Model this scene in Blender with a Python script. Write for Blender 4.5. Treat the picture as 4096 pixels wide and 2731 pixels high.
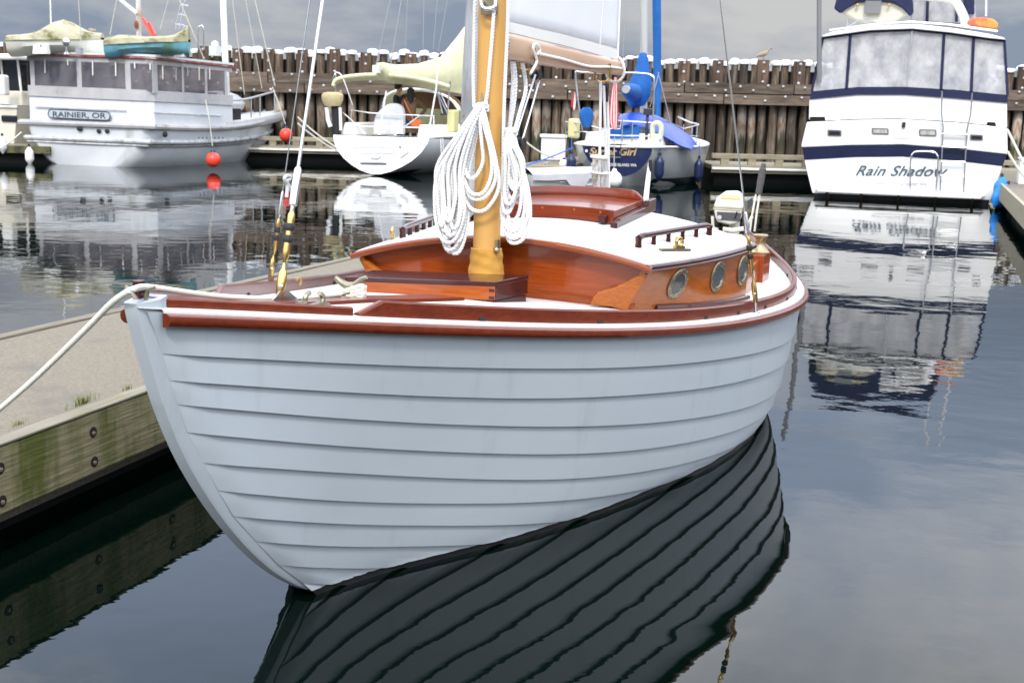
import bpy, math, random
from mathutils import Vector, Matrix, noise as mnoise
random.seed(7)
V = Vector
for o in list(bpy.data.objects): bpy.data.objects.remove(o)
SC = bpy.context.scene
COL = SC.collection
# ------------------------------------------------------------------ camera
FPX, CAMH, HZ, ROLL = 4800.0, 1.6, 944.0, math.radians(1.4)      # focal length and horizon in photo pixels (4096 wide)
_th = math.atan(HZ / FPX)
CF = V((0, math.cos(_th), -math.sin(_th)))
_u0 = V((0, math.sin(_th), math.cos(_th))); _r0 = V((1, 0, 0))
CR = _r0 * math.cos(ROLL) + _u0 * math.sin(ROLL)
CU = _u0 * math.cos(ROLL) - _r0 * math.sin(ROLL)
CP = V((0, 0, CAMH))
cd = bpy.data.cameras.new('camera'); cam = bpy.data.objects.new('camera', cd); COL.objects.link(cam)
cd.sensor_width = 36.0; cd.lens = FPX * 36.0 / 4096.0; cd.clip_start = 0.05; cd.clip_end = 5000
m = Matrix.Identity(4)
for i in range(3):
    m[i][0], m[i][1], m[i][2], m[i][3] = CR[i], CU[i], -CF[i], CP[i]
cam.matrix_world = m
cd.dof.use_dof = True; cd.dof.focus_distance = 4.9; cd.dof.aperture_fstop = 7.5
SC.camera = cam
# ------------------------------------------------------------------ world and sun
SUN_EL, SUN_AZ = math.radians(46), math.radians(184)   # azimuth clockwise from +Y; the sun is behind the photographer's left shoulder
w = bpy.data.worlds.new('World'); SC.world = w; w.use_nodes = True
nt = w.node_tree; N = nt.nodes; L = nt.links
for n_ in list(N): N.remove(n_)
def wn(t, **k):
    n_ = N.new(t)
    for a, b in k.items(): setattr(n_, a, b)
    return n_
sky = wn('ShaderNodeTexSky', sky_type='NISHITA', sun_disc=False, sun_elevation=SUN_EL, sun_rotation=SUN_AZ, air_density=1.2, dust_density=2.0, ozone_density=1.0)
tc = wn('ShaderNodeTexCoord')
sep = wn('ShaderNodeSeparateXYZ'); L.new(tc.outputs['Generated'], sep.inputs[0])
addz = wn('ShaderNodeMath', operation='ADD'); L.new(sep.outputs['Z'], addz.inputs[0]); addz.inputs[1].default_value = 0.22
absz = wn('ShaderNodeMath', operation='ABSOLUTE'); L.new(addz.outputs[0], absz.inputs[0])
dx = wn('ShaderNodeMath', operation='DIVIDE'); L.new(sep.outputs['X'], dx.inputs[0]); L.new(absz.outputs[0], dx.inputs[1])
dy = wn('ShaderNodeMath', operation='DIVIDE'); L.new(sep.outputs['Y'], dy.inputs[0]); L.new(absz.outputs[0], dy.inputs[1])
cmb = wn('ShaderNodeCombineXYZ'); L.new(dx.outputs[0], cmb.inputs[0]); L.new(dy.outputs[0], cmb.inputs[1])
cn = wn('ShaderNodeTexNoise'); cn.inputs['Scale'].default_value = 1.15; cn.inputs['Detail'].default_value = 7; cn.inputs['Roughness'].default_value = 0.55; cn.inputs['Distortion'].default_value = 0.25
coff = wn('ShaderNodeVectorMath', operation='ADD'); L.new(cmb.outputs[0], coff.inputs[0]); coff.inputs[1].default_value = (1.4, 9.2, 0.0); L.new(coff.outputs[0], cn.inputs['Vector'])
cr = wn('ShaderNodeValToRGB')
cr.color_ramp.elements[0].position = 0.40; cr.color_ramp.elements[0].color = (4.5, 5.5, 7.4, 1)      # slate-blue cloud bellies
cr.color_ramp.elements[1].position = 0.62; cr.color_ramp.elements[1].color = (10.6, 10.55, 10.7, 1)       # thin bright cloud
L.new(cn.outputs['Fac'], cr.inputs[0])
mixs = wn('ShaderNodeMix', data_type='RGBA'); mixs.inputs['Factor'].default_value = 0.88
# the dark bank sits low; higher cloud is thinner and brighter, more so round the veiled sun
hi = wn('ShaderNodeMapRange', interpolation_type='SMOOTHSTEP'); hi.inputs['From Min'].default_value = 0.10; hi.inputs['From Max'].default_value = 0.40; hi.inputs['To Min'].default_value = 1.0; hi.inputs['To Max'].default_value = 6.2
L.new(sep.outputs['Z'], hi.inputs['Value'])
dt = wn('ShaderNodeVectorMath', operation='DOT_PRODUCT'); L.new(tc.outputs['Generated'], dt.inputs[0]); dt.inputs[1].default_value = (math.sin(SUN_AZ) * math.cos(SUN_EL), math.cos(SUN_AZ) * math.cos(SUN_EL), math.sin(SUN_EL))
gl0 = wn('ShaderNodeMapRange', interpolation_type='SMOOTHSTEP'); gl0.inputs['From Min'].default_value = -0.3; gl0.inputs['From Max'].default_value = 1.0; gl0.inputs['To Min'].default_value = 1.0; gl0.inputs['To Max'].default_value = 1.3
L.new(dt.outputs['Value'], gl0.inputs['Value'])
fm = wn('ShaderNodeMath', operation='MULTIPLY'); L.new(hi.outputs[0], fm.inputs[0]); L.new(gl0.outputs[0], fm.inputs[1])
sc0 = wn('ShaderNodeVectorMath', operation='SCALE'); L.new(cr.outputs[0], sc0.inputs[0]); L.new(fm.outputs[0], sc0.inputs['Scale'])
L.new(sky.outputs[0], mixs.inputs['A']); L.new(sc0.outputs[0], mixs.inputs['B'])
bg = wn('ShaderNodeBackground'); bg.inputs['Strength'].default_value = 0.055
L.new(mixs.outputs['Result'], bg.inputs['Color'])
wo = wn('ShaderNodeOutputWorld'); L.new(bg.outputs[0], wo.inputs['Surface'])
sl = bpy.data.lights.new('sun', 'SUN'); sun = bpy.data.objects.new('sun', sl); COL.objects.link(sun)
sl.energy = 2.4; sl.angle = math.radians(7); sl.color = (1.0, 0.93, 0.82)
sdir = V((math.sin(SUN_AZ) * math.cos(SUN_EL), math.cos(SUN_AZ) * math.cos(SUN_EL), math.sin(SUN_EL)))
sun.rotation_euler = sdir.to_track_quat('Z', 'Y').to_euler()
sun.location = (-6, -10, 14)
vs = SC.view_settings; vs.view_transform = 'Standard'; vs.look = 'None'; vs.gamma = 1; vs.exposure = 0.12; vs.use_curve_mapping = False
# ------------------------------------------------------------------ pixels to places
def ray(u, v): return CF * FPX + CR * (u - 2048.0) - CU * (v - 1365.5)
def PD(u, v, dep):                     # point on the ray at distance dep along +Y
    d = ray(u, v); return CP + d * (dep / d.y)
def PZ(u, v, z=0.0):                   # point on the ray at height z
    d = ray(u, v); return CP + d * ((z - CAMH) / d.z)
def PP(u, v, p0, nrm):                 # point on the ray in a plane
    d = ray(u, v); return CP + d * ((p0 - CP).dot(nrm) / d.dot(nrm))
# ------------------------------------------------------------------ materials
MATS = {}
def mat(name, col, col2=None, scale=6.0, stretch=(1, 1, 1), rough=0.5, metal=0.0, bump=0.0, coat=0.0, detail=4, contrast=(0.35, 0.65), rvar=0.0,
        bscale=None, spec=0.5, kind='noise', rand=0.0, dirt=None, trans=0.0, ior=1.45, sss=0.0, alpha=1.0, rot=(0, 0, 0)):
    if name in MATS: return MATS[name]
    M = bpy.data.materials.new(name); M.use_nodes = True; t = M.node_tree; b = t.nodes['Principled BSDF']
    b.inputs['Base Color'].default_value = (*col, 1); b.inputs['Roughness'].default_value = rough; b.inputs['Metallic'].default_value = metal
    b.inputs['Coat Weight'].default_value = coat; b.inputs['Coat Roughness'].default_value = 0.04; b.inputs['IOR'].default_value = ior
    b.inputs['Specular IOR Level'].default_value = spec; b.inputs['Transmission Weight'].default_value = trans; b.inputs['Alpha'].default_value = alpha
    tcn = t.nodes.new('ShaderNodeTexCoord'); mp = t.nodes.new('ShaderNodeMapping'); mp.inputs['Scale'].default_value = stretch; mp.inputs['Rotation'].default_value = rot
    if rot[2]: mp.vector_type = 'TEXTURE'; mp.inputs['Scale'].default_value = tuple(1.0 / q for q in stretch)
    t.links.new(tcn.outputs['Object'], mp.inputs[0])
    vec = mp.outputs[0]
    if rand:
        oi = t.nodes.new('ShaderNodeObjectInfo'); ad = t.nodes.new('ShaderNodeVectorMath'); ad.operation = 'ADD'
        ml = t.nodes.new('ShaderNodeMath'); ml.operation = 'MULTIPLY'; ml.inputs[1].default_value = 37.0
        t.links.new(oi.outputs['Random'], ml.inputs[0]); t.links.new(vec, ad.inputs[0]); t.links.new(ml.outputs[0], ad.inputs[1]); vec = ad.outputs[0]
    nz = t.nodes.new('ShaderNodeTexNoise'); nz.inputs['Scale'].default_value = scale; nz.inputs['Detail'].default_value = detail; nz.inputs['Roughness'].default_value = 0.6
    t.links.new(vec, nz.inputs['Vector'])
    fac = nz.outputs['Fac']
    if kind == 'wave':
        wv = t.nodes.new('ShaderNodeTexWave'); wv.bands_direction = 'X'; wv.inputs['Scale'].default_value = scale; wv.inputs['Distortion'].default_value = 6; wv.inputs['Detail'].default_value = 4; wv.inputs['Detail Scale'].default_value = 1.2
        t.links.new(vec, wv.inputs['Vector']); fac = wv.outputs['Fac']
    last = None
    if col2 is not None:
        rp = t.nodes.new('ShaderNodeValToRGB'); rp.color_ramp.elements[0].position = contrast[0]; rp.color_ramp.elements[1].position = contrast[1]
        rp.color_ramp.elements[0].color = (*col, 1); rp.color_ramp.elements[1].color = (*col2, 1)
        t.links.new(fac, rp.inputs[0]); last = rp.outputs[0]
    if dirt:                            # (colour, scale, low, high): blotches with a shape of their own
        n2 = t.nodes.new('ShaderNodeTexNoise'); n2.inputs['Scale'].default_value = dirt[1]; n2.inputs['Detail'].default_value = 6; n2.inputs['Roughness'].default_value = 0.65
        m2 = t.nodes.new('ShaderNodeMapping'); m2.inputs['Scale'].default_value = dirt[4] if len(dirt) > 4 else (1, 1, 1)
        t.links.new(tcn.outputs['Object'], m2.inputs[0]); t.links.new(m2.outputs[0], n2.inputs['Vector'])
        r2 = t.nodes.new('ShaderNodeMapRange'); r2.inputs['From Min'].default_value = dirt[2]; r2.inputs['From Max'].default_value = dirt[3]
        t.links.new(n2.outputs['Fac'], r2.inputs[0])
        mx = t.nodes.new('ShaderNodeMix'); mx.data_type = 'RGBA'; mx.inputs['B'].default_value = (*dirt[0], 1); mx.inputs['A'].default_value = (*col, 1)
        if last: t.links.new(last, mx.inputs['A'])
        t.links.new(r2.outputs[0], mx.inputs['Factor']); last = mx.outputs['Result']
    if rand:
        hv = t.nodes.new('ShaderNodeHueSaturation'); mr = t.nodes.new('ShaderNodeMapRange'); mr.inputs['To Min'].default_value = 1 - rand; mr.inputs['To Max'].default_value = 1 + rand
        t.links.new(oi.outputs['Random'], mr.inputs[0]); t.links.new(mr.outputs[0], hv.inputs['Value'])
        if last: t.links.new(last, hv.inputs['Color'])
        else: hv.inputs['Color'].default_value = (*col, 1)
        last = hv.outputs[0]
    if last: t.links.new(last, b.inputs['Base Color'])
    if rvar:
        r3 = t.nodes.new('ShaderNodeMapRange'); r3.inputs['To Min'].default_value = max(0.02, rough - rvar); r3.inputs['To Max'].default_value = min(1, rough + rvar)
        t.links.new(nz.outputs['Fac'], r3.inputs[0]); t.links.new(r3.outputs[0], b.inputs['Roughness'])
    if bump:
        bp = t.nodes.new('ShaderNodeBump'); bp.inputs['Strength'].default_value = 1.0; bp.inputs['Distance'].default_value = bump
        if bscale:
            n3 = t.nodes.new('ShaderNodeTexNoise'); n3.inputs['Scale'].default_value = bscale; n3.inputs['Detail'].default_value = 5; t.links.new(vec, n3.inputs['Vector']); t.links.new(n3.outputs['Fac'], bp.inputs['Height'])
        else: t.links.new(fac, bp.inputs['Height'])
        t.links.new(bp.outputs[0], b.inputs['Normal'])
    MATS[name] = M
    return M
# ------------------------------------------------------------------ mesh building
def catmull(pts, n=8, closed=False):
    pts = [V(p) for p in pts]; out = []; k = len(pts)
    for i in range(k if closed else k - 1):
        p0 = pts[(i - 1) % k] if (closed or i > 0) else pts[0]; p1 = pts[i]; p2 = pts[(i + 1) % k]
        p3 = pts[(i + 2) % k] if (closed or i < k - 2) else pts[-1]
        for j in range(n):
            t = j / n
            out.append(0.5 * ((2 * p1) + (p2 - p0) * t + (2 * p0 - 5 * p1 + 4 * p2 - p3) * t * t + (3 * p1 - p0 - 3 * p2 + p3) * t ** 3))
    if not closed: out.append(pts[-1])
    return out
def resample(pts, step, closed=False):
    pts = [V(p) for p in pts]
    if closed: pts = pts + [pts[0]]
    out = [pts[0]]; acc = 0.0
    for a, b in zip(pts, pts[1:]):
        l = (b - a).length
        if l < 1e-9: continue
        d = step - acc
        while d <= l:
            out.append(a.lerp(b, d / l)); d += step
        acc = l - (d - step)
    return out
class MB:
    def __init__(s): s.v = []; s.f = []
    def add(s, vs_, fs):
        o = len(s.v); s.v += [V(p) for p in vs_]; s.f += [tuple(i + o for i in q) for q in fs]; return s
    def hexa(s, p):                    # bottom ring 0-3, top ring 4-7
        return s.add(p, [(3, 2, 1, 0), (4, 5, 6, 7), (0, 1, 5, 4), (1, 2, 6, 5), (2, 3, 7, 6), (3, 0, 4, 7)])
    def box(s, c, size, ax=None):
        c = V(c); X, Y, Z = ax or (V((1, 0, 0)), V((0, 1, 0)), V((0, 0, 1))); a, b, h = size[0] / 2, size[1] / 2, size[2] / 2
        return s.hexa([c + X * (i * a) + Y * (j * b) + Z * (k * h) for k in (-1, 1) for i, j in ((-1, -1), (1, -1), (1, 1), (-1, 1))])
    def grid(s, rows, flip=False):
        n = len(rows[0]); fs = []
        for i in range(len(rows) - 1):
            for j in range(n - 1):
                q = (i * n + j, i * n + j + 1, (i + 1) * n + j + 1, (i + 1) * n + j); fs.append(q[::-1] if flip else q)
        return s.add([p for r in rows for p in r], fs)
    def loft(s, rings, caps=True, closed=False):
        n = len(rings[0]); k = len(rings); fs = []
        for i in range(k if closed else k - 1):
            for j in range(n):
                fs.append((i * n + j, i * n + (j + 1) % n, ((i + 1) % k) * n + (j + 1) % n, ((i + 1) % k) * n + j))
        if caps and not closed: fs += [tuple(range(n))[::-1], tuple((k - 1) * n + j for j in range(n))]
        return s.add([p for r in rings for p in r], fs)
    def tube(s, pts, r, seg=8, closed=False, lobes=0, pitch=0.05, flat=1.0, caps=True):
        pts = [V(p) for p in pts]; k = len(pts); rr = r if isinstance(r, (list, tuple)) else [r] * k
        tan = []
        for i in range(k):
            a = pts[(i - 1) % k] if (closed or i) else pts[0]; b = pts[(i + 1) % k] if (closed or i < k - 1) else pts[-1]
            d = b - a; tan.append(d.normalized() if d.length > 1e-9 else V((0, 0, 1)))
        ref = V((0, 0, 1)) if abs(tan[0].z) < 0.9 else V((1, 0, 0))
        nrm = (ref - tan[0] * ref.dot(tan[0])).normalized(); rings = []; dist = 0
        for i in range(k):
            if i:
                dist += (pts[i] - pts[i - 1]).length
                nrm = (nrm - tan[i] * nrm.dot(tan[i])); nrm = nrm.normalized() if nrm.length > 1e-6 else tan[i].orthogonal().normalized()
            bn = tan[i].cross(nrm); tw = dist / pitch * 2 * math.pi / max(lobes, 1) if lobes else 0
            ring = []
            for j in range(seg):
                a = 2 * math.pi * j / seg
                q = rr[i] * (1 + 0.09 * math.cos(lobes * a)) if lobes else rr[i]
                a2 = a + tw
                ring.append(pts[i] + nrm * (math.cos(a2) * q) + bn * (math.sin(a2) * q * flat))
            rings.append(ring)
        return s.loft(rings, caps=caps, closed=closed)
    def prism(s, poly, vec):           # polygon extruded by vec
        poly = [V(p) for p in poly]; vec = V(vec); n = len(poly)
        return s.add(poly + [p + vec for p in poly], [tuple(range(n))[::-1], tuple(range(n, 2 * n))] + [(i, (i + 1) % n, n + (i + 1) % n, n + i) for i in range(n)])
    def lathe(s, o, axis, prof, seg=14):
        o = V(o); axis = V(axis).normalized(); u = axis.orthogonal().normalized(); b = axis.cross(u)
        return s.loft([[o + axis * h + (u * math.cos(2 * math.pi * j / seg) + b * math.sin(2 * math.pi * j / seg)) * max(r, 1e-4) for j in range(seg)] for r, h in prof])
    def ball(s, c, r, seg=14, rings=9, ax=None):
        c = V(c); r = (r, r, r) if not isinstance(r, (tuple, list)) else r; X, Y, Z = ax or (V((1, 0, 0)), V((0, 1, 0)), V((0, 0, 1)))
        return s.loft([[c + X * (r[0] * math.sin(math.pi * (i + .02) / (rings + .04)) * math.cos(2 * math.pi * j / seg)) + Y * (r[1] * math.sin(math.pi * (i + .02) / (rings + .04)) * math.sin(2 * math.pi * j / seg)) - Z * (r[2] * math.cos(math.pi * (i + .02) / (rings + .04))) for j in range(seg)] for i in range(rings + 1)])
ROOTLOC = {}
def root_of(o):
    while o.parent: o = o.parent
    return o
def thing(name, label, cat, loc=(0, 0, 0), rotz=0.0, group=None, local=False):
    o = bpy.data.objects.new(name, None); COL.objects.link(o); o.location = loc; o.rotation_euler = (0, 0, rotz); o.empty_display_size = 0.2
    o['label'] = label; o['category'] = cat
    if group: o['group'] = group
    ROOTLOC[o.name] = None if local else V(loc)
    return o
def tag(o, label, cat, group=None):
    o['label'] = label; o['category'] = cat
    if group: o['group'] = group
    return o
def mesh_of(name, mb, material, smooth=True, angle=35, off=None):
    me = bpy.data.meshes.new(name)
    me.from_pydata([(p - off) if off else p for p in mb.v], [], mb.f); me.update()
    me.materials.append(material)
    if smooth:
        me.polygons.foreach_set('use_smooth', [True] * len(me.polygons)); me.set_sharp_from_angle(angle=math.radians(angle))
    return me
def obj(name, mb, material, parent=None, smooth=True, bevel=0.0, label=None, cat=None, group=None, kind=None, angle=35, bseg=2, origin=None):
    off = None
    if parent is not None:
        rl = ROOTLOC.get(root_of(parent).name)
        off = rl
    elif origin is not None: off = V(origin)
    me = mesh_of(name, mb, material, smooth, angle, off)
    o = bpy.data.objects.new(name, me); COL.objects.link(o)
    if parent is not None: o.parent = parent
    elif origin is not None: o.location = origin
    if bevel:
        bm = o.modifiers.new('bevel', 'BEVEL'); bm.width = bevel; bm.segments = bseg; bm.limit_method = 'ANGLE'; bm.angle_limit = math.radians(40)
    if label: o['label'] = label
    if cat: o['category'] = cat
    if group: o['group'] = group
    if kind: o['kind'] = kind
    return o
def inst(name, me, parent, loc, rot=(0, 0, 0), scale=(1, 1, 1)):
    o = bpy.data.objects.new(name, me); COL.objects.link(o); o.parent = parent
    rl = ROOTLOC.get(root_of(parent).name); o.location = V(loc) - rl if rl else V(loc)
    o.rotation_euler = rot; o.scale = scale
    return o
def text_mesh(name, body, material, parent, o, X, Y, height, width=None, shear=0.0, depth=0.004, bold=0.0, spacing=1.0):
    cu = bpy.data.curves.new(name, 'FONT'); cu.body = body; cu.size = 1.0; cu.extrude = 0.0; cu.shear = shear; cu.offset = bold; cu.space_character = spacing; cu.align_x = 'LEFT'
    tmp = bpy.data.objects.new('tmp', cu); COL.objects.link(tmp)
    dg = bpy.context.evaluated_depsgraph_get(); me0 = bpy.data.meshes.new_from_object(tmp.evaluated_get(dg)); bpy.data.objects.remove(tmp)
    xs = [v.co.x for v in me0.vertices]; ys = [v.co.y for v in me0.vertices]
    sx = height; x0 = min(xs)
    if width: sx = width / (max(xs) - x0)
    X = V(X).normalized(); Y = V(Y).normalized(); Zn = X.cross(Y).normalized()
    mb = MB(); mb.v = [V(o) + X * ((v.co.x - x0) * sx) + Y * (v.co.y * height) + Zn * depth for v in me0.vertices]; mb.f = [tuple(p.vertices) for p in me0.polygons]
    bpy.data.meshes.remove(me0)
    return obj(name, mb, material, parent, smooth=False)
# shared materials
M_white = mat('gelcoat_white', (0.78, 0.77, 0.73), (0.72, 0.71, 0.67), scale=1.5, rough=0.3, rvar=0.08, dirt=((0.5, 0.47, 0.40), 1.2, 0.62, 0.85, (1, 1, .35)))
M_offwhite = mat('paint_offwhite', (0.66, 0.67, 0.66), (0.58, 0.60, 0.60), scale=2.0, rough=0.45, dirt=((0.42, 0.40, 0.30), 1.6, 0.60, 0.80, (1, 1, .25)))
M_steel = mat('stainless_steel', (0.62, 0.62, 0.62), rough=0.22, metal=1.0)
M_alu = mat('aluminium', (0.62, 0.63, 0.64), (0.5, 0.5, 0.52), scale=3, rough=0.38, metal=0.9)
M_black = mat('black_rubber', (0.012, 0.012, 0.014), rough=0.6)
M_navy = mat('navy_canvas', (0.007, 0.010, 0.042), (0.010, 0.014, 0.055), scale=5, rough=0.8, bump=0.004, bscale=9)
M_dark = mat('dark_interior', (0.02, 0.018, 0.017), rough=0.8)
M_vinyl = mat('clear_vinyl', (0.68, 0.67, 0.66), (0.36, 0.36, 0.38), scale=3.4, detail=7, stretch=(1, 1, .7), contrast=(.38, .68), rough=0.07, bump=0.06, bscale=2.4, alpha=0.55, spec=.9)  # colour mottle paints the light and dark of crumpled folds
M_glassd = mat('tinted_glass', (0.015, 0.017, 0.02), rough=0.05)
M_rope = mat('white_rope', (0.74, 0.735, 0.72), rough=0.8, bump=0.0006, bscale=900)
M_ropeold = mat('weathered_rope', (0.42, 0.40, 0.33), rough=0.9)
M_ropeblue = mat('blue_rope', (0.03, 0.12, 0.5), rough=0.8)
M_blue = mat('blue_sailcloth', (0.004, 0.10, 0.34), (0.003, 0.075, 0.27), scale=4, rough=0.75, bump=0.01, bscale=6)
M_tarp = mat('blue_tarpaulin', (0.012, 0.055, 0.40), (0.010, 0.042, 0.30), scale=4, rough=0.4, bump=0.02, bscale=5)
M_cream = mat('cream_canvas', (0.62, 0.60, 0.38), (0.54, 0.52, 0.32), scale=3, rough=0.85, bump=0.012, bscale=4)
M_tan = mat('tan_canvas', (0.48, 0.40, 0.22), (0.40, 0.33, 0.18), scale=4, rough=0.9, bump=0.01, bscale=8)
M_greycanvas = mat('grey_canvas', (0.44, 0.43, 0.42), (0.36, 0.35, 0.35), scale=2.5, rough=0.85, bump=0.015, bscale=5, dirt=((0.16, 0.15, 0.07), 1.1, 0.58, 0.75))
M_red = mat('red_vinyl', (0.75, 0.045, 0.025), (0.70, 0.06, 0.03), scale=4, rough=0.35)
M_navyvinyl = mat('navy_vinyl', (0.010, 0.018, 0.06), rough=0.35)
M_bluevinyl = mat('blue_vinyl', (0.01, 0.22, 0.62), (0.02, 0.18, 0.50), scale=5, rough=0.45)
M_wire = mat('rigging_wire', (0.45, 0.45, 0.45), rough=0.35, metal=0.8)
M_letter = mat('dark_lettering', (0.02, 0.03, 0.05), rough=0.5)
M_palelet = mat('faded_lettering', (0.20, 0.20, 0.21), rough=0.6)
# ================================================================== THE SETTING: water
def water_material():
    M = bpy.data.materials.new('harbour_water'); M.use_nodes = True; t = M.node_tree; b = t.nodes['Principled BSDF']
    b.inputs['Base Color'].default_value = (0.0003, 0.0026, 0.0017, 1); b.inputs['Roughness'].default_value = 0.015; b.inputs['IOR'].default_value = 1.333; b.inputs['Specular IOR Level'].default_value = 0.45
    tcn = t.nodes.new('ShaderNodeTexCoord')
    def nz(scale, det, stretch=(1, 1, 1), dist=0.0):
        mp = t.nodes.new('ShaderNodeMapping'); mp.inputs['Scale'].default_value = stretch; mp.inputs['Rotation'].default_value = (0, 0, 0.5)
        t.links.new(tcn.outputs['Object'], mp.inputs[0]); n_ = t.nodes.new('ShaderNodeTexNoise'); n_.inputs['Scale'].default_value = scale; n_.inputs['Detail'].default_value = det; n_.inputs['Distortion'].default_value = dist
        t.links.new(mp.outputs[0], n_.inputs['Vector']); return n_.outputs['Fac']
    def math_(op, a, b_=None):
        k = t.nodes.new('ShaderNodeMath'); k.operation = op
        for i, q in enumerate((a, b_)):
            if q is None: continue
            if isinstance(q, (int, float)): k.inputs[i].default_value = q
            else: t.links.new(q, k.inputs[i])
        return k.outputs[0]
    patch = t.nodes.new('ShaderNodeMapRange'); patch.inputs['From Min'].default_value = 0.40; patch.inputs['From Max'].default_value = 0.62; patch.inputs['To Min'].default_value = 0.4; patch.inputs['To Max'].default_value = 1.0
    t.links.new(nz(0.22, 2), patch.inputs[0])
    big = math_('MULTIPLY', nz(1.1, 2, (1, 1.25, 1), 0.3), 0.0052)
    small = math_('MULTIPLY', math_('MULTIPLY', nz(5.5, 3, (1, 1.2, 1)), 0.0013), patch.outputs[0])
    h = math_('ADD', big, small)
    bp = t.nodes.new('ShaderNodeBump'); bp.inputs['Strength'].default_value = 1.0; bp.inputs['Distance'].default_value = 1.0
    t.links.new(h, bp.inputs['Height']); t.links.new(bp.outputs[0], b.inputs['Normal'])
    return M
wb = MB().add([(-1500, -60, -.02), (1500, -60, -.02), (1500, 2500, -.02), (-1500, 2500, -.02)], [(0, 1, 2, 3)])
obj('water', wb, water_material(), smooth=False, kind='structure')
# ================================================================== timber breakwater wall
def pile_material():
    M = bpy.data.materials.new('creosoted_pile'); M.use_nodes = True; t = M.node_tree; b = t.nodes['Principled BSDF']; b.inputs['Roughness'].default_value = 0.85
    tcn = t.nodes.new('ShaderNodeTexCoord'); oi = t.nodes.new('ShaderNodeObjectInfo')
    mp = t.nodes.new('ShaderNodeMapping'); mp.inputs['Scale'].default_value = (7, 7, 0.9); t.links.new(tcn.outputs['Object'], mp.inputs[0])
    ad = t.nodes.new('ShaderNodeVectorMath'); ad.operation = 'ADD'; ml = t.nodes.new('ShaderNodeMath'); ml.operation = 'MULTIPLY'; ml.inputs[1].default_value = 53
    t.links.new(oi.outputs['Random'], ml.inputs[0]); t.links.new(mp.outputs[0], ad.inputs[0]); t.links.new(ml.outputs[0], ad.inputs[1])
    n1 = t.nodes.new('ShaderNodeTexNoise'); n1.inputs['Scale'].default_value = 1.3; n1.inputs['Detail'].default_value = 6; n1.inputs['Roughness'].default_value = 0.65; t.links.new(ad.outputs[0], n1.inputs['Vector'])
    sp = t.nodes.new('ShaderNodeSeparateXYZ'); t.links.new(tcn.outputs['Object'], sp.inputs[0])
    # weathered brown-grey wood
    r1 = t.nodes.new('ShaderNodeValToRGB'); e = r1.color_ramp.elements; e[0].position = 0.30; e[0].color = (0.018, 0.012, 0.009, 1); e[1].position = 0.70; e[1].color = (0.25, 0.20, 0.145, 1)
    k = e.new(0.5); k.color = (0.085, 0.058, 0.036, 1)
    t.links.new(n1.outputs['Fac'], r1.inputs[0])
    # tide-zone colours by height plus noise
    ad2 = t.nodes.new('ShaderNodeMath'); ad2.operation = 'MULTIPLY_ADD'; ad2.inputs[1].default_value = 1.5; t.links.new(n1.outputs['Fac'], ad2.inputs[0]); t.links.new(sp.outputs['Z'], ad2.inputs[2])
    r2 = t.nodes.new('ShaderNodeValToRGB'); r2.color_ramp.interpolation = 'LINEAR'; q = r2.color_ramp.elements
    q[0].position = 0.0; q[0].color = (0.012, 0.013, 0.008, 1); q[1].position = 1.0; q[1].color = (0.10, 0.062, 0.04, 1)
    for ps, c in ((0.30, (0.035, 0.032, 0.018)), (0.40, (0.17, 0.13, 0.08)), (0.50, (0.030, 0.034, 0.010)), (0.585, (0.05, 0.045, 0.022)), (0.66, (0.34, 0.29, 0.23)), (0.72, (0.20, 0.10, 0.05)), (0.78, (0.40, 0.35, 0.29)), (0.90, (0.26, 0.20, 0.15)), (0.96, (0.05, 0.035, 0.026))):
        x = q.new(ps); x.color = (*c, 1)
    dv = t.nodes.new('ShaderNodeMath'); dv.operation = 'DIVIDE'; dv.inputs[1].default_value = 2.75; t.links.new(ad2.outputs[0], dv.inputs[0]); t.links.new(dv.outputs[0], r2.inputs[0])
    # only some piles are pale in the tide zone
    pr = t.nodes.new('ShaderNodeMapRange'); pr.inputs['From Min'].default_value = 0.25; pr.inputs['From Max'].default_value = 0.75; t.links.new(oi.outputs['Random'], pr.inputs[0])
    lz = t.nodes.new('ShaderNodeMapRange'); lz.inputs['From Min'].default_value = 2.2; lz.inputs['From Max'].default_value = 1.95; t.links.new(sp.outputs['Z'], lz.inputs[0])
    mm = t.nodes.new('ShaderNodeMath'); mm.operation = 'MULTIPLY'; t.links.new(pr.outputs[0], mm.inputs[0]); t.links.new(lz.outputs[0], mm.inputs[1])
    mx = t.nodes.new('ShaderNodeMix'); mx.data_type = 'RGBA'; t.links.new(mm.outputs[0], mx.inputs['Factor']); t.links.new(r1.outputs[0], mx.inputs['A']); t.links.new(r2.outputs[0], mx.inputs['B'])
    hv = t.nodes.new('ShaderNodeHueSaturation'); mr = t.nodes.new('ShaderNodeMapRange'); mr.inputs['To Min'].default_value = 0.40; mr.inputs['To Max'].default_value = 1.30
    fr = t.nodes.new('ShaderNodeMath'); fr.operation = 'FRACT'; m7 = t.nodes.new('ShaderNodeMath'); m7.operation = 'MULTIPLY'; m7.inputs[1].default_value = 7.31; t.links.new(oi.outputs['Random'], m7.inputs[0]); t.links.new(m7.outputs[0], fr.inputs[0])
    t.links.new(fr.outputs[0], mr.inputs[0]); t.links.new(mr.outputs[0], hv.inputs['Value']); t.links.new(mx.outputs['Result'], hv.inputs['Color']); t.links.new(hv.outputs[0], b.inputs['Base Color'])
    bp = t.nodes.new('ShaderNodeBump'); bp.inputs['Distance'].default_value = 0.03; t.links.new(n1.outputs['Fac'], bp.inputs['Height']); t.links.new(bp.outputs[0], b.inputs['Normal'])
    return M
WY = 34.0
wall = thing('timber_breakwater', 'long dark timber pile breakwater wall with white capped tops behind the boats', 'breakwater', (0, WY, 0))
M_pile = pile_material()
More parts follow.
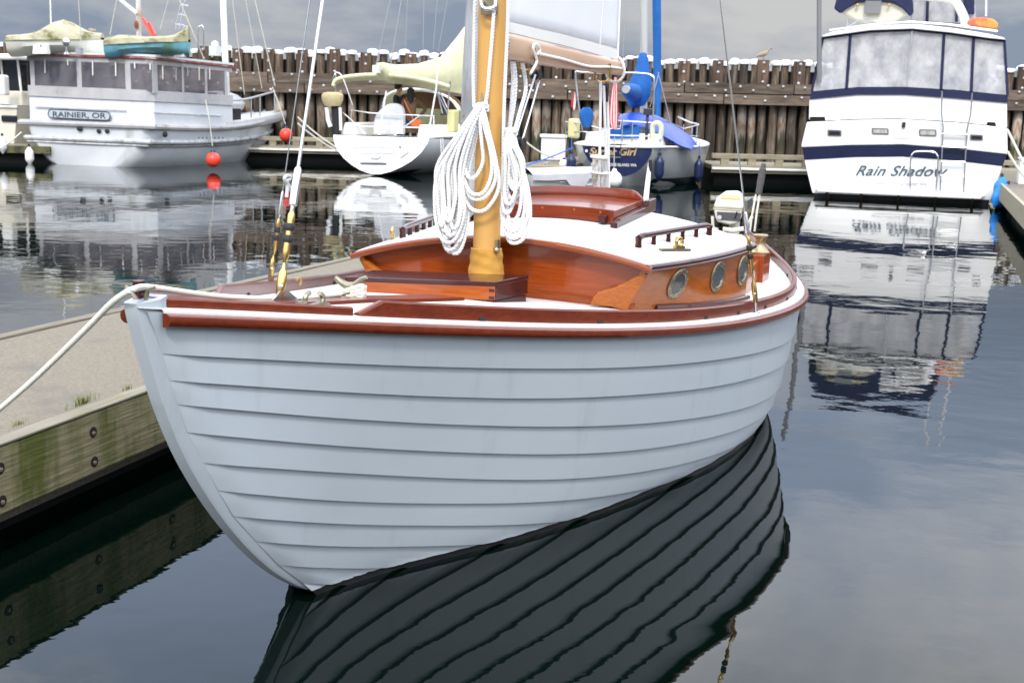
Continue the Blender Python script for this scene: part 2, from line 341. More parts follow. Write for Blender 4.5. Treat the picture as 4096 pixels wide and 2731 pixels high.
M_wale = mat('weathered_wale', (0.050, 0.033, 0.023), (0.165, 0.125, 0.09), scale=3.0, stretch=(.5, 4, 4), rough=0.85, bump=0.02, rand=0.3, contrast=(.3, .7))
M_post = mat('brown_timber_post', (0.042, 0.024, 0.016), (0.125, 0.078, 0.05), scale=3, stretch=(5, 5, .6), rough=0.85, bump=0.02, rand=0.35)
M_cap = mat('white_pile_cap', (0.80, 0.80, 0.80), (0.68, 0.68, 0.68), scale=5, rough=0.5, rand=0.06)
M_bolt = mat('galvanised_bolt', (0.42, 0.43, 0.43), (0.30, 0.30, 0.30), scale=9, rough=0.5, metal=0.5, rand=0.2)
WTOP = 2.92
def pile_mesh(seed):
    rnd = random.Random(seed); mb = MB(); rings = []
    for i, z in enumerate((-0.6, 0.2, 0.7, 1.2, 1.7, 2.2, 2.6, WTOP)):
        r = 0.134 - 0.003 * i; ox, oy = rnd.uniform(-.012, .012), rnd.uniform(-.012, .012)
        rings.append([V((ox + r * math.cos(2 * math.pi * j / 10) * rnd.uniform(.96, 1.04), oy + r * math.sin(2 * math.pi * j / 10) * rnd.uniform(.94, 1.03), z)) for j in range(10)])
    mb.loft(rings); return mesh_of('pile', mb, M_pile, True, 50)
pms = [pile_mesh(i) for i in range(6)]
capm = []
for i in range(4):
    rnd = random.Random(50 + i)
    mb = MB(); mb.loft([[V((r * math.cos(2 * math.pi * j / 10) * rnd.uniform(.95, 1.05), r * math.sin(2 * math.pi * j / 10), h + rnd.uniform(-.008, .008))) for j in range(10)] for r, h in ((.150, -.085), (.158, -.03), (.160, .0), (.135, .035), (.06, .058))])
    capm.append(mesh_of('pile_cap', mb, M_cap, True, 40))
x = -28.0; i = 0
while x < 28.2:
    rz = random.uniform(0, 6.28); dy = random.uniform(-.07, .08); hz_ = random.uniform(-.085, .045); sw_ = random.uniform(.86, 1.08)
    inst('pile', pms[i % 6], wall, (x, WY + dy, hz_), (random.uniform(-.008, .008), random.uniform(-.008, .008), rz), (sw_, sw_, 1))
    inst('pile_cap', capm[i % 4], wall, (x, WY + dy, WTOP + hz_ + 0.01), (random.uniform(-.07, .07), random.uniform(-.09, .09), rz), (sw_ * random.uniform(.92, 1.06), sw_, random.uniform(.7, 1.25)))
    x += random.uniform(0.265, 0.315); i += 1
mb = MB().box((0, 0, 0), (0.29, 0.13, 0.70)); mb.v = [p for p in mb.v]
postm = mesh_of('post', mb, M_post, False)
mb = MB().lathe((0, 0, 0), (0, -1, 0), [(.042, 0), (.042, .012), (.030, .026), (.012, .032)], 8); boltm = mesh_of('bolt', mb, M_bolt)
x = -27.6; k = 0
while x < 27.9:
    px_ = x + random.uniform(-.06, .06); zc = 2.60 + random.uniform(-.03, .03)
    o = inst('post', postm, wall, (px_, WY - 0.215, zc), (0, random.uniform(-.012, .012), 0), (random.uniform(.9, 1.1), 1, random.uniform(.94, 1.03)))
    if -15.2 < x < 15.2:
        for zz in (0.27, 0.03, -0.24): inst('bolt', boltm, wall, (px_ + random.uniform(-.02, .02), WY - 0.28, zc + zz))
    x += random.choice((0.86, 0.95, 1.32)); k += 1
for zc, yo in ((2.20, -.27), (1.92, -.26)):
    x = -28.5
    while x < 28:
        ln = random.uniform(2.6, 4.4)
        mb = MB().box((0, 0, 0), (ln - 0.03, 0.24, 0.265)); me = mesh_of('wale', mb, M_wale, False)
        inst('wale', me, wall, (x + ln / 2, WY + yo + random.uniform(-.015, .015), zc + random.uniform(-.012, .012)), (random.uniform(-.02, .02), random.uniform(-.003, .003), 0))
        x += ln
    x = -15.0
    while x < 15.0:
        inst('bolt', boltm, wall, (x, WY + yo - 0.13, zc + random.choice((-.06, .06)) + random.uniform(-.02, .02)), (0, 0, 0), (.95, 1, .95)); x += random.uniform(0.30, 0.62)
mb = MB().box((0, WY + .32, 1.0), (57, .2, 3.4)); obj('backing', mb, mat('backing_timber', (0.02, 0.015, 0.012), rough=0.9), wall, smooth=False)
# ================================================================== docks
M_conc = mat('weathered_concrete', (0.118, 0.099, 0.072), (0.205, 0.174, 0.126), scale=70, detail=8, rough=0.92, bump=0.003, bscale=160, contrast=(.3, .7), dirt=((0.12, 0.105, 0.085), 2.0, 0.56, 0.72))
M_dtimb = mat('mossy_timber', (0.150, 0.128, 0.062), (0.285, 0.245, 0.140), scale=2.2, stretch=(22, 1.3, 22), rough=0.85, bump=0.005, contrast=(.3, .72), dirt=((0.080, 0.088, 0.012), 2.6, 0.46, 0.62, (2.2, 2.2, .45)), rot=(0, 0, math.radians(-17.5)))
M_dtop = mat('grey_plank_top', (0.150, 0.130, 0.092), (0.24, 0.21, 0.155), scale=2.2, stretch=(22, 1.2, 22), rough=0.85, bump=0.004, contrast=(.3, .7), dirt=((0.12, 0.12, 0.035), 3.0, 0.52, 0.68), rot=(0, 0, math.radians(-17.5)))
M_float = mat('black_float', (0.006, 0.006, 0.006), rough=0.7)
DZ = 0.38
def fdir(ang): a = math.radians(ang); return V((math.sin(a), math.cos(a), 0)), V((math.cos(a), -math.sin(a), 0))
nA = PZ(0, 1789, DZ); nB = PZ(585, 1574, DZ); dd = (nB - nA).normalized(); dn = V((-dd.y, dd.x, 0))   # dn points away from the boat
fA = PZ(0, 1329, DZ); fB = PZ(1407, 1020, DZ); fdv = (fB - fA).normalized()
n0 = nA - dd * 4.6; n1 = nA + dd * 8.2
f0 = fA - fdv * 4.0; f1 = fA + fdv * 6.0
dock = thing('finger_dock', 'grey concrete finger dock edged with a mossy timber beside the grey hull', 'dock', nA.lerp(fA, .5) * V((1, 1, 0)) if False else (nA.x, nA.y, 0))
cw = 0.085                                          # width of the timber cap
c0, c1 = n0 + dn * cw, n1 + dn * cw; g0, g1 = f0 - V((-fdv.y, fdv.x, 0)) * .10, f1 - V((-fdv.y, fdv.x, 0)) * .10
rows = []
for i in range(41):
    t_ = i / 40; a, b = c0.lerp(c1, t_), g0.lerp(g1, t_); rows.append([a.lerp(b, j / 10) + V((0, 0, -0.012 + 0.004 * mnoise.noise(V((a.lerp(b, j / 10)) * 1.3)))) for j in range(11)])
mb = MB().grid(rows); zt = V((0, 0, -.30)); mb.add([rows[0][0], rows[-1][0], rows[-1][-1], rows[0][-1], rows[0][0] + zt, rows[-1][0] + zt, rows[-1][-1] + zt, rows[0][-1] + zt], [(4, 5, 1, 0), (5, 6, 2, 1), (6, 7, 3, 2), (7, 4, 0, 3), (7, 6, 5, 4)])
obj('concrete_deck', mb, M_conc, dock)
down = V((0, 0, -0.245)); th = dn * 0.075
L_ = (n1 - n0).length; cuts = [0, 4.15, 7.9, L_]
for a, b in zip(cuts, cuts[1:]):
    p, q = n0 + dd * (a + .003), n0 + dd * (b - .003)
    mb = MB().hexa([p + down, q + down, q + down + th, p + down + th, p, q, q + th, p + th]); obj('edge_timber', mb, M_dtimb, dock, smooth=False, bevel=.008)
    mb = MB(); s1 = dn * (cw - .002) ; mb.hexa([p + V((0, 0, .004)) - dn * .004, q + V((0, 0, .004)) - dn * .004, q + s1 + V((0, 0, .004)), p + s1 + V((0, 0, .004)), p + V((0, 0, .014)) - dn * .004, q + V((0, 0, .014)) - dn * .004, q + s1 + V((0, 0, .010)), p + s1 + V((0, 0, .010))])
    obj('cap_plank', mb, M_dtop, dock, smooth=False, bevel=.006)
fn = V((-fdv.y, fdv.x, 0))
for a, b in ((0, 3.9), (3.91, 7.0), (7.01, 10.0)):
    p, q = f0 + fdv * a - fn * .075, f0 + fdv * b - fn * .075
    mb = MB().hexa([p + down, q + down, q + down + fn * .075, p + down + fn * .075, p + V((0, 0, -.006)), q + V((0, 0, -.006)), q + V((0, 0, -.006)) + fn * .075, p + V((0, 0, -.006)) + fn * .075]); obj('cap_plank', mb, mat('far_edge_plank', (.120, .102, .072), (.19, .165, .12), scale=2.2, stretch=(22, 1.2, 22), rough=.9, bump=.004, rot=(0, 0, math.radians(-20))), dock, smooth=False, bevel=.006)
mb = MB().hexa([n0 + dn * .2 + V((0, 0, -.75)), n1 + dn * .2 + V((0, 0, -.75)), f1 - fn * .2 + V((0, 0, -.75)), f0 - fn * .2 + V((0, 0, -.75)), n0 + dn * .2 + V((0, 0, -.31)), n1 + dn * .2 + V((0, 0, -.31)), f1 - fn * .2 + V((0, 0, -.31)), f0 - fn * .2 + V((0, 0, -.31))]); obj('float', mb, M_float, dock, smooth=False)
# bolts on flat dark discs that paint the shade of counterbored holes
hm = MB().lathe((0, 0, 0), -dn, [(.021, -.002), (.022, .0012), (.0205, .0014), (.001, .0012)], 14); holem = mesh_of('bolt_hole', hm, mat('hole_shade', (0.012, 0.009, 0.007), rough=.9))
hb = MB().lathe((0, 0, 0), -dn, [(.0085, 0), (.0085, .005), (.005, .007)], 6); hboltm = mesh_of('bolt', hb, mat('rusty_bolt', (.30, .27, .24), (.16, .09, .05), scale=60, rough=.6, metal=.4))
p1 = PP(372, 1730, nA, dn); p2 = PP(0, 1873, nA, dn); stepv = (p1 - p2).dot(dd)
for k in range(-3, 9):
    for dz in (-.075, -.195):
        p = p1 + dd * (stepv * (k)); p.z = DZ + dz
        inst('bolt_hole', holem, dock, p - dn * .0005); inst('bolt', hboltm, dock, p - dn * .0015 + V((0, 0, -.004)))
# grass growing in the joint
M_grass = mat('dock_grass', (0.10, 0.14, 0.018), (0.20, 0.20, 0.05), scale=30, rough=0.7)
def tuft(u, v, n, h, spread, label):
    c = PZ(u, v, DZ); mb = MB(); rnd = random.Random(u)
    for _ in range(n):
        b = c + dd * rnd.gauss(0, spread) * (.45 if rnd.random() < .7 else 1) + dn * rnd.uniform(-.008, .008); a = rnd.uniform(0, 6.28); hh = h * rnd.uniform(.4, 1.1); lean = V((math.cos(a), math.sin(a), 0)) * hh * rnd.uniform(.15, .8); wv = V((-math.sin(a), math.cos(a), 0)) * .0012
        mb.add([b - wv, b + wv, b + lean * .4 + V((0, 0, hh * .7)) + wv * .7, b + lean * .4 + V((0, 0, hh * .7)) - wv * .7, b + lean + V((0, 0, hh * .85))], [(0, 1, 2, 3), (3, 2, 4)])
    mb.v = [p + V((0, 0, .0)) for p in mb.v]
    tag(obj('grass_tuft', mb, M_grass, smooth=False, origin=c), label, 'grass', 'grass tufts in the dock joint')
tuft(330, 1618, 110, .05, .05, 'largest green grass tuft growing in the dock edge joint')
tuft(508, 1560, 34, .03, .03, 'small grass tuft on the dock edge close to the grey bow')
tuft(75, 1700, 44, .025, .028, 'thin grass tuft on the dock edge nearest the picture border')
# walkway floats in front of the wall
M_rail = mat('bull_rail', (0.24, 0.21, 0.145), (0.33, 0.29, 0.20), scale=3, stretch=(1, 6, 6), rough=.85, rand=.15)
M_gtimb = mat('green_fascia', (0.075, 0.080, 0.022), (0.12, 0.105, 0.05), scale=4, rough=.85, dirt=((.03, .028, .015), 3, .5, .65))
def walkway(label, x0, x1, y0, y1, rail=True, strip=True, fasc=None):
    t_ = thing('walkway_float', label, 'dock', ((x0 + x1) / 2, y0, 0))
    obj('deck', MB().box(((x0 + x1) / 2, (y0 + y1) / 2, .33), (x1 - x0, y1 - y0, .10)), M_dtop, t_, smooth=False)
    obj('fascia', MB().box(((x0 + x1) / 2, y0 - .03, .30), (x1 - x0 + .02, .06, .17)), fasc or M_rail, t_, smooth=False)
    if strip: obj('bumper_strip', MB().tube([(x0, y0 - .09, .30), (x1, y0 - .09, .30)], .03, 8), M_white, t_)
    obj('float', MB().box(((x0 + x1) / 2, (y0 + y1) / 2 + .1, -.02), (x1 - x0 - .2, y1 - y0 - .3, .5)), M_float, t_, smooth=False)
    if rail:
        obj('bull_rail', MB().box(((x0 + x1) / 2, y0 + .10, .58), (x1 - x0, .13, .11)), M_rail, t_, smooth=False, bevel=.01)
        xx = x0 + .3
        while xx < x1:
            obj('rail_block', MB().box((xx, y0 + .10, .452), (.18, .12, .142)), M_rail, t_, smooth=False); xx += .62
    return t_
walkway('beige walkway float with raised rail between blue-cover sailboat and white motor yacht', 4.45, 12.5, 27.6, 29.8)
walkway('low walkway float behind the gap between white trawler and cream-cover sailboat', -7.4, -2.9, 32.2, 33.4, True, True)
walkway('mossy green walkway float at the left border under the cream cruiser', -18, -11.0, 28.6, 30.4, False, False, M_gtimb)
a18, l18 = fdir(18.5)
fd = thing('finger_float', 'narrow grey finger float between the two sailboats in the background', 'dock', (-.7, 21.6, 0))
c = V((-1.32, 21.62, 0)); wv = l18 * 1.02
def slab(mb, p, L, W, z0, z1, a=a18, l=l18): return mb.hexa([p + V((0, 0, z0)), p + l * W + V((0, 0, z0)), p + l * W + a * L + V((0, 0, z0)), p + a * L + V((0, 0, z0)), p + V((0, 0, z1)), p + l * W + V((0, 0, z1)), p + l * W + a * L + V((0, 0, z1)), p + a * L + V((0, 0, z1))])
obj('deck', slab(MB(), c + a18 * .05, 10.2, 1.02, .30, .39), M_conc, fd, smooth=False)
obj('end_timber', slab(MB(), c - l18 * .02, .049, 1.06, .20, .40), M_rail, fd, smooth=False)
obj('edge_timber', slab(MB(), c + l18 * 1.021 + a18 * .05, 10.2, .05, .20, .402), M_rail, fd, smooth=False)
obj('float', slab(MB(), c + a18 * .2 + l18 * .1, 9.8, .8, -.3, .29), M_float, fd, smooth=False)
obj('cleat', MB().tube([c + a18 * 3.4 + l18 * .85 + V((0, 0, .46)), c + a18 * 3.7 + l18 * .85 + V((0, 0, .46))], .02, 8).box(c + a18 * 3.55 + l18 * .85 + V((0, 0, .42)), (.05, .12, .07)), M_bolt, fd)
# steel piling
pc = V((PD(1893, 400, 21.3).x - 0.06, 21.25, 0))
M_pst = mat('galvanised_piling', (0.22, 0.225, 0.23), (0.40, 0.40, 0.40), scale=1.6, stretch=(2, 2, .5), rough=0.55, metal=.25, contrast=(.35, .6), dirt=((.30, .20, .10), 3.0, .60, .72))
pil = thing('steel_piling', 'round grey galvanised steel piling rising behind the yellow mast', 'piling', pc)
tl = V((.034, .012, 1)).normalized()
obj('pipe', MB().tube([pc - tl * 1.5, pc + tl * 6.0], .205, 28), M_pst, pil)
mb = MB(); rnd = random.Random(4)
for _ in range(260):
    a = rnd.uniform(3.3, 6.4); h = rnd.gauss(.95, .2); rr = .205 + .006; p = pc + tl * h + V((math.cos(a) * rr, math.sin(a) * rr, 0)); mb.ball(p, rnd.uniform(.006, .02), 6, 4)
o = obj('barnacles', mb, mat('barnacle', (.42, .40, .32), (.12, .12, .05), scale=20, rough=.9), pil); o['kind'] = 'stuff'
# white dock box
b0 = PP(2160, 640, PZ(2160, 640, .40), V((0, 1, 0)))
bx = thing('dock_box', 'white upright dock storage box standing left of blue-cover sailboat', 'box', (b0.x, b0.y, .40))
sc_ = b0.y / FPX
obj('body', MB().box((b0.x + 52 * sc_, b0.y + .3, .40 + 43 * sc_), (96 * sc_, .55, 86 * sc_)), M_white, bx, smooth=False, bevel=.015)
obj('lid', MB().box((b0.x + 52 * sc_, b0.y + .3, .40 + 93 * sc_), (106 * sc_, .62, 12 * sc_)), M_white, bx, smooth=False, bevel=.015)
# ================================================================== boats in the background
class Frame:                                        # local x = to the right across the boat, y = forward, z = up
    def __init__(s, o, ang): s.o = V(o); s.ang = ang; s.a, s.l = fdir(ang)
    def loc(s, w_): q = w_ - s.o; return V((q.dot(s.l), q.dot(s.a), q.z))
    def wld(s, p): p = V(p); return s.o + s.l * p.x + s.a * p.y + V((0, 0, p.z))
    def S(s, u, v, t=0.0): return s.loc(PP(u, v, s.o + s.a * t, s.a))
    def X(s, u, v, x=0.0): return s.loc(PP(u, v, s.o + s.l * x, s.l))
    def D(s, u, v, dep): return s.loc(PD(u, v, dep))
    def thing(s, name, label, cat): return thing(name, label, cat, s.o, -math.radians(s.ang), local=True)
def hull_rings(st, npt=9):
    """st: list of (y, half-breadth at rail, z rail, half-breadth at waterline, fullness); rings run rail-keel-rail"""
    rings = []
    for (y, hb, zr, hw, fu) in st:
        prof = []
        for i in range(npt):
            t = i / (npt - 1); z = zr + (-0.45 - zr) * t
            if z >= 0: k = z / max(zr, .01); x = hw + (hb - hw) * (k ** fu)
            else: x = hw * math.sqrt(max(0.0, 1 - (z / -.46) ** 2))
            prof.append((x, z))
        rings.append([V((x, y, z)) for x, z in prof] + [V((-x, y, z)) for x, z in reversed(prof[:-1])])
    return rings
def deck_of(st, dz=0.0, inset=0.0):
    mb = MB(); mb.grid([[V((-(hb - inset), y, zr + dz)), V((0, y, zr + dz + .05)), V((hb - inset, y, zr + dz))] for (y, hb, zr, hw, fu) in st]); return mb
def rail_line(st, side, dz=0, dx=0): return [V((side * (hb + dx), y, zr + dz)) for (y, hb, zr, hw, fu) in st]
def quad_panel(pts, t, nrm): return MB().prism([V(p) for p in pts], V(nrm) * t)
def fender(name, label, top, ln, r, material, axis=V((0, 0, -1)), group=None, cat='fender'):
    axis = V(axis).normalized(); o = V(top)
    th_ = thing(name, label, cat, o + axis * ln, group=group)
    obj('body', MB().lathe(o, axis, [(.02, 0), (.03, .02), (r * .62, .04 + r * .3), (r * .95, .04 + r * .8), (r, .06 + r), (r, ln - r - .06), (r * .95, ln - r * .8 - .04), (r * .62, ln - r * .3 - .04), (.03, ln - .02), (.02, ln)], 16), material, th_)
    obj('eye', MB().lathe(o - axis * .05, axis, [(.022, 0), (.03, .025), (.03, .07)], 8), M_black, th_)
    return th_
def buoy(label, top, r, material, drop=.14, group=None, cat='buoy', cap=True):
    c = V(top) - V((0, 0, drop + r)); th_ = thing('mooring_buoy', label, cat, c - V((0, 0, r)), group=group)
    obj('ball', MB().ball(c, (r, r, r * 1.03), 20, 12), material, th_)
    obj('neck', MB().lathe(c + V((0, 0, r * .9)), (0, 0, 1), [(r * .42, 0), (r * .3, r * .2), (r * .25, r * .42), (.01, r * .45)], 12), M_navyvinyl if cap else material, th_)
    return th_
def line_thing(name, label, pts, r, material, cat='rope', group=None, seg=6):
    return tag(obj(name, MB().tube([V(p) for p in pts], r, seg), material, origin=V(pts[0])), label, cat, group)
def sag(a, b, s, n=10): a, b = V(a), V(b); return [a.lerp(b, i / n) - V((0, 0, s * 4 * (i / n) * (1 - i / n))) for i in range(n + 1)]
# ------------------------------------------------------------------ A: the white trawler at left
FA = Frame(PZ(611, 672, 0), 21.0)
FA.o = FA.o - FA.l * 1.88
A = FA.thing('trawler', 'white wooden trawler with clear-curtained aft cabin lettered RAINIER, OR', 'trawler')
stA = [(0.00, 1.66, .98, .75, .42), (.18, 1.88, .97, 1.08, .42), (.7, 1.94, .95, 1.38, .5), (1.8, 1.96, .93, 1.5, .55), (3.3, 1.90, .95, 1.42, .6), (4.8, 1.68, 1.06, 1.12, .7), (6.2, 1.26, 1.24, .64, .8), (7.2, .66, 1.46, .24, .9), (7.8, .10, 1.62, .03, 1)]
M_hullA = mat('trawler_white', (0.64, 0.655, 0.66), (0.56, 0.58, 0.59), scale=1.2, rough=0.4, bump=.003, dirt=((.34, .33, .27), 1.3, .60, .80, (1, 1, .3)))
M_anti = mat('dark_antifoul', (0.012, 0.010, 0.010), rough=.6)
obj('hull', MB().loft(hull_rings(stA, 12), caps=True), M_hullA, A, angle=50)
r2 = [[p + V(((.012 if p.x > 0 else -.012), -.008 if p.y < .1 else 0, 0)) for p in r if p.z < .075] for r in hull_rings([(y, hb, zr, hw, fu) for (y, hb, zr, hw, fu) in stA], 30)]
kk = min(len(r) for r in r2); obj('boot_top', MB().grid([r[(len(r) - kk) // 2:(len(r) - kk) // 2 + kk] for r in r2]), M_anti, A)
obj('deck', deck_of(stA[3:], -.12, .06), M_offwhite, A)
def band(st, z, h, out, mat_, name, i0=0, i1=None, r=.03):
    pts = []
    for side in (-1, 1):
        seq = [V((side * (hw + (hb - hw) * (max(z * (zr / .95), 0) / zr) ** fu + out), y, z * zr / .95)) for (y, hb, zr, hw, fu) in st[i0:i1]]
        pts.append(seq)
    path = list(reversed(pts[0])) + pts[1]
    return obj(name, MB().tube(catmull(path, 5), r, 8, flat=1.0), mat_, A)
M_rubA = mat('worn_grey_rail', (0.30, 0.31, 0.32), (0.55, 0.56, 0.56), scale=5, rough=.6, dirt=((.12, .13, .11), 3, .55, .7))
band(stA, .56, .1, .02, M_rubA, 'rub_rail', r=.055)
band(stA, .475, .1, .01, M_rubA, 'lower_rail', r=.025)
band(stA, .90, .1, -.02, M_greycanvas, 'rail_cover', r=.07)
# house walls, canvas skirt, windows, roof
hx, hy1 = 1.90, 3.2
def wall_ring(z, e=0.0): return [V((-hx - e, hy1, z)), V((-hx - e, .32, z)), V((-hx + .30 - e * .5, 0 - e, z)), V((hx - .12, 0 - e, z)), V((hx + e, .12, z)), V((hx + e, hy1, z))]
def strip(z0, z1, e0, e1, name, mat_, slope=-.03, bev=0):
    r0, r1 = wall_ring(z0, e0), wall_ring(z1, e1)
    for r in (r0, r1):
        for p in r: p.z += slope * (p.x / hx) - .02 * max(p.y, 0)
    mb = MB().grid([r0, r1]); inner = [[V((p.x * .97, p.y + (.05 if p.y < 1 else 0), p.z)) for p in r] for r in (r0, r1)]
    mb.grid(inner, True); mb.grid([r1, inner[1]]); mb.grid([inner[0], r0])
    return obj(name, mb, mat_, A, smooth=False)
strip(.90, 1.60, -.01, -.02, 'house_wall', M_hullA)
strip(1.52, 1.765, .012, .008, 'canvas_skirt', M_greycanvas)
strip(2.33, 2.45, .0, -.01, 'canvas_header', M_greycanvas)
for nm, z, e, h, m_ in (('roof', 2.50, .06, .05, M_offwhite), ('roof_edge', 2.455, .05, .05, mat('red_oxide_paint', (.32, .035, .03), (.45, .40, .36), scale=3, stretch=(1, 1, 6), rough=.6, contrast=(.5, .68)))):
    r0, r1 = wall_ring(z, e), wall_ring(z + h, e)
    for r in (r0, r1):
        for p in r: p.z += -.03 * (p.x / hx) - .02 * max(p.y, 0)
    obj(nm, MB().loft([r0, r1]), m_, A, smooth=False)
def zt(x, y): return -.03 * x / hx - .02 * max(y, 0)
def on_house(u):                                     # x,y on the house outline under pixel column u
    if u < 122: q = FA.S(u, 300, 0); f_ = (122 - u) / 45.0; return V((-hx + .30 - .30 * f_, .32 * f_, 0))
    if u <= 611:
        q = FA.S(u, 300, 0); return V((q.x, 0, 0))
    q = FA.X(u, 300, hx); return V((hx, q.y, 0))
def pane(u0, u1, name='window_pane'):
    a, b = on_house(u0), on_house(u1); d_ = (b - a).normalized(); nr = V((d_.y, -d_.x, 0))
    pts = [V((p.x, p.y, z + zt(p.x, p.y))) + nr * .004 for p, z in ((a, 1.76), (b, 1.76), (b, 2.345), (a, 2.345))]
    obj(name, quad_panel(pts, .012, -nr), M_vinylA, A, smooth=False); return a, b, nr
M_vinylA = mat('cloudy_vinyl', (0.24, 0.23, 0.25), (0.12, 0.11, 0.13), scale=1.6, stretch=(1.5, 1.5, .7), rough=0.10, bump=.014, bscale=3, alpha=.5, spec=.7)
for u0, u1 in ((80, 121), (139, 308), (327, 502), (523, 609), (629, 726), (734, 818), (827, 897)): pane(u0, u1)
edges = [77, 124, 137, 310, 325, 504, 521, 611]
for a, b in ((122, 139), (308, 327), (502, 523), (609, 629), (726, 734), (818, 827), (897, 905)):
    p, q = on_house(a), on_house(b) ; d_ = (q - p).normalized(); nr = V((d_.y, -d_.x, 0))
    obj('curtain_post', quad_panel([V((s_.x, s_.y, z + zt(s_.x, s_.y))) + nr * .008 for s_, z in ((p, 1.7), (q, 1.7), (q, 2.4), (p, 2.4))], .02, -nr), M_greycanvas, A, smooth=False)
for u, y0, y1 in ((179, 235, 293), (270, 238, 262), (370, 245, 302), (462, 248, 305), (538, 252, 275), (600, 255, 280), (650, 262, 318), (703, 265, 322), (750, 268, 305), (796, 268, 322), (838, 268, 318)):
    p = on_house(u); nr = V((0, -1, 0)) if u < 611 else V((1, 0, 0)); q = FA.S(u, y0, -.03) if u < 611 else FA.X(u, y0, hx + .03); r = FA.S(u + 1, y1, -.03) if u < 611 else FA.X(u + 1, y1, hx + .03)
    obj('curtain_tie', MB().tube([q, r], .016, 6, flat=.4), M_white, A)
obj('interior', MB().box((0, 1.8, 1.35), (3.3, 2.2, .75)), mat('cabin_clutter', (.10, .06, .04), (.05, .07, .16), scale=2.0, rough=.8, contrast=(.45, .55)), A, smooth=False)
# name board on the stern
sb = [FA.S(u, v, -.035) for u, v in ((206, 437), (300, 441), (430, 448), (437, 451), (442, 457), (443, 465), (441, 474), (436, 480), (428, 482), (300, 476), (206, 471), (200, 468), (196, 462), (195, 454), (197, 446), (201, 440))]
obj('name_board', MB().prism(sb, V((0, -.02, 0))), mat('board_grey', (.42, .45, .48), rough=.4), A, smooth=False)
obj('board_border', MB().tube([p + V((0, -.022, 0)) for p in sb], .012, 6, closed=True), M_letter, A)
o0 = FA.S(212, 467, -.058); o1 = FA.S(424, 474, -.058); Xd = (o1 - o0).normalized(); text_mesh('lettering', 'RAINIER, OR', M_letter, A, o0, Xd, V((0, 0, 1)), .17, (o1 - o0).length, bold=.012)
for (u0, v0, u1, v1) in ((140, 428, 505, 443),):
    obj('trim_strip', MB().tube([FA.S(u0, v0, -.02), FA.S(u1, v1, -.02)], .012, 6), M_rubA, A)
obj('trim_strip', MB().tube([FA.X(616, 451, hx + .02), FA.X(885, 464, hx + .02)], .012, 6), M_rubA, A)
obj('exhaust_port', MB().ball(FA.S(318, 516, -.04), (.085, .03, .055), 14, 8), M_dark, A)
for u in (395, 428): obj('fairlead', MB().ball(FA.S(u, 525, -.03), (.07, .03, .05), 8, 6), M_dark, A)
obj('scupper', MB().ball(FA.X(660, 538, 1.98), (.03, .09, .07), 12, 8), M_dark, A)
for k in range(7): obj('drain_hole', MB().ball(FA.X(795 + k * 16, 552, 1.98), (.02, .02, .02), 6, 4), M_dark, A)
# fore deck gear
obj('foredeck_house', MB().loft([[V((x * 1.0, y, z)) for x, y in ((-.9, 3.3), (.9, 3.3), (.75, 4.9), (-.75, 4.9))] for z in (.85, 1.25)]), M_hullA, A, smooth=False, bevel=.04)
obj('deck_box', MB().box((1.05, 4.3, 1.16), (.38, .5, .36)), M_black, A, smooth=False, bevel=.02)
obj('vent_cowl', MB().lathe((.55, 3.7, 1.1), (0, 0, 1), [(.06, 0), (.06, .35), (.13, .4), (.14, .52), (.02, .58)], 12), M_white, A)
obj('winch_drum', MB().lathe((.2, 5.2, 1.3), (0, 0, 1), [(.16, 0), (.1, .06), (.1, .25), (.16, .3)], 12), M_white, A)
obj('covered_gear', MB().ball((-.2, 5.6, 1.45), (.75, .7, .35), 14, 8), M_greycanvas, A)
rl = [FA.X(905, 402, 1.78), FA.X(985, 397, 1.62), FA.X(1080, 372, 1.3), FA.X(1150, 355, 1.0), FA.X(1193, 335, .7)]
obj('hand_rail', MB().tube(catmull(rl, 6), .028, 8), mat('galvanised_rail', (.45, .46, .46), rough=.5, metal=.4), A)
for u, v0, v1, x in ((1005, 392, 475, 1.58), (1040, 383, 470, 1.45), (1098, 366, 455, 1.24)): obj('stanchion', MB().tube([FA.X(u, v0, x), FA.X(u, v1, x)], .018, 6), M_alu, A)
cov = [FA.X(900, 505, 1.84), FA.X(960, 500, 1.78), FA.X(1040, 486, 1.6), FA.X(1110, 470, 1.35), FA.X(1165, 452, 1.1)]
obj('bulwark_cover', MB().tube(catmull(cov, 5), .13, 10, flat=.6), M_greycanvas, A)
obj('bow_roller', MB().tube(catmull([(0, 7.2, 1.75), (0, 7.6, 2.1), (0, 7.9, 2.12), (0, 7.95, 1.85)], 5), .04, 8), M_alu, A)
# mast, boom, ladder, stack and davit on the roof
obj('white_mast', MB().tube([FA.X(911, 470, 1.5), FA.X(902, 250, 1.5), FA.X(884, -230, 1.5)], .078, 14), M_white, A)
mbase = FA.D(553, 235, 29.2)
obj('derrick_mast', MB().tube([FA.D(557, 240, 29.2), FA.D(555, 60, 29.2), FA.D(548, -230, 29.2)], .062, 12), mat('flaking_mast', (.55, .55, .52), (.33, .22, .15), scale=4, stretch=(1, 1, .4), rough=.7), A)
obj('derrick_boom', MB().tube([FA.D(548, 55, 29.15), FA.D(480, 0, 29.1), FA.D(400, -70, 29.0)], .045, 8), M_offwhite, A)
obj('block', MB().ball(FA.D(545, 100, 29.1), (.05, .05, .1), 10, 8), mat('rusty_brown', (.16, .06, .03), rough=.8), A)
for e_ in (0, 12): obj('red_spar', MB().tube([FA.D(572 + e_ * 2, 75 + e_ * 1.5, 29.0), FA.D(608 + e_, 142, 28.8)], .035, 8), M_red, A)
for k, u in enumerate((715, 745)): obj('ladder_rail', MB().tube([FA.D(702 + k * 14, 120, 30), FA.D(738 + k * 14, -60, 30)], .012, 6), M_alu, A)
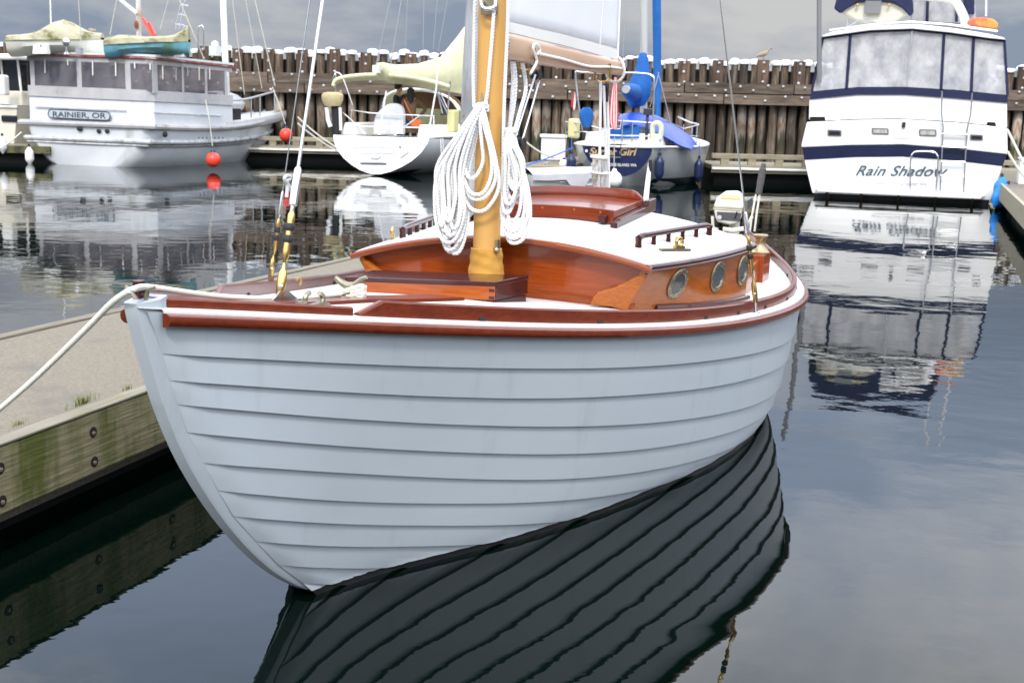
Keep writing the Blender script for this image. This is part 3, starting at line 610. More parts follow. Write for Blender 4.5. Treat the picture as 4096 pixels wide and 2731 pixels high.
for k in range(4): obj('ladder_rung', MB().tube([FA.D(702 + k * 9, 96 - k * 39, 30), FA.D(738 + k * 8, 102 - k * 39, 30)], .014, 6), M_alu, A)
for u in (742, 800): obj('grab_hoop', MB().tube(catmull([FA.D(u - 8, 200 if u > 760 else 130, 28.3), FA.D(u - 8, 118, 28.3), FA.D(u, 107, 28.3), FA.D(u + 12, 112, 28.3), FA.D(u + 16, 200 if u > 760 else 130, 28.3)], 5), .016, 8), M_steel, A)
obj('searchlight', MB().ball(FA.D(265, 170, 27.9), (.1, .08, .1), 14, 10).lathe(FA.D(267, 218, 27.9), (0, 0, 1), [(.09, 0), (.03, .06), (.03, .16)], 10), M_steel, A)
obj('smoke_stack', MB().lathe(FA.D(371, 150, 29), (0, 0, 1), [(.07, -.2), (.07, .13), (.09, .14), (.09, .2)], 12), mat('rusty_stack', (.20, .12, .08), (.35, .30, .25), scale=6, rough=.8), A)
obj('deck_light', MB().box(FA.D(318, 205, 27.9), (.13, .1, .13)), M_alu, A, smooth=False)
obj('horn', MB().box(FA.D(860, 205, 28.6), (.2, .2, .22)).ball(FA.D(860, 180, 28.6), .09, 10, 6), M_offwhite, A)
obj('cradle_chock', MB().prism([FA.D(u, v, 27.95) for u, v in ((130, 216), (133, 180), (142, 178), (157, 205), (172, 178), (182, 180), (187, 216))], V((0, .12, 0))), M_white, A, smooth=False)
for u in (557, 715): obj('cradle_chock', MB().prism([FA.D(u + a_, b_, 27.9) for a_, b_ in ((-22, 228), (-8, 212), (6, 200), (19, 200), (19, 228))], V((0, .1, 0))), M_white, A, smooth=False)
# things carried by A
def skiff(name, label, cl, cr_, w, zt_, dep, mcover, mhull, humps, flip=1):
    """small boat lying across the roof: pixel ends, height from pixels, cover over the top"""
    a, b = PD(*cl, dep), PD(*cr_, dep); ax = (b - a); L__ = ax.length; ax.normalize(); pv = V((-ax.y, ax.x, 0)).normalized(); o = a.lerp(b, .5)
    th_ = thing(name, label, 'dinghy', V((o.x, o.y, o.z - w * .55)))
    rings = []; rings2 = []
    for i in range(13):
        t = i / 12; hw = w * .5 * (math.sin(math.pi * min(max(t * .86 + .12, 0), 1)) ** .55); c_ = a + ax * (L__ * t); h = w * (.32 + .03 * math.cos(2 * math.pi * t))
        rings.append([c_ + pv * (hw * math.cos(x_)) - V((0, 0, h * (math.sin(x_) ** .7) if math.sin(x_) > 0 else 0)) for x_ in [math.pi * j / 8 for j in range(9)]])
        hz2 = humps(t); rings2.append([c_ + pv * (hw * 1.05 * math.cos(x_)) + V((0, 0, hz2 * math.sin(x_) + .012 * mnoise.noise(c_ * 3 + V((j, 0, 0))) - (.05 if j in (0, 8) else 0))) for j, x_ in enumerate([math.pi * j / 8 for j in range(9)])])
    obj('hull', MB().loft(rings), mhull, th_); obj('cover', MB().loft(rings2), mcover, th_)
    return th_
M_cov1 = mat('mildewed_canvas', (.33, .30, .19), (.45, .41, .30), scale=3, rough=.95, bump=.02, bscale=4, dirt=((.11, .11, .035), 2.2, .48, .62))
skiff('covered_dinghy', 'white dinghy under a mildewed tan cover on the trawler roof', (45, 158), (410, 152), 1.15, 0, 28.6, M_cov1, mat('dinghy_cream', (.66, .65, .56), rough=.4), lambda t: .10 + .32 * math.exp(-((t - .58) / .2) ** 2))
M_cov2 = mat('mossy_canvas', (.26, .24, .13), (.38, .35, .24), scale=3, rough=.95, bump=.02, bscale=4, dirt=((.09, .095, .03), 2.2, .48, .62))
d2 = skiff('blue_skiff', 'sky-blue skiff with mossy cover and upturned end on the trawler roof', (430, 175), (757, 160), 1.0, 0, 28.0, M_cov2, mat('sky_blue_paint', (.16, .40, .50), (.12, .24, .16), scale=1.6, rough=.45, contrast=(.45, .62)), lambda t: .10 + .08 * math.exp(-((t - .2) / .2) ** 2) + .22 * max(0, (t - .78) / .22) ** 1.5)
buoy('round red vinyl buoy hanging low on the trawler side nearest the water', PD(852, 592, 27.6), .165, M_red, .10, 'red buoys on the trawler')
buoy('round red vinyl buoy hanging at the trawler bow', PD(1144, 500, 29.8), .165, M_red, .08, 'red buoys on the trawler')
line_thing('buoy_line', 'thin tan line holding the low red buoy', [PD(822, 400, 28.2), PD(838, 480, 27.7), PD(850, 585, 27.6)], .011, M_ropeold)
line_thing('buoy_line', 'thin tan line holding the red buoy at the trawler bow', [PD(1090, 350, 30.6), PD(1120, 430, 30.0), PD(1142, 498, 29.8)], .011, M_ropeold)
for k, (u0, v0, u1, v1, dp, lb) in enumerate(((200, -40, 204, 115, 30, 'white whip aerial above the covered dinghy on the trawler'), )):
    tag(obj('whip_aerial', MB().tube([PD(u0, v0, dp), PD(u1, v1, dp)], .016, 6), M_white, origin=PD(u1, v1, dp)), lb, 'aerial')
for (u0, v0, u1, v1, dp, r, lb) in ((312, -30, 326, 205, 28, .010, 'brown stay wire running up beside the trawler deck light'), (472, -30, 440, 140, 29, .010, 'pale stay line left of the trawler derrick mast'), (690, -60, 640, 120, 30, .008, 'thin stay line right of the trawler derrick mast'), (700, -40, 815, 235, 28.4, .014, 'white guy rope slanting down onto the trawler roof'), (925, -40, 978, 380, 29.5, .010, 'dark stay wire beside the white trawler mast'), (975, -40, 1048, 355, 30, .009, 'middle tan stay rope right of the white trawler mast'), (1010, -40, 1100, 345, 30.5, .013, 'rightmost tan stay rope running to the trawler bow')):
    line_thing('stay_line', lb, [PD(u0, v0, dp), PD(u1, v1, dp)], r, M_ropeold, 'stay')
# ------------------------------------------------------------------ cream cruiser at the left border
FZ = Frame(PD(-90, 640, 30.2) * V((1, 1, 0)), 18.5)
Zb = FZ.thing('cabin_cruiser', 'cream cabin cruiser cut off by the left border behind the trawler', 'boat')
M_creamg = mat('cream_gelcoat', (.62, .58, .48), (.58, .54, .45), scale=2, rough=.3)
stZ = [(0, 1.3, 1.30, 1.0, .6), (2, 1.5, 1.32, 1.15, .6), (4, 1.3, 1.4, .9, .7), (5.5, .2, 1.5, .1, .9)]
obj('hull', MB().loft(hull_rings(stZ, 10)), M_creamg, Zb, angle=50)
obj('deck', deck_of(stZ, .01), M_white, Zb)
obj('coaming', MB().box((0, 2.0, 1.48), (2.4, 3.4, .34)), M_creamg, Zb, smooth=False, bevel=.04)
obj('window', MB().box((0, 2.0, 2.02), (2.25, 3.2, .74)), M_glassd, Zb, smooth=False)
obj('roof', MB().box((0, 1.9, 2.46), (2.7, 3.9, .13)), M_white, Zb, smooth=False, bevel=.05)
for xx in (-.95, -.2, .62, 1.13): obj('window_post', MB().tube([(xx, .37, 1.6), (xx - .06, .37, 2.42)], .03, 6), M_white, Zb)
obj('hull_window', MB().box((1.06, -.02, .98), (.46, .05, .16)), M_glassd, Zb, smooth=False, bevel=.04)
obj('rub_strake', MB().tube([(-1.32, -.02, 1.27), (1.32, -.02, 1.27)], .035, 8), M_white, Zb)
obj('outboard_bracket', MB().box((1.12, -.25, 1.78), (.26, .2, .48)).box((.98, -.25, 1.8), (.12, .18, .44)), M_white, Zb, smooth=False, bevel=.04)
fender('fender', 'white cylindrical fender standing on the mossy walkway at the left border', PD(8, 542, 28.5), .42, .10, M_white)
fender('fender', 'white ribbed fender hanging beside the trawler stern at the waterline', PD(116, 585, 28.4), .44, .10, M_white)
line_thing('mooring_line', 'slack white mooring line from the trawler stern to the left border', sag(PD(85, 530, 28.0), PD(-40, 612, 28.2), .05), .018, M_rope)
# ------------------------------------------------------------------ B: sailboat with cream covers
FB = Frame(PZ(1500, 700, 0), 18.5)
B_ = FB.thing('cruising_sailboat', 'white sailboat with open scooped stern, cream awning and cream boom cover', 'sailboat')
half = [(.84, 1.18), (.70, 1.14), (.52, 1.03), (.34, .84), (.20, .62), (.09, .38), (.02, .12)]
def ringB(y, kx, kz, dz=0): return [V((x * kx, y, z * kz + dz)) for z, x in half] + [V((-x * kx, y, z * kz + dz)) for z, x in reversed(half)]
ringsB = [ringB(0, 1, 1), ringB(1.0, 1.16, 1.05, -.08), ringB(2.6, 1.36, 1.12, -.18), ringB(4.2, 1.3, 1.2, -.2), ringB(5.4, .9, 1.3, -.2), ringB(6.2, .4, 1.4, -.2), ringB(6.6, .04, 1.45, -.2)]
for r in ringsB[1:]:
    pass
# the reverse transom slopes forward towards its top
for i, p in enumerate(ringsB[0]): p.y += p.z * .35
M_hullB = mat('sailboat_white', (.76, .76, .74), (.72, .72, .70), scale=1.5, rough=.25)
obj('hull', MB().loft(ringsB, caps=False), M_hullB, B_, angle=60)
obj('transom', MB().add([p for p in ringsB[0]], [tuple(range(len(ringsB[0])))]), M_hullB, B_, smooth=False)
obj('boot_stripe', MB().grid([[p + V((.01 * (1 if p.x > 0 else -1), -.004, 0)) for p in r if p.z < .14][0:] for r in [ringB(.25, 1.06, 1, -.02), ringB(1.0, 1.17, 1.05, -.08)]]), M_navyvinyl, B_)
obj('deck', MB().grid([[V((-1.18, .3, .85)), V((0, .3, .87)), V((1.18, .3, .85))], [V((-1.56, 2.6, .76)), V((0, 2.6, .82)), V((1.56, 2.6, .76))], [V((-1.1, 5.2, .93)), V((0, 5.2, .99)), V((1.1, 5.2, .93))], [V((-.05, 6.6, 1.02)), V((0, 6.6, 1.03)), V((.05, 6.6, 1.02))]]), M_white, B_)
# stern steps and fittings on the transom
def tpt(u, v, out=.02): q = FB.S(u, v, 0); q = FB.S(u, v, q.z * .35); q.y = q.z * .35 - out; return q
obj('step_recess', MB().prism([tpt(u, v, .001) for u, v in ((1408, 566), (1600, 568), (1575, 640), (1530, 650), (1455, 650), (1425, 628))], V((0, -.012, 0))), mat('recess_shade', (.70, .69, .66), rough=.4), B_, smooth=False, bevel=.01)
for (u0, v0, u1, v1) in ((1418, 585, 1592, 588), (1425, 608, 1585, 612)): obj('step', MB().tube([tpt(u0, v0, .03), tpt(u1, v1, .03)], .035, 8, flat=.5), M_hullB, B_)
obj('hatch_handle', MB().tube(catmull([tpt(1482, 622, .03), tpt(1490, 632, .05), tpt(1515, 633, .05), tpt(1527, 624, .03)], 4), .014, 6), M_steel, B_)
obj('stern_cleat', MB().tube([tpt(1443, 653, .03), tpt(1548, 655, .03)], .018, 6), mat('dark_grey', (.10, .10, .11), rough=.5), B_)
obj('ladder_grip', MB().tube([tpt(1372, 598, .02), tpt(1388, 625, .02)], .016, 6), M_alu, B_)
obj('ladder_grip', MB().tube([tpt(1603, 632, .02), tpt(1636, 608, .02)], .016, 6), M_alu, B_)
o0, o1 = tpt(1473, 577, .03), tpt(1562, 578, .03); text_mesh('lettering', 'JACKSON HOLE WY', M_palelet, B_, o0, (o1 - o0), V((0, .33, 1)), .11, (o1 - o0).length)
obj('speed_sender', MB().lathe(tpt(1603, 587, .0), (0, -1, 0), [(.035, 0), (.03, .05)], 8), M_alu, B_)
# cockpit: coamings, helm seat, dodger, bimini
for sx in (-1, 1): obj('coaming', MB().loft([[V((sx * x, y, z)) for x, z in ((.75, .8), (1.15, .84), (1.05, 1.12), (.8, 1.12))] for y in (.6, 3.4)]), M_white, B_, smooth=False, bevel=.03)
obj('helm_pedestal', MB().prism(catmull([FB.S(u, v, 1.0) for u, v in ((1495, 535), (1500, 470), (1530, 432), (1560, 415), (1595, 420), (1612, 450), (1612, 537))], 3), V((0, .12, 0))), mat('pale_grey_cover', (.52, .52, .54), (.44, .44, .47), scale=3, rough=.7, bump=.01, bscale=6), B_)
aw = []
for t in (0.9, 1.7, 2.5):
    aw.append([FB.S(u, v, t) for u, v in ((1326 + 8 * t, 336 + 9 * t), (1345, 312 + 9 * t), (1400, 297 + 10 * t), (1500, 290 + 11 * t), (1620, 296 + 12 * t), (1720, 314 + 13 * t), (1800, 340 + 9 * t))])
aw = [catmull(r, 3) for r in aw]; mb = MB().grid(aw); mb.grid([[p - V((0, 0, .03)) for p in r] for r in aw], True)
obj('bimini', mb, M_cream, B_)
obj('bimini_valance', MB().tube(aw[0], .045, 8), M_cream, B_)
for (u0, v0, u1, v1, u2, v2) in ((1327, 345, 1342, 300, 1342, 470), (1342, 290, 1370, 310, 1410, 420), (1800, 348, 1800, 330, 1790, 460)):
    obj('bimini_frame', MB().tube(catmull([FB.S(u0, v0, .9), FB.S(u1, v1, .9), FB.S(u2, v2, .9)], 6), .018, 8), M_steel, B_)
dg = [[FB.S(u, v, 3.0) for u, v in catmullpx] for catmullpx in ()]
arc = catmull([FB.S(u, v, 3.0) for u, v in ((1530, 430), (1545, 385), (1590, 363), (1660, 357), (1740, 370), (1800, 395), (1835, 440))], 4)
mb = MB().grid([arc, [V((p.x * .9, 3.9, p.z - .12)) for p in arc], [V((p.x * .8, 4.5, min(p.z, 1.0))) for p in arc]]); obj('dodger', mb, M_cream, B_)
obj('dodger_edge', MB().tube(arc, .03, 6), M_white, B_)
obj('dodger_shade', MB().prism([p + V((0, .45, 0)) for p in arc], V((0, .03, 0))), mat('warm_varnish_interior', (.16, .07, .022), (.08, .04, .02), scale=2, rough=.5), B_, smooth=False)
obj('boom_cover', MB().loft([[c_ + V((rw * math.cos(a_), 0, rh * math.sin(a_) + .03 * mnoise.noise(V((i * .7, j * .5, 0))))) for j, a_ in enumerate([2 * math.pi * j / 10 for j in range(10)])] for i, (c_, rw, rh) in enumerate([(FB.D(1515, 268, 27.6), .10, .08), (FB.D(1525, 285, 27.8), .14, .19), (FB.D(1580, 296, 28.3), .16, .22), (FB.D(1680, 300, 29.3), .18, .28), (FB.D(1770, 296, 30.2), .2, .42), (FB.D(1835, 262, 30.8), .2, .72), (FB.D(1880, 235, 31.2), .2, .95)])]), M_cream, B_)
obj('boom_end', MB().box(FB.D(1506, 277, 27.55), (.15, .12, .17)), M_white, B_, smooth=False)
obj('mast', MB().tube([FB.D(1915, 640, 31.4), FB.D(1935, -300, 31.4)], .1, 12), M_white, B_)
for (pts) in (((1405, 548, .7), (1405, 440, .7), (1480, 452, .9), (1640, 460, .9), (1735, 464, .9), (1735, 545, .7)), ((1370, 450, .55), (1405, 480, .55), (1462, 536, .4)), ((1578, 542, .5), (1630, 500, .5), (1680, 463, .5), (1740, 464, .5)), ((1400, 505, .7), (1735, 512, .7))):
    obj('pushpit_rail', MB().tube([FB.S(u, v, t) for u, v, t in pts], .016, 8), M_steel, B_)
obj('flag_staff', MB().tube([FB.S(1516, 540, .4), FB.S(1545, 365, .4)], .018, 6), M_white, B_)
obj('radar_pole', MB().tube([FB.S(1712, 545, .8), FB.S(1745, 355, .8), FB.S(1751, 264, .8)], .02, 8), M_white, B_)
for u0, u1 in ((1740, 1790), (1750, 1800), (1745, 1770)): obj('bimini_strut', MB().tube([FB.S(u0, 350, 1.2), FB.S(u1, 455, 1.2)], .015, 6), M_alu, B_)
obj('winch', MB().lathe(FB.S(1775, 462, 1.4), (0, 0, 1), [(.09, 0), (.06, .05), (.06, .14), (.08, .16)], 10), M_black, B_)
obj('yellow_locker', MB().box(FB.S(1812, 485, 1.3), (.18, .3, .5)), mat('pale_yellow', (.6, .55, .25), rough=.6), B_, smooth=False, bevel=.03)
for u in (1762, 1771): obj('side_rope', MB().tube([FB.X(u, 555, 1.3), FB.X(u + 6, 672, 1.3)], .016, 6), M_rope, B_)
# outboard hung on the rail with a tan hood
ob = thing('hooded_outboard', 'outboard motor under a tan hood hung on the stern rail of cream-awning sailboat', 'outboard', FB.wld(FB.S(1335, 530, .45)))
obj('hood', MB().loft([[FB.wld(FB.S(1330 + k * r * math.cos(a_) * 44, y_, .45 + .18 * math.sin(a_) * r)) for a_ in [2 * math.pi * j / 14 for j in range(14)]] for y_, k, r in ((425, 1, .72), (400, 1, .98), (382, 1, 1.0), (372, 1, .85), (369, 1, .4))]), M_tan, ob)
obj('leg', MB().loft([[FB.wld(FB.S(1340 + kx * math.cos(a_), y_, .45 + .06 * math.sin(a_))) for a_ in [2 * math.pi * j / 8 for j in range(8)]] for y_, kx in ((425, 16), (460, 13), (500, 10), (525, 14), (540, 9))]), M_black, ob)
obj('guard', MB().tube([FB.wld(FB.S(u, v, .4)) for u, v in ((1307, 430), (1312, 480), (1322, 508))], .05, 8, flat=.5), M_offwhite, ob)
obj('guard', MB().tube([FB.wld(FB.S(u, v, .4)) for u, v in ((1360, 430), (1362, 480), (1363, 522))], .035, 8, flat=.5), M_offwhite, ob)
for (u0, v0, u1, v1, dp, r, lb) in ((1570, -40, 1504, 262, 27.3, .010, 'left backstay wire above cream boom cover'), (1613, -40, 1562, 262, 27.5, .013, 'second backstay wire above cream boom cover'), (1632, -30, 1620, 200, 31, .006, 'faint rigging wire left of the steel piling'), (1696, -30, 1692, 200, 31, .008, 'rigging wire straight above the sailboat dodger'), (1752, -30, 1732, 200, 31, .006, 'faint slanted rigging wire near the steel piling'), (1795, -30, 1752, 210, 31, .006, 'slanted rigging wire nearest the steel piling')):
    line_thing('rigging_wire', lb, [PD(u0, v0, dp), PD(u1, v1, dp)], r, M_wire, 'rigging')
for k, (v0, v1, lb) in enumerate(((470, 590, 'upper slack mooring rope between trawler and cream-awning sailboat'), (495, 602, 'lower slack mooring rope between trawler and cream-awning sailboat'))):
    line_thing('mooring_line', lb, sag(PD(1192, v0, 30.0), PD(1345, v1, 26.8), .04), .02, M_ropeold)
# ------------------------------------------------------------------ people in the cockpit of B
def skin_mesh(name, verts, edges, material, parent, sub=2, rootv=0, label=None):
    me = bpy.data.meshes.new(name); rl = ROOTLOC.get(root_of(parent).name) or V((0, 0, 0))
    me.from_pydata([V(p) - rl for p, r in verts], edges, []); me.materials.append(material)
    o = bpy.data.objects.new(name, me); COL.objects.link(o); o.parent = parent
    sk = o.modifiers.new('skin', 'SKIN'); sk.use_smooth_shade = True
    for i, (p, r) in enumerate(verts):
        d_ = me.skin_vertices[0].data[i]; d_.radius = (r, r) if not isinstance(r, tuple) else r; d_.use_root = (i == rootv)
    ss = o.modifiers.new('sub', 'SUBSURF'); ss.levels = sub; ss.render_levels = sub
    if label: o['label'] = label
    return o
M_skin = mat('skin', (.52, .30, .22), (.46, .26, .19), scale=12, rough=.55)
def person(label, base, face, H_, top_mat, leg_mat, hair_mat, pose, long_hair=False):
    f = V(face).normalized(); r = V((f.y, -f.x, 0)); up = V((0, 0, 1)); b = V(base); k = H_ / 1.75
    P_ = lambda x, y, z: b + (r * x + f * y + up * z) * k
    th_ = thing('person', label, 'person', b)
    J = {'pel': (P_(0, 0, .95), .13 * k), 'waist': (P_(0, .01, 1.12), .115 * k), 'chest': (P_(0, .02, 1.34), .135 * k), 'neck': (P_(0, .0, 1.49), .052 * k), 'chin': (P_(0, .03, 1.56), .062 * k), 'head': (P_(0, .03, 1.64), .083 * k), 'top': (P_(0, .02, 1.71), .055 * k), 'nose': (P_(0, .115, 1.615), .014 * k)}
    for s_, n_ in ((1, 'r'), (-1, 'l')):
        J['sh' + n_] = (P_(.17 * s_, 0, 1.42), .062 * k); el, wr, hd = pose[n_]
        J['el' + n_] = (P_(*el), .045 * k); J['wr' + n_] = (P_(*wr), .032 * k); J['hd' + n_] = (P_(*hd), .036 * k)
        J['hip' + n_] = (P_(.09 * s_, 0, .88), .095 * k); J['kn' + n_] = (P_(.10 * s_, .02, .48), .062 * k); J['an' + n_] = (P_(.10 * s_, -.01, .08), .042 * k); J['toe' + n_] = (P_(.11 * s_, .16, .035), .034 * k)
    def make(name, keys, eds, m_, grow, root):
        ks = list(keys); skin_mesh(name, [(J[q][0], J[q][1] * grow) for q in ks], [(ks.index(a), ks.index(c_)) for a, c_ in eds], m_, th_, 2, ks.index(root))
    allk = list(J); E_ = [('pel', 'waist'), ('waist', 'chest'), ('chest', 'neck'), ('neck', 'chin'), ('chin', 'head'), ('head', 'top'), ('head', 'nose')]
    armE = [('chest', 'shr'), ('shr', 'elr'), ('elr', 'wrr'), ('wrr', 'hdr'), ('chest', 'shl'), ('shl', 'ell'), ('ell', 'wrl'), ('wrl', 'hdl')]
    legE = [('pel', 'hipr'), ('hipr', 'knr'), ('knr', 'anr'), ('anr', 'toer'), ('pel', 'hipl'), ('hipl', 'knl'), ('knl', 'anl'), ('anl', 'toel')]
    make('body', allk, E_ + armE + legE, M_skin, 1.0, 'pel')
    make('jacket', ['pel', 'waist', 'chest', 'shr', 'elr', 'wrr', 'shl', 'ell', 'wrl'], [('pel', 'waist'), ('waist', 'chest'), ('chest', 'shr'), ('shr', 'elr'), ('elr', 'wrr'), ('chest', 'shl'), ('shl', 'ell'), ('ell', 'wrl')], top_mat, 1.24, 'pel')
    make('trousers', ['pel', 'hipr', 'knr', 'anr', 'hipl', 'knl', 'anl'], [e for e in legE if not e[1].startswith('toe')], leg_mat, 1.16, 'pel')
    hc = P_(0, .005, 1.67); hm_ = MB().ball(hc, (.098 * k, .098 * k, .085 * k), 14, 9, (r, f, up))
    if long_hair: hm_.loft([[P_(x_ * math.cos(a_), -.055 + .045 * math.sin(a_), z_) for a_ in [2 * math.pi * j / 10 for j in range(10)]] for z_, x_ in ((1.70, .085), (1.6, .10), (1.48, .095), (1.36, .07), (1.30, .03))])
    obj('hair', hm_, hair_mat, th_)
    return th_, P_
pz = .38
b1 = FB.wld(FB.D(1592, 420, 28.6)); b1.z = pz - .04
person('man in a dark jacket standing in profile under the cream awning', b1, (.94, -.3, 0), 1.70, mat('black_jacket', (.008, .009, .012), rough=.8), mat('dark_trousers', (.012, .014, .022), rough=.8), mat('dark_hair', (.02, .014, .01), rough=.6), {'r': ((.20, .06, 1.15), (.16, .24, 1.02), (.13, .31, 1.0)), 'l': ((-.21, .02, 1.14), (-.19, .16, .96), (-.17, .22, .92))})
b2 = FB.wld(FB.D(1642, 470, 28.3)); b2.z = pz
w_, Pw = person('woman in a brown coat seen from behind with hand on hip under the awning', b2, (-.12, .99, 0), 1.56, mat('brown_coat', (.105, .062, .030), (.08, .048, .024), scale=6, rough=.85), mat('black_leggings', (.01, .01, .012), rough=.8), mat('black_hair', (.012, .008, .007), rough=.5), {'r': ((.40, -.04, 1.20), (.22, .02, 1.02), (.17, .05, 1.0)), 'l': ((-.22, .02, 1.14), (-.16, .18, .98), (-.12, .24, .97))}, True)
obj('coat_skirt', MB().loft([[Pw(x_ * math.cos(a_), x_ * .75 * math.sin(a_), z_) for a_ in [2 * math.pi * j / 14 for j in range(14)]] for z_, x_ in ((1.06, .16), (.9, .19), (.72, .21), (.60, .215))], caps=False), MATS['brown_coat'], w_)
bag = thing('shoulder_bag', 'orange leather shoulder bag hanging at the side of the woman in brown', 'bag', Pw(.14, -.24, .76))
obj('bag_body', MB().loft([[Pw(.14 + x_ * math.cos(a_), -.23 + .06 * math.sin(a_), z_) for a_ in [2 * math.pi * j / 12 for j in range(12)]] for z_, x_ in ((.76, .10), (.78, .15), (.90, .14), (.95, .10))]), mat('orange_leather', (.50, .11, .025), rough=.5), bag)
obj('strap', MB().tube(catmull([Pw(.06, -.23, .94), Pw(-.06, -.20, 1.2), Pw(-.15, -.12, 1.40), Pw(-.14, .02, 1.47)], 5), .013, 6), MATS['orange_leather'], bag)
# ------------------------------------------------------------------ C: sailboat with blue covers
FC = Frame(PZ(2462, 742, 0), 18.5)
C_ = FC.thing('blue_cover_sailboat', 'pale grey sailboat with navy transom lettered Surfer Girl and blue covers', 'sailboat')
stC = [(.55, 1.02, .80, .30, .35), (1.1, 1.22, .79, .78, .42), (2.0, 1.40, .78, 1.08, .5), (3.0, 1.42, .79, 1.12, .55), (4.0, 1.15, .84, .8, .65), (4.8, .62, .92, .32, .8), (5.3, .08, .98, .03, 1)]
M_hullC = mat('pale_grey_gelcoat', (.42, .43, .42), (.38, .39, .38), scale=1.3, rough=.22)
tr = [(.795, .755), (.66, .72), (.50, .63), (.36, .50), (.26, .36), (.19, .18), (.17, .02)]
ring0 = [V((x, .0 + (z - .8) * -.25, z)) for z, x in tr] + [V((-x, .0 + (z - .8) * -.25, z)) for z, x in reversed(tr[:-1])]
rr_ = hull_rings(stC, 9)
def resamp(ring, n):
    ds = [0]
    for a, b in zip(ring, ring[1:]): ds.append(ds[-1] + (b - a).length)
    out = []
    for i in range(n):
        t = ds[-1] * i / (n - 1); j = max(k for k in range(len(ds)) if ds[k] <= t + 1e-9); j = min(j, len(ring) - 2)
        out.append(ring[j].lerp(ring[j + 1], (t - ds[j]) / max(ds[j + 1] - ds[j], 1e-9)))
    return out
rings = [resamp(r, 25) for r in [ring0] + rr_]
obj('hull', MB().loft(rings, caps=False), M_hullC, C_, angle=70)
obj('transom', MB().add(ring0, [tuple(range(len(ring0)))]), mat('navy_gelcoat', (.022, .030, .085), (.028, .038, .10), scale=2, rough=.12), C_, smooth=False)
obj('boot_top', MB().grid([[p + V((.012 * (1 if p.x > 0 else -1), -.006, 0)) for p in resamp([q for q in hull_rings([s_], 60)[0] if q.z < .15], 12)] for s_ in stC]), mat('dark_teal_boot', (.006, .02, .022), rough=.4), C_)
obj('deck', deck_of([(0.0, .755, .80, 0, 1)] + stC, .012), M_white, C_)
obj('toe_rail', MB().tube(catmull([V((-x_, y, z + .02)) for y, x_, z in ((5.3, .08, .98), (4.0, 1.15, .84), (2.5, 1.42, .79), (1.1, 1.22, .79), (.55, 1.02, .80), (.02, .76, .80))] + [V((0, -.02, .805))] + [V((x_, y, z + .02)) for y, x_, z in ((.02, .76, .80), (.55, 1.02, .80), (1.1, 1.22, .79), (2.5, 1.42, .79), (4.0, 1.15, .84), (5.3, .08, .98))], 4), .022, 8), M_white, C_)
def tq(u, v, out=.012): q = FC.S(u, v, 0); q.y = (q.z - .8) * -.25 - out; return q
o0, o1 = tq(2356, 619), tq(2548, 622); text_mesh('lettering', 'Surfer Girl', mat('cream_gold_lettering', (.58, .42, .22), rough=.5), C_, o0, o1 - o0, V((0, -.25, 1)), .215, (o1 - o0).length, shear=.28, bold=.03)
o0, o1 = tq(2360, 663), tq(2543, 667); text_mesh('lettering', 'MARROWSTONE ISLAND, WA', M_white, C_, o0, o1 - o0, V((0, -.25, 1)), .085, (o1 - o0).length, bold=.03)
obj('boarding_ladder', MB().tube([tq(2486, 575, .05), tq(2482, 632, .05)], .012, 6).tube([tq(2436, 629, .05), tq(2484, 630, .05)], .012, 6), M_steel, C_)
obj('port_ring', MB().lathe(tq(2345, 604, .0), (0, -1, 0), [(.03, 0), (.03, .015), (.018, .015)], 10), M_white, C_)
cab = [[V((x, y, z)) for x, z in ((-.85, .8), (-.78, 1.12), (-.5, 1.2), (.5, 1.2), (.78, 1.12), (.85, .8))] for y in (1.7, 2.6, 4.0)]; cab[2] = [V((p.x * .55, p.y, p.z)) for p in cab[2]]
obj('cabin', MB().loft(cab), M_white, C_, smooth=False, bevel=.03)
obj('cockpit_coaming', MB().loft([[V((x, y, z)) for x, z in ((-.86, .8), (-.82, 1.08), (.82, 1.08), (.86, .8))] for y in (.5, 1.6)]), M_white, C_, smooth=False, bevel=.04)
obj('weather_cloth', MB().prism([FC.S(u, v, .45) for u, v in ((2440, 506), (2560, 503), (2556, 553), (2440, 556))], V((0, .02, 0))), M_blue, C_, smooth=False)
# rails and stanchions
def rail(pts, r=.013, nm='pushpit_rail'): obj(nm, MB().tube([FC.S(u, v, t) for u, v, t in pts], r, 7), M_steel, C_)
rail([(2264, 578, .9), (2262, 488, .9), (2320, 492, .5), (2400, 515, .1), (2480, 517, .1), (2492, 458, .1), (2440, 448, .1), (2432, 565, .1)]); rail([(2264, 530, .9), (2330, 527, .4), (2420, 540, .1), (2500, 543, .1), (2606, 545, .5)])
rail([(2606, 590, .55), (2610, 470, .55), (2614, 492, .55), (2440, 480, .1)]); rail([(2490, 470, .1), (2488, 575, .1)]); rail([(2530, 490, .3), (2528, 570, .3)])
for u, v0, v1, t in ((2690, 505, 590, 1.9), (2735, 498, 592, 2.4), (2790, 495, 600, 2.9), (2770, 505, 596, 2.7)): obj('stanchion', MB().tube([FC.S(u, v0, t), FC.S(u - 6, v1, t)], .012, 6), M_steel, C_)
rail([(2610, 470, .55), (2680, 490, 1.9), (2735, 515, 2.4), (2795, 500, 2.9)], .009, 'lifeline'); rail([(2610, 520, .55), (2690, 540, 1.9), (2792, 545, 2.9)], .007, 'lifeline'); rail([(2712, 468, 3.4), (2760, 490, 3.3), (2796, 498, 3.1)], .016, 'bow_pulpit')
obj('gallows', MB().tube(catmull([FC.S(u, v, .9) for u, v in ((2330, 520), (2312, 400), (2303, 295), (2330, 290), (2480, 292), (2560, 294), (2605, 302), (2616, 330), (2612, 470))], 4), .022, 8), M_steel, C_)
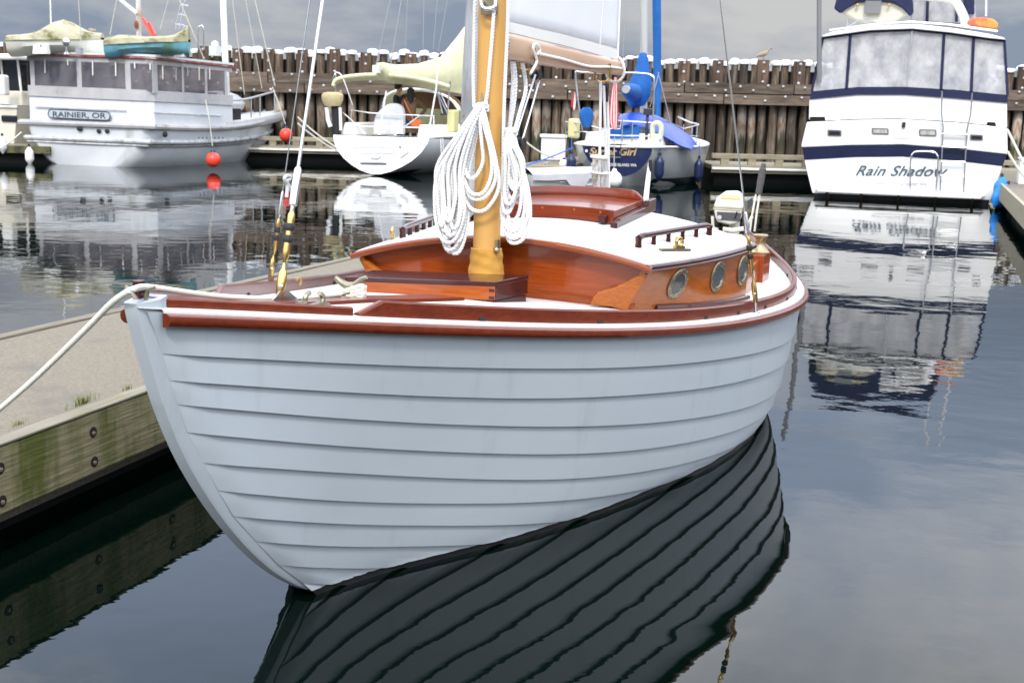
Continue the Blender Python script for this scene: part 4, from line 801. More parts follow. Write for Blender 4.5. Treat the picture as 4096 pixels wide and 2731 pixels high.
obj('mast', MB().tube([FC.D(2574, 560, 28.2), FC.D(2578, -320, 28.2)], .085, 12), mat('grey_mast', (.40, .40, .38), rough=.4), C_)
obj('sail_cover', MB().loft([[FC.D(u, v, 27.6 + dd_) + V((rw * math.cos(a_) + .02 * mnoise.noise(V((i, j * .8, 3))), rw * .7 * math.sin(a_), .02 * mnoise.noise(V((i, j * .8, 9))))) for j, a_ in enumerate([2 * math.pi * j / 12 for j in range(12)])] for i, (u, v, rw, dd_) in enumerate(((2573, 212, .06, 0), (2572, 232, .12, 0), (2570, 280, .17, 0), (2562, 330, .26, 0), (2550, 380, .30, 0), (2545, 420, .20, 0), (2540, 432, .05, 0)))]), M_blue, C_)
obj('boom_cover_end', MB().loft([[FC.D(u, v, dp) + V((rw * math.cos(a_), 0, rw * 1.1 * math.sin(a_))) for a_ in [2 * math.pi * j / 12 for j in range(12)]] for u, v, rw, dp in ((2507, 362, .10, 25.9), (2510, 364, .14, 26.1), (2530, 370, .17, 27.0), (2548, 372, .18, 27.8))]), M_blue, C_)
obj('boom_end', MB().lathe(FC.D(2503, 358, 25.8), (0, 1, 0), [(.03, 0), (.085, .0), (.085, .08)], 12), M_alu, C_)
obj('furled_sail', MB().tube([FC.D(2632, 470, 29.5), FC.D(2629, 300, 29.5), FC.D(2624, -320, 29.5)], [.06, .10, .11], 12), M_blue, C_)
obj('wheel_cover', MB().loft([[FC.D(2346 + rx * math.cos(a_), v, 25.9 + .08 * math.sin(a_)) for a_ in [2 * math.pi * j / 12 for j in range(12)]] for v, rx in ((430, 12), (440, 24), (465, 29), (490, 24), (510, 12))]), M_blue, C_)
tp = [[FC.D(u, v, dp) for u, v in row] for dp, row in ((25.7, ((2490, 505), (2545, 500), (2625, 530), (2692, 566), (2738, 588), (2768, 600))), (26.1, ((2475, 470), (2540, 458), (2610, 475), (2680, 520), (2740, 560), (2770, 590))), (27.0, ((2480, 458), (2545, 450), (2625, 462), (2705, 505), (2765, 545), (2795, 592))), (27.8, ((2500, 465), (2560, 460), (2635, 470), (2715, 512), (2765, 555), (2790, 596))))]
mb = MB(); tp = [catmull(r, 3) for r in tp]; mb.grid([[p + V((0, 0, .02 * mnoise.noise(p * 4))) for p in r] for r in tp]); mb.grid([[p - V((0, 0, .02)) for p in r] for r in tp], True); obj('tarpaulin', mb, M_tarp, C_)
obj('cushion', MB().box(FC.S(2296, 514, .75), (.24, .2, .42)), mat('pale_yellow_vinyl', (.55, .50, .26), rough=.6), C_, smooth=False, bevel=.05)
obj('horseshoe_buoy', MB().tube(catmull([FC.S(u, v, .5) for u, v in ((2612, 566), (2610, 510), (2622, 494), (2640, 498), (2646, 520), (2640, 558))], 5), .055, 10), mat('pale_green_vinyl', (.50, .52, .36), rough=.6), C_)
obj('rail_outboard', MB().box(FC.S(2592, 448, .5), (.16, .18, .14)).tube([FC.S(2590, 460, .5), FC.S(2585, 560, .5)], .035, 8), mat('dark_motor', (.03, .03, .035), rough=.4), C_, bevel=.02)
# ensign and burgee
def flag(name, label, pts, stripes):
    o = pts[0][0]; th_ = thing(name, label, 'flag', pts[-1][0])
    for k in range(stripes):
        rows = []
        for r in pts:
            a, b = r; rows.append([a.lerp(b, (k + f_) / stripes) + V((0, .03 * math.sin(8 * (k + f_) / stripes + r[0].z * 5), 0)) for f_ in (0, .5, 1)])
        mb = MB().grid(rows); mb.grid([[p + V((0, .006, 0)) for p in r] for r in rows], True); obj('stripe', mb, (M_red_f if k % 2 == 0 else M_white), th_)
M_red_f = mat('flag_red', (.55, .02, .03), rough=.8)
flag('ensign', 'red and white striped ensign hanging limp at the blue-cover sailboat stern', [(PD(u0, v, 24.9), PD(u1, v + 4, 24.9)) for v, u0, u1 in ((308, 2456, 2468), (350, 2448, 2470), (400, 2440, 2472), (450, 2437, 2474), (490, 2438, 2472), (515, 2446, 2468))], 7)
flag('burgee', 'small red and white flag above the yellow cushion', [(PD(u0, v, 25.4), PD(u1, v + 3, 25.4)) for v, u0, u1 in ((368, 2296, 2301), (400, 2286, 2304), (425, 2283, 2302), (440, 2292, 2296))], 2)
for u, v, dp, lb in ((2286, 612, 24.8, 'navy fender at the left quarter of blue-cover sailboat'), (2640, 620, 25.3, 'navy fender amidships on the pale grey hull'), (2797, 632, 26.3, 'navy fender farthest right on the pale grey hull')):
    fender('fender', lb, PD(u, v, dp), .54, .10, M_navyvinyl, group='navy fenders on the pale grey sailboat')
    line_thing('fender_line', lb.replace('navy fender', 'blue line above the navy fender'), [PD(u, v - 62, dp), PD(u, v - 6, dp)], .010, M_ropeblue)
buoy('large white round buoy hanging at the navy transom', PD(2458, 682, 24.4), .165, M_white, .02, cap=False)
buoy('small white oval buoy beside the leftmost navy fender', PD(2256, 632, 24.9), .095, M_white, .03)
line_thing('buoy_line', 'grey line from the stern rail down to the large white buoy', [PD(2458, 548, 24.4), PD(2456, 680, 24.4)], .010, M_ropeold)
line_thing('mooring_line', 'blue mooring line from the stern rail to the finger float', sag(PD(2290, 592, 25.2), PD(2085, 668, 22.4), .02), .014, M_ropeblue)
line_thing('mooring_line', 'pale rope sagging from the wall past the white dock box', sag(PD(2095, 560, 28), PD(2215, 632, 26.4), .05), .02, M_ropeold)
for (u0, v0, u1, v1, dp, r, lb) in ((2507, -30, 2490, 240, 26.0, .012, 'white backstay wire beside the grey sail edge'), (2558, -30, 2570, 215, 28, .008, 'thin halyard left of the grey background mast'), (2636, 290, 2600, 430, 26.5, .010, 'rigging wire crossing below the furled blue sail'), (2632, 290, 2690, 520, 27.3, .010, 'wire slanting right from the furled blue sail')):
    line_thing('rigging_wire', lb, [PD(u0, v0, dp), PD(u1, v1, dp)], r, M_wire, 'rigging')
# tender beside C
dg0, dg1 = PD(2108, 735, 22.5), PD(2392, 735, 22.9); axd = (dg1 - dg0).normalized(); pvd = V((-axd.y, axd.x, 0)); Ld = (dg1 - dg0).length
td = thing('tender', 'white tender under a grey cover floating between finger float and navy transom', 'dinghy', V((dg0.x, dg0.y, 0)))
rings = []
for i in range(13):
    t = i / 12; hw = .52 * (.55 + .45 * math.sin(math.pi * min(t * .9 + .15, 1))) * (1 if t < .9 else .9); c_ = dg0 + axd * (Ld * t); c_.z = 0
    rings.append([c_ + pvd * (hw * (1.0 if zz > .2 else .86 if zz > .05 else .5) * sx) + V((0, 0, zz + (.05 * t))) for sx, zz in ((1, .34), (1, .2), (1, .06), (1, -.1), (-1, -.1), (-1, .06), (-1, .2), (-1, .34))])
obj('hull', MB().loft(rings), mat('tender_white', (.62, .63, .60), rough=.35), td, angle=60)
for zz in (.14, .22): obj('strake', MB().tube([dg0 + axd * (Ld * t) - pvd * (.52 * (.55 + .45 * math.sin(math.pi * min(t * .9 + .15, 1))) * .97) + V((0, 0, zz - dg0.z + .05 * t)) for t in [i / 12 for i in range(4, 13)]], .012, 6), M_white, td)
cv = []
for i in range(13):
    t = i / 12; hw = .56 * (.58 + .42 * math.sin(math.pi * min(t * .9 + .15, 1))); c_ = dg0 + axd * (Ld * (t * 1.04 - .02)); c_.z = 0
    cv.append([c_ + pvd * (hw * k) + V((0, 0, .36 + .05 * t + .10 * (1 - k * k) - (.10 if abs(k) == 1 else 0) - (.16 if k == -1 and .45 < t < .75 else 0) + .015 * mnoise.noise(c_ * 5 + V((k * 3, 0, 0))))) for k in (-1, -.97, -.5, 0, .5, .97, 1)])
obj('cover', MB().grid(cv), mat('light_grey_cover', (.42, .41, .42), (.36, .35, .36), scale=3, rough=.85, bump=.01, bscale=7), td)
line_thing('boat_hook', 'wooden boat hook lying on the finger float', [PZ(2128, 664, .43), PZ(2330, 672, .43)], .014, mat('boathook_wood', (.35, .27, .12), rough=.6), 'boat hook')
# ------------------------------------------------------------------ D: motor yacht at right
FD = Frame(PZ(3600, 800, 0), 18.5)
D_ = FD.thing('motor_yacht', 'white motor yacht with navy stripe and clear-curtained aft deck lettered Rain Shadow', 'yacht')
S_ = FD.S
M_gel = mat('glossy_white', (.73, .72, .69), (.70, .69, .66), scale=1, rough=.22, dirt=((.66, .62, .50), .9, .62, .85, (1, 1, .3)))
def tier(name, px, m_, t0=0.0, L=8.6, taper=.96, t_mid=None, bev=0, par=None):
    """outline traced on the stern plane, carried forward as a real volume"""
    ring = [S_(u, v, t0) for u, v in px]; cx = sum(p.x for p in ring) / len(ring)
    r1 = [V((cx + (p.x - cx) * taper, t0 + L * .72, p.z)) for p in ring]; r2_ = [V((cx + (p.x - cx) * .35, t0 + L, p.z)) for p in ring]
    return obj(name, MB().loft([ring, r1, r2_]), m_, par or D_, smooth=False, bevel=bev)
tier('lower_hull', [(3218, 639), (3420, 627), (3610, 625), (3810, 640), (4009, 664), (3985, 735), (3962, 800), (3948, 830), (3270, 800), (3249, 768), (3232, 700)], M_gel, .03)
tier('navy_stripe', [(3209, 586), (3400, 576), (3609, 573), (3820, 588), (4030, 616), (4020, 640), (4010, 665), (3810, 642), (3610, 627), (3420, 629), (3217, 640), (3213, 612)], mat('navy_stripe', (.008, .011, .036), (.011, .015, .045), scale=2, rough=.2), .02)
tier('upper_transom', [(3227, 489), (3440, 480), (3620, 478), (3830, 492), (4029, 512), (4031, 610), (4034, 618), (3820, 594), (3609, 578), (3400, 581), (3205, 590), (3206, 578)], M_gel, .0, bev=.02)
tier('aft_bulkhead', [(3238, 396), (3430, 378), (3620, 378), (3830, 393), (4028, 412), (4028, 508), (3985, 507), (3982, 490), (3950, 488), (3945, 500), (3830, 488), (3620, 474), (3440, 476), (3302, 482), (3300, 468), (3240, 468), (3236, 480)], M_gel, .10, 3.6, .99)
for sl_ in (((3240, 468), (3300, 468), (3300, 486), (3240, 488)), ((3950, 488), (3984, 490), (3984, 507), (3950, 503))): obj('slot_shade', MB().prism([S_(u, v, .16) for u, v in sl_], V((0, .02, 0))), M_dark, D_, smooth=False)  # dark plates paint the shade inside the bulkhead slots
for (u0, v0, u1, v1, cur) in ((3310, 520, 3366, 545, 0), (3487, 513, 3555, 538, 1), (3676, 518, 3746, 545, 1), (3880, 539, 3932, 562, 0)):
    wd = obj('cabin_window', MB().prism([S_(u, v, -.005) for u, v in ((u0, v0 + 2), (u0 + 4, v0 - 1), (u1 - 4, v0 + 1), (u1, v0 + 5), (u1, v1 - 2), (u1 - 4, v1 + 1), (u0 + 4, v1 - 1), (u0, v1 - 4))], V((0, -.012, 0))), mat('grey_frame', (.12, .12, .13), rough=.4), D_, smooth=False)
    obj('pane', MB().prism([S_(u, v, -.018) for u, v in ((u0 + 6, v0 + 5), (u1 - 6, v0 + 6), (u1 - 6, v1 - 4), (u0 + 6, v1 - 5))], V((0, -.006, 0))), mat('curtained_glass', (.45, .44, .40), (.25, .25, .24), scale=14, stretch=(3, 1, .3), rough=.15) if cur else M_glassd, wd, smooth=False)
band_ = [(3247, 366), (3430, 348), (3620, 347), (3830, 360), (4031, 380), (4031, 412), (3830, 394), (3620, 379), (3430, 379), (3238, 397)]
tier('canvas_band', band_, M_navy, .07, 3.6, .99)
roofp = [(3288, 143), (3330, 128), (3480, 105), (3630, 98), (3660, 97), (3800, 112), (3960, 138), (4015, 152), (4023, 160), (3960, 154), (3800, 131), (3650, 116), (3480, 122), (3330, 143), (3292, 149)]
tier('hardtop', roofp, M_gel, -.02, 4.4, .98, bev=.01)
def topv(u): return [(3292, 149), (3330, 143), (3480, 122), (3650, 116), (3800, 131), (3960, 154), (4020, 161)]
def itp(px, u):
    for (a, b), (c_, d_) in zip(px, px[1:]):
        if a <= u <= c_: return b + (d_ - b) * (u - a) / (c_ - a)
    return px[0][1] if u < px[0][0] else px[-1][1]
bot = [(3240, 367), (3430, 349), (3620, 348), (3830, 361), (4031, 381)]
def curtain(u0t, u1t, u0b, u1b):
    rows = []
    for i in range(9):
        f_ = i / 8; row = []
        for j in range(9):
            g_ = j / 8; ut, ub = u0t + (u1t - u0t) * g_, u0b + (u1b - u0b) * g_; vt, vb = itp(topv(0), ut), itp(bot, ub)
            q = S_(ut + (ub - ut) * f_, vt + (vb - vt) * f_, .085 - .02 * f_); q.y += .012 * mnoise.noise(V((ut * .02, f_ * 3, 1))); row.append(q)
        rows.append(row)
    mb = MB().grid(rows); mb.grid([[p + V((0, .006, 0)) for p in r] for r in rows], True); obj('clear_curtain', mb, M_vinyl, D_)
cols = [(3292, 3247), (3402, 3386), (3777, 3764), (3895, 3885), (4018, 4031)]
for (a, b), (c_, d_) in zip(cols, cols[1:]): curtain(a + 5, c_ - 5, b + 5, d_ - 5)
for (a, b), w1 in zip(cols, (5, 6, 6, 6, 5)):
    pts = [(a - w1, itp(topv(0), a)), (a + w1, itp(topv(0), a)), (b + w1, itp(bot, b)), (b - w1, itp(bot, b))]
    obj('canvas_post', MB().prism([S_(u, v, .05) for u, v in pts], V((0, .05, 0))), M_navy, D_, smooth=False)
obj('canvas_header', MB().tube([S_(u, v + 4, .06) for u, v in topv(0)], .022, 6), M_navy, D_)
obj('zip', MB().tube([S_(3649, 120, .06), S_(3636, 240, .055), S_(3628, 347, .05)], .012, 6), M_alu, D_)
# what shows through the curtains: deckhouse front, seats, rolled covers
obj('deckhouse', MB().box(S_(3650, 300, 3.2) + V((0, .1, 0)), (3.3, .12, 1.5)), mat('warm_grey_panel', (.50, .48, .45), (.12, .11, .11), scale=1.6, rough=.6, contrast=(.42, .6)), D_, smooth=False)
obj('deckhouse_window', MB().box(S_(3500, 175, 3.0), (1.0, .05, .3)), mat('pale_window', (.45, .45, .50), rough=.2), D_, smooth=False)
obj('red_cushion', MB().box(S_(3495, 205, 2.6), (.42, .2, .12)), mat('faded_red', (.32, .06, .09), rough=.8), D_, smooth=False, bevel=.03)
for u, v, rx in ((3560, 330, .42), (3680, 325, .32), (3330, 340, .25), (3810, 330, .35), (3930, 335, .3)): obj('covered_seat', MB().ball(S_(u, v, 1.2), (rx, .3, .22), 14, 8), mat('plastic_cover', (.45, .45, .47), (.35, .35, .37), scale=3, rough=.25, bump=.02, bscale=6), D_)
for u in (3462, 3480, 3505): obj('seat_back', MB().box(S_(u, 285, 1.9), (.06, .06, .5)), M_dark, D_, smooth=False)
# swim platform and its brackets
pl = [S_(3261, 749, 0), S_(3942, 779, 0)]
obj('swim_platform', MB().hexa([V((pl[0].x, -.02, pl[0].z - .05)), V((pl[1].x, -.02, pl[1].z - .05)), V((pl[1].x - .1, -.62, pl[1].z - .05)), V((pl[0].x + .1, -.62, pl[0].z - .05)), V((pl[0].x, -.02, pl[0].z)), V((pl[1].x, -.02, pl[1].z)), V((pl[1].x - .1, -.62, pl[1].z)), V((pl[0].x + .1, -.62, pl[0].z))]), M_white, D_, smooth=False, bevel=.015)
for u in (3308, 3446, 3595, 3745, 3895):
    a = S_(u, 765, -.4); obj('platform_bracket', MB().hexa([V((a.x - .02, -.02, -.1)), V((a.x + .02, -.02, -.1)), V((a.x + .02, -.5, .12)), V((a.x - .02, -.5, .12)), V((a.x - .02, -.02, .16)), V((a.x + .02, -.02, .16)), V((a.x + .02, -.5, .16)), V((a.x - .02, -.5, .16))]), mat('rusty_bracket', (.20, .17, .15), (.30, .20, .10), scale=8, rough=.6), D_, smooth=False)
obj('dark_boot', MB().prism([S_(u, v, .012) for u, v in ((3252, 772), (3958, 800), (3945, 850), (3275, 828))], V((0, .03, 0))), mat('black_boot', (.006, .007, .012), rough=.4), D_, smooth=False)
# ladders and rails on the stern
def tb(nm, pts, r=.016, m_=None, t=-.08): obj(nm, MB().tube([S_(u, v, t) for u, v in pts], r, 8), m_ or M_steel, D_)
tb('ladder_rail', [(3768, 365), (3766, 450), (3773, 512), (3760, 765)]); tb('ladder_rail', [(3889, 372), (3882, 460), (3868, 520), (3854, 770)])
for v in (536, 588, 646, 702): tb('ladder_rung', [(3770 - (v - 536) * .045, v), (3872 - (v - 536) * .1, v + 3)], .02)
obj('grab_hoop', MB().tube(catmull([S_(u, v, -.10) for u, v in ((3640, 760), (3643, 640), (3652, 614), (3672, 606), (3730, 608), (3748, 620), (3752, 645), (3744, 765))], 5), .016, 8), M_steel, D_)
for v in (663, 712): tb('hoop_rung', [(3642, v), (3748, v + 2)], .012)
tb('stern_handle', [(3576, 540), (3580, 536), (3645, 538), (3650, 543)], .012, M_white)
obj('stern_light', MB().box(S_(3615, 500, -.03), (.06, .05, .1)), M_black, D_, smooth=False)
# lettering
M_slate = mat('slate_lettering', (.045, .075, .10), rough=.5)
o0, o1 = S_(3422, 702, .015), S_(3790, 706, .015); text_mesh('lettering', 'Rain Shadow', M_slate, D_, o0 , o1 - o0, V((0, 0, 1)), .275, (o1 - o0).length, shear=.42, bold=.016, depth=.006, spacing=1.05)
o0, o1 = S_(3498, 741, .015), S_(3706, 746, .015); text_mesh('lettering', 'MARROWSTONE ISLAND, WA', M_palelet, D_, o0, o1 - o0, V((0, 0, 1)), .09, (o1 - o0).length, depth=.006)
# flybridge
tb('boat_deck_rail', [(3318, 122), (3480, 100), (3640, 88), (3800, 100), (3990, 126)], .018, M_alu, .3)
fb = [S_(u, v, 2.0) for u, v in ((3640, 88), (3650, 20), (3665, -60), (3880, -60), (3900, 0), (3905, 92))]
obj('flybridge_curtain', MB().prism(fb, V((0, 2.2, 0))), M_vinyl, D_, smooth=False)
obj('radar_arch', MB().tube(catmull([S_(u, v, 1.5) for u, v in ((3862, 108), (3855, 70), (3830, 20), (3800, -2), (3720, -12), (3560, -20), (3500, 0), (3480, 100))], 5), .085, 10), M_gel, D_)
for u in (3708, 3826): obj('canvas_post', MB().prism([S_(a_, b_, 1.9) for a_, b_ in ((u - 6, 88), (u + 6, 88), (u + 10, -40), (u - 2, -40))], V((0, .05, 0))), M_navy, D_, smooth=False)
obj('flybridge_top', MB().loft([[S_(u, v, t) for u, v in ((3620, -40), (3630, -95), (3760, -120), (3880, -95), (3897, -20), (3898, 60), (3860, 55), (3850, -10), (3700, -30))] for t in (1.9, 4.3)]), M_navy, D_, smooth=False, bevel=.03)
for u0, v1 in ((3944, 66), (3878, 62)): obj('whip_aerial', MB().tube([S_(u0, v1, 2.4), S_(u0 + 2, -300, 2.4)], .02, 6), M_white, D_)
obj('davit_pole', MB().tube([FD.D(3277, 330, 23.6), FD.D(3276, -260, 23.6)], .045, 10), mat('grey_pole', (.22, .22, .22), rough=.45, metal=.5), D_)
obj('aerial_stub', MB().tube([S_(3391, 118, 1.0), S_(3392, 78, 1.0)], .02, 6), M_white, D_)
# things carried on the yacht
ti = thing('yacht_tender', 'white inflatable tender under a navy cover on the motor yacht roof', 'dinghy', FD.wld(S_(3510, 108, 1.0)))
ww = lambda u, v, t: FD.wld(S_(u, v, t))
hr = [[ww(u, v, t) for u, v in ((3352, 38), (3372, 58), (3420, 85), (3460, 98), (3530, 100), (3580, 92), (3620, 66), (3645, 48), (3600, 10), (3520, -5), (3440, 0), (3390, 20))] for t in (.7, 2.8)]
obj('hull', MB().loft(hr), mat('inflatable_cream', (.58, .55, .45), (.52, .50, .40), scale=3, rough=.4), ti, bevel=.06, bseg=3)
cvp = [(3336, 36), (3345, 0), (3370, -45), (3440, -85), (3510, -95), (3580, -85), (3635, -45), (3652, 5), (3655, 52), (3640, 68), (3610, 35), (3570, 12), (3500, 4), (3430, 10), (3385, 38), (3362, 56)]
obj('cover', MB().loft([[ww(u, v, t) for u, v in cvp] for t in (.62, 1.6, 2.9)]), M_navy, ti, bevel=.03)
obj('transom_pad', MB().box(ww(3492, 30, .63), (.30, .06, .24), (FD.l, FD.a, V((0, 0, 1)))), mat('grey_pad', (.16, .16, .16), rough=.6), ti, smooth=False)
for u in (3430, 3556): obj('lifting_eye', MB().ball(ww(u, 22, .62), .035, 8, 6), mat('tan_patch', (.40, .25, .10), rough=.6), ti)
obj('chock', MB().tube([ww(3390, 110, .7), ww(3440, 78, .7), ww(3560, 100, .7)], .02, 6), M_alu, ti)
lr = thing('life_raft_bag', 'faded orange and yellow float bag on the motor yacht roof', 'bag', FD.wld(S_(3930, 122, .8)))
obj('bag', MB().loft([[ww(u, v, t) for u, v in ((3866, 100), (3870, 84), (3890, 72), (3940, 70), (3975, 78), (3994, 95), (3992, 118), (3930, 112))] for t in (.55, 1.2)]), mat('faded_orange', (.60, .11, .05), (.48, .24, .05), scale=2.5, rough=.7, contrast=(.45, .55)), lr, bevel=.05, bseg=3)
for k, (u0, v0, u1, v1, lb) in enumerate(((4008, 705, 4003, 828, 'blue cylindrical fender hanging upright at the yacht waterline'), (4032, 735, 3975, 830, 'blue cylindrical fender leaning across the other at the yacht waterline'))):
    a, b = PD(u0, v0, 21.7 - .15 * k), PD(u1, v1, 21.6 - .15 * k); fender('fender', lb, a, (b - a).length, .135, M_bluevinyl, b - a, 'blue fenders at the yacht quarter')
line_thing('mooring_line', 'upper white mooring line from yacht quarter to right dock', [PD(4030, 520, 21.8), PD(4096, 655, 20.6)], .022, M_ropeold)
line_thing('mooring_line', 'lower white mooring line from yacht quarter to right dock', sag(PD(4032, 608, 21.8), PD(4110, 720, 20.6), .03), .022, M_ropeold)
# dock at the right border
rd = thing('side_dock', 'grey finger dock at the right border beside the blue fenders', 'dock', (PZ(4060, 760, .4).x, PZ(4060, 760, .4).y, 0))
c = PZ(4048, 770, .42); c.z = 0
obj('deck', slab(MB(), c - a18 * 9, 16, 1.4, .30, .42), M_conc, rd, smooth=False)
obj('edge_timber', slab(MB(), c - a18 * 9 - l18 * .06, 16, .058, .16, .44), M_rail, rd, smooth=False)
obj('float', slab(MB(), c - a18 * 8.8 + l18 * .15, 15.6, 1.1, -.3, .29), M_float, rd, smooth=False)
sb_ = thing('dock_step', 'white dock step box cut off by the right border', 'box', PZ(4085, 735, .42))
q = PZ(4072, 738, .42); obj('body', slab(MB(), V((q.x, q.y, 0)), .5, .6, .42, .86), M_white, sb_, smooth=False, bevel=.015)
obj('tread', slab(MB(), V((q.x, q.y, 0)) - a18 * .02 - l18 * .02, .54, .64, .861, .89), M_white, sb_, smooth=False, bevel=.01)
# gull on the wall
gp = V((PD(3055, 222, WY).x, WY, WTOP + .07)); gl = thing('gull', 'speckled brown gull standing on top of the timber wall', 'bird', gp)
g_ = lambda x, z, y=0: gp + V((x, y, z))
skin_mesh('body', [(g_(-.02, .15), (.085, .075)), (g_(-.11, .125), (.06, .05)), (g_(-.22, .09), (.025, .03)), (g_(.07, .19), (.065, .06)), (g_(.11, .25), .036), (g_(.125, .30), .045), (g_(.165, .30), .02)], [(0, 1), (1, 2), (0, 3), (3, 4), (4, 5), (5, 6)], mat('gull_brown', (.33, .27, .19), (.20, .15, .10), scale=30, rough=.8), gl)
obj('beak', MB().lathe(g_(.175, .298), (1, 0, -.1), [(.014, 0), (.012, .03), (.002, .055)], 8), M_black, gl)
for s_ in (-1, 1): obj('leg', MB().tube([g_(0, .10, s_ * .03), g_(.005, .0, s_ * .03), g_(.035, .0, s_ * .03)], .008, 6), mat('gull_leg', (.35, .22, .15), rough=.7), gl)
# ================================================================== the grey lapstrake sailboat
PSI = math.radians(22.9); BO = V((-.986, 3.0485, 0.0))
bd = V((math.sin(PSI), math.cos(PSI), 0)); bn = V((math.cos(PSI), -math.sin(PSI), 0))
MBt = thing('lapstrake_sailboat', 'small grey lapstrake sailboat with varnished cabin and yellow mast in the foreground', 'sailboat', BO, -PSI, local=True)
def toL(p): q = p - BO; return V((q.dot(bn), q.dot(bd), q.z))
def toW(p): return BO + bn * p[0] + bd * p[1] + V((0, 0, p[2]))
CL = toL(CP)
def rl_(u, v): d = ray(u, v); return V((d.dot(bn), d.dot(bd), d.z))
def mN(u, v, n0=0.0): d = rl_(u, v); return CL + d * ((n0 - CL.x) / d.x)
def mS(u, v, s0): d = rl_(u, v); return CL + d * ((s0 - CL.y) / d.y)
def mZ(u, v, z0): d = rl_(u, v); return CL + d * ((z0 - CL.z) / d.z)
def mP(u, v, p0, nr): d = rl_(u, v); return CL + d * ((V(p0) - CL).dot(nr) / d.dot(nr))
def spline(xk, yk):
    n = len(xk); h = [xk[i + 1] - xk[i] for i in range(n - 1)]; al = [0] * n
    for i in range(1, n - 1): al[i] = 3 / h[i] * (yk[i + 1] - yk[i]) - 3 / h[i - 1] * (yk[i] - yk[i - 1])
    l, mu, z = [1] * n, [0] * n, [0] * n
    for i in range(1, n - 1):
        l[i] = 2 * (xk[i + 1] - xk[i - 1]) - h[i - 1] * mu[i - 1]; mu[i] = h[i] / l[i]; z[i] = (al[i] - h[i - 1] * z[i - 1]) / l[i]
    c = [0] * n; b = [0] * n; d = [0] * n
    for j in range(n - 2, -1, -1):
        c[j] = z[j] - mu[j] * c[j + 1]; b[j] = (yk[j + 1] - yk[j]) / h[j] - h[j] * (c[j + 1] + 2 * c[j]) / 3; d[j] = (c[j + 1] - c[j]) / (3 * h[j])
    def f(x):
        j = 0
        while j < n - 2 and x > xk[j + 1]: j += 1
        t = x - xk[j]; return yk[j] + b[j] * t + c[j] * t * t + d[j] * t ** 3
    return f
def lerp_tab(xs, ys):
    def f(x):
        if x <= xs[0]: return ys[0]
        for a, b, c_, d_ in zip(xs, xs[1:], ys, ys[1:]):
            if x <= b: return c_ + (d_ - c_) * (x - a) / (b - a)
        return ys[-1]
    return f
SEND = 5.62
sheer_w = spline([0, .35, .8, 1.4, 2.2, 3.0, 3.8, 4.6, 5.3, 5.62], [.03, .155, .35, .622, .889, 1.046, 1.081, .865, .575, .43])
sheer_z = spline([0, 1.5, 3.3, 5.3, 5.7], [1.058, .835, .682, .739, .765])
st_z = [-.3, 0, .042, .156, .276, .39, .49, .59, .695, .783, .856, .933, .996, 1.06]
st_s = [1.35, .80, .74, .599, .479, .37, .30, .235, .17, .132, .102, .077, .051, .0]
rab_s = lerp_tab(st_z, st_s)                      # rabbet: distance aft at height z
rab_z = lerp_tab(list(reversed(st_s)), list(reversed(st_z)))
wl_w = spline([.79, 1.068, 1.443, 1.853, 2.383, 2.972, 3.509, 3.906, 4.6, 5.3, 5.62], [.03, .15, .365, .557, .74, .883, .925, .90, .70, .40, .25])
flare = lerp_tab([0, .8, 2, 3, 4, 6], [.9, .85, .7, .6, .6, .6])
def hull_n(s, z):
    zt_, wt = sheer_z(s), sheer_w(s)
    if s < .79: zl = rab_z(s); wl = .035
    else: zl = 0.0; wl = max(wl_w(s), .03)
    t = (z - zl) / max(zt_ - zl, .02)
    if t >= 0: return wl + (wt - wl) * min(t, 1.2) ** flare(s)
    return max(.03, wl * math.sqrt(max(0, 1 - (z / -.5) ** 2)))
LAPS = [None,
 ([.077, .8, 1.4, 2.0, 2.6, 3.2, 3.6, 4.6, 5.62], [.933, .795, .698, .616, .549, .496, .474, .49, .55]),
 ([.102, .8, 1.4, 2.0, 2.6, 3.2, 3.6, 4.6, 5.62], [.856, .699, .587, .500, .426, .372, .347, .355, .42]),
 ([.132, .8, 1.4, 2.0, 2.6, 3.2, 3.6, 4.6, 5.62], [.783, .610, .481, .375, .289, .223, .192, .20, .28]),
 ([.17, .8, 1.4, 2.0, 2.6, 3.2, 3.6, 4.6, 5.62], [.695, .517, .375, .261, .178, .118, .09, .075, .15]),
 ([.235, .8, 1.4, 2.0, 2.6, 3.2, 3.6, 4.6, 5.62], [.59, .426, .274, .157, .076, .025, .0, -.03, .03]),
 ([.30, .8, 1.4, 2.0, 2.6, 3.2, 4.6, 5.62], [.49, .328, .18, .066, -.01, -.06, -.12, -.1]),
 ([.37, .8, 1.4, 2.0, 2.6, 4.6, 5.62], [.39, .247, .09, -.03, -.1, -.2, -.2]),
 ([.479, .8, 1.4, 2.0, 2.6, 4.6, 5.62], [.276, .165, .009, -.11, -.18, -.26, -.26]),
 ([.599, .8, 1.4, 2.0, 2.6, 4.6, 5.62], [.156, .084, -.08, -.19, -.25, -.31, -.31]),
 ([.74, .86, 1.4, 2.0, 2.6, 4.6, 5.62], [.042, .0, -.16, -.26, -.32, -.36, -.36])]
lapf = [sheer_z] + [spline(a, b) for a, b in LAPS[1:]] + [lambda s: -.42]
laps0 = [.02] + [a[0] for a, b in LAPS[1:]] + [1.2]
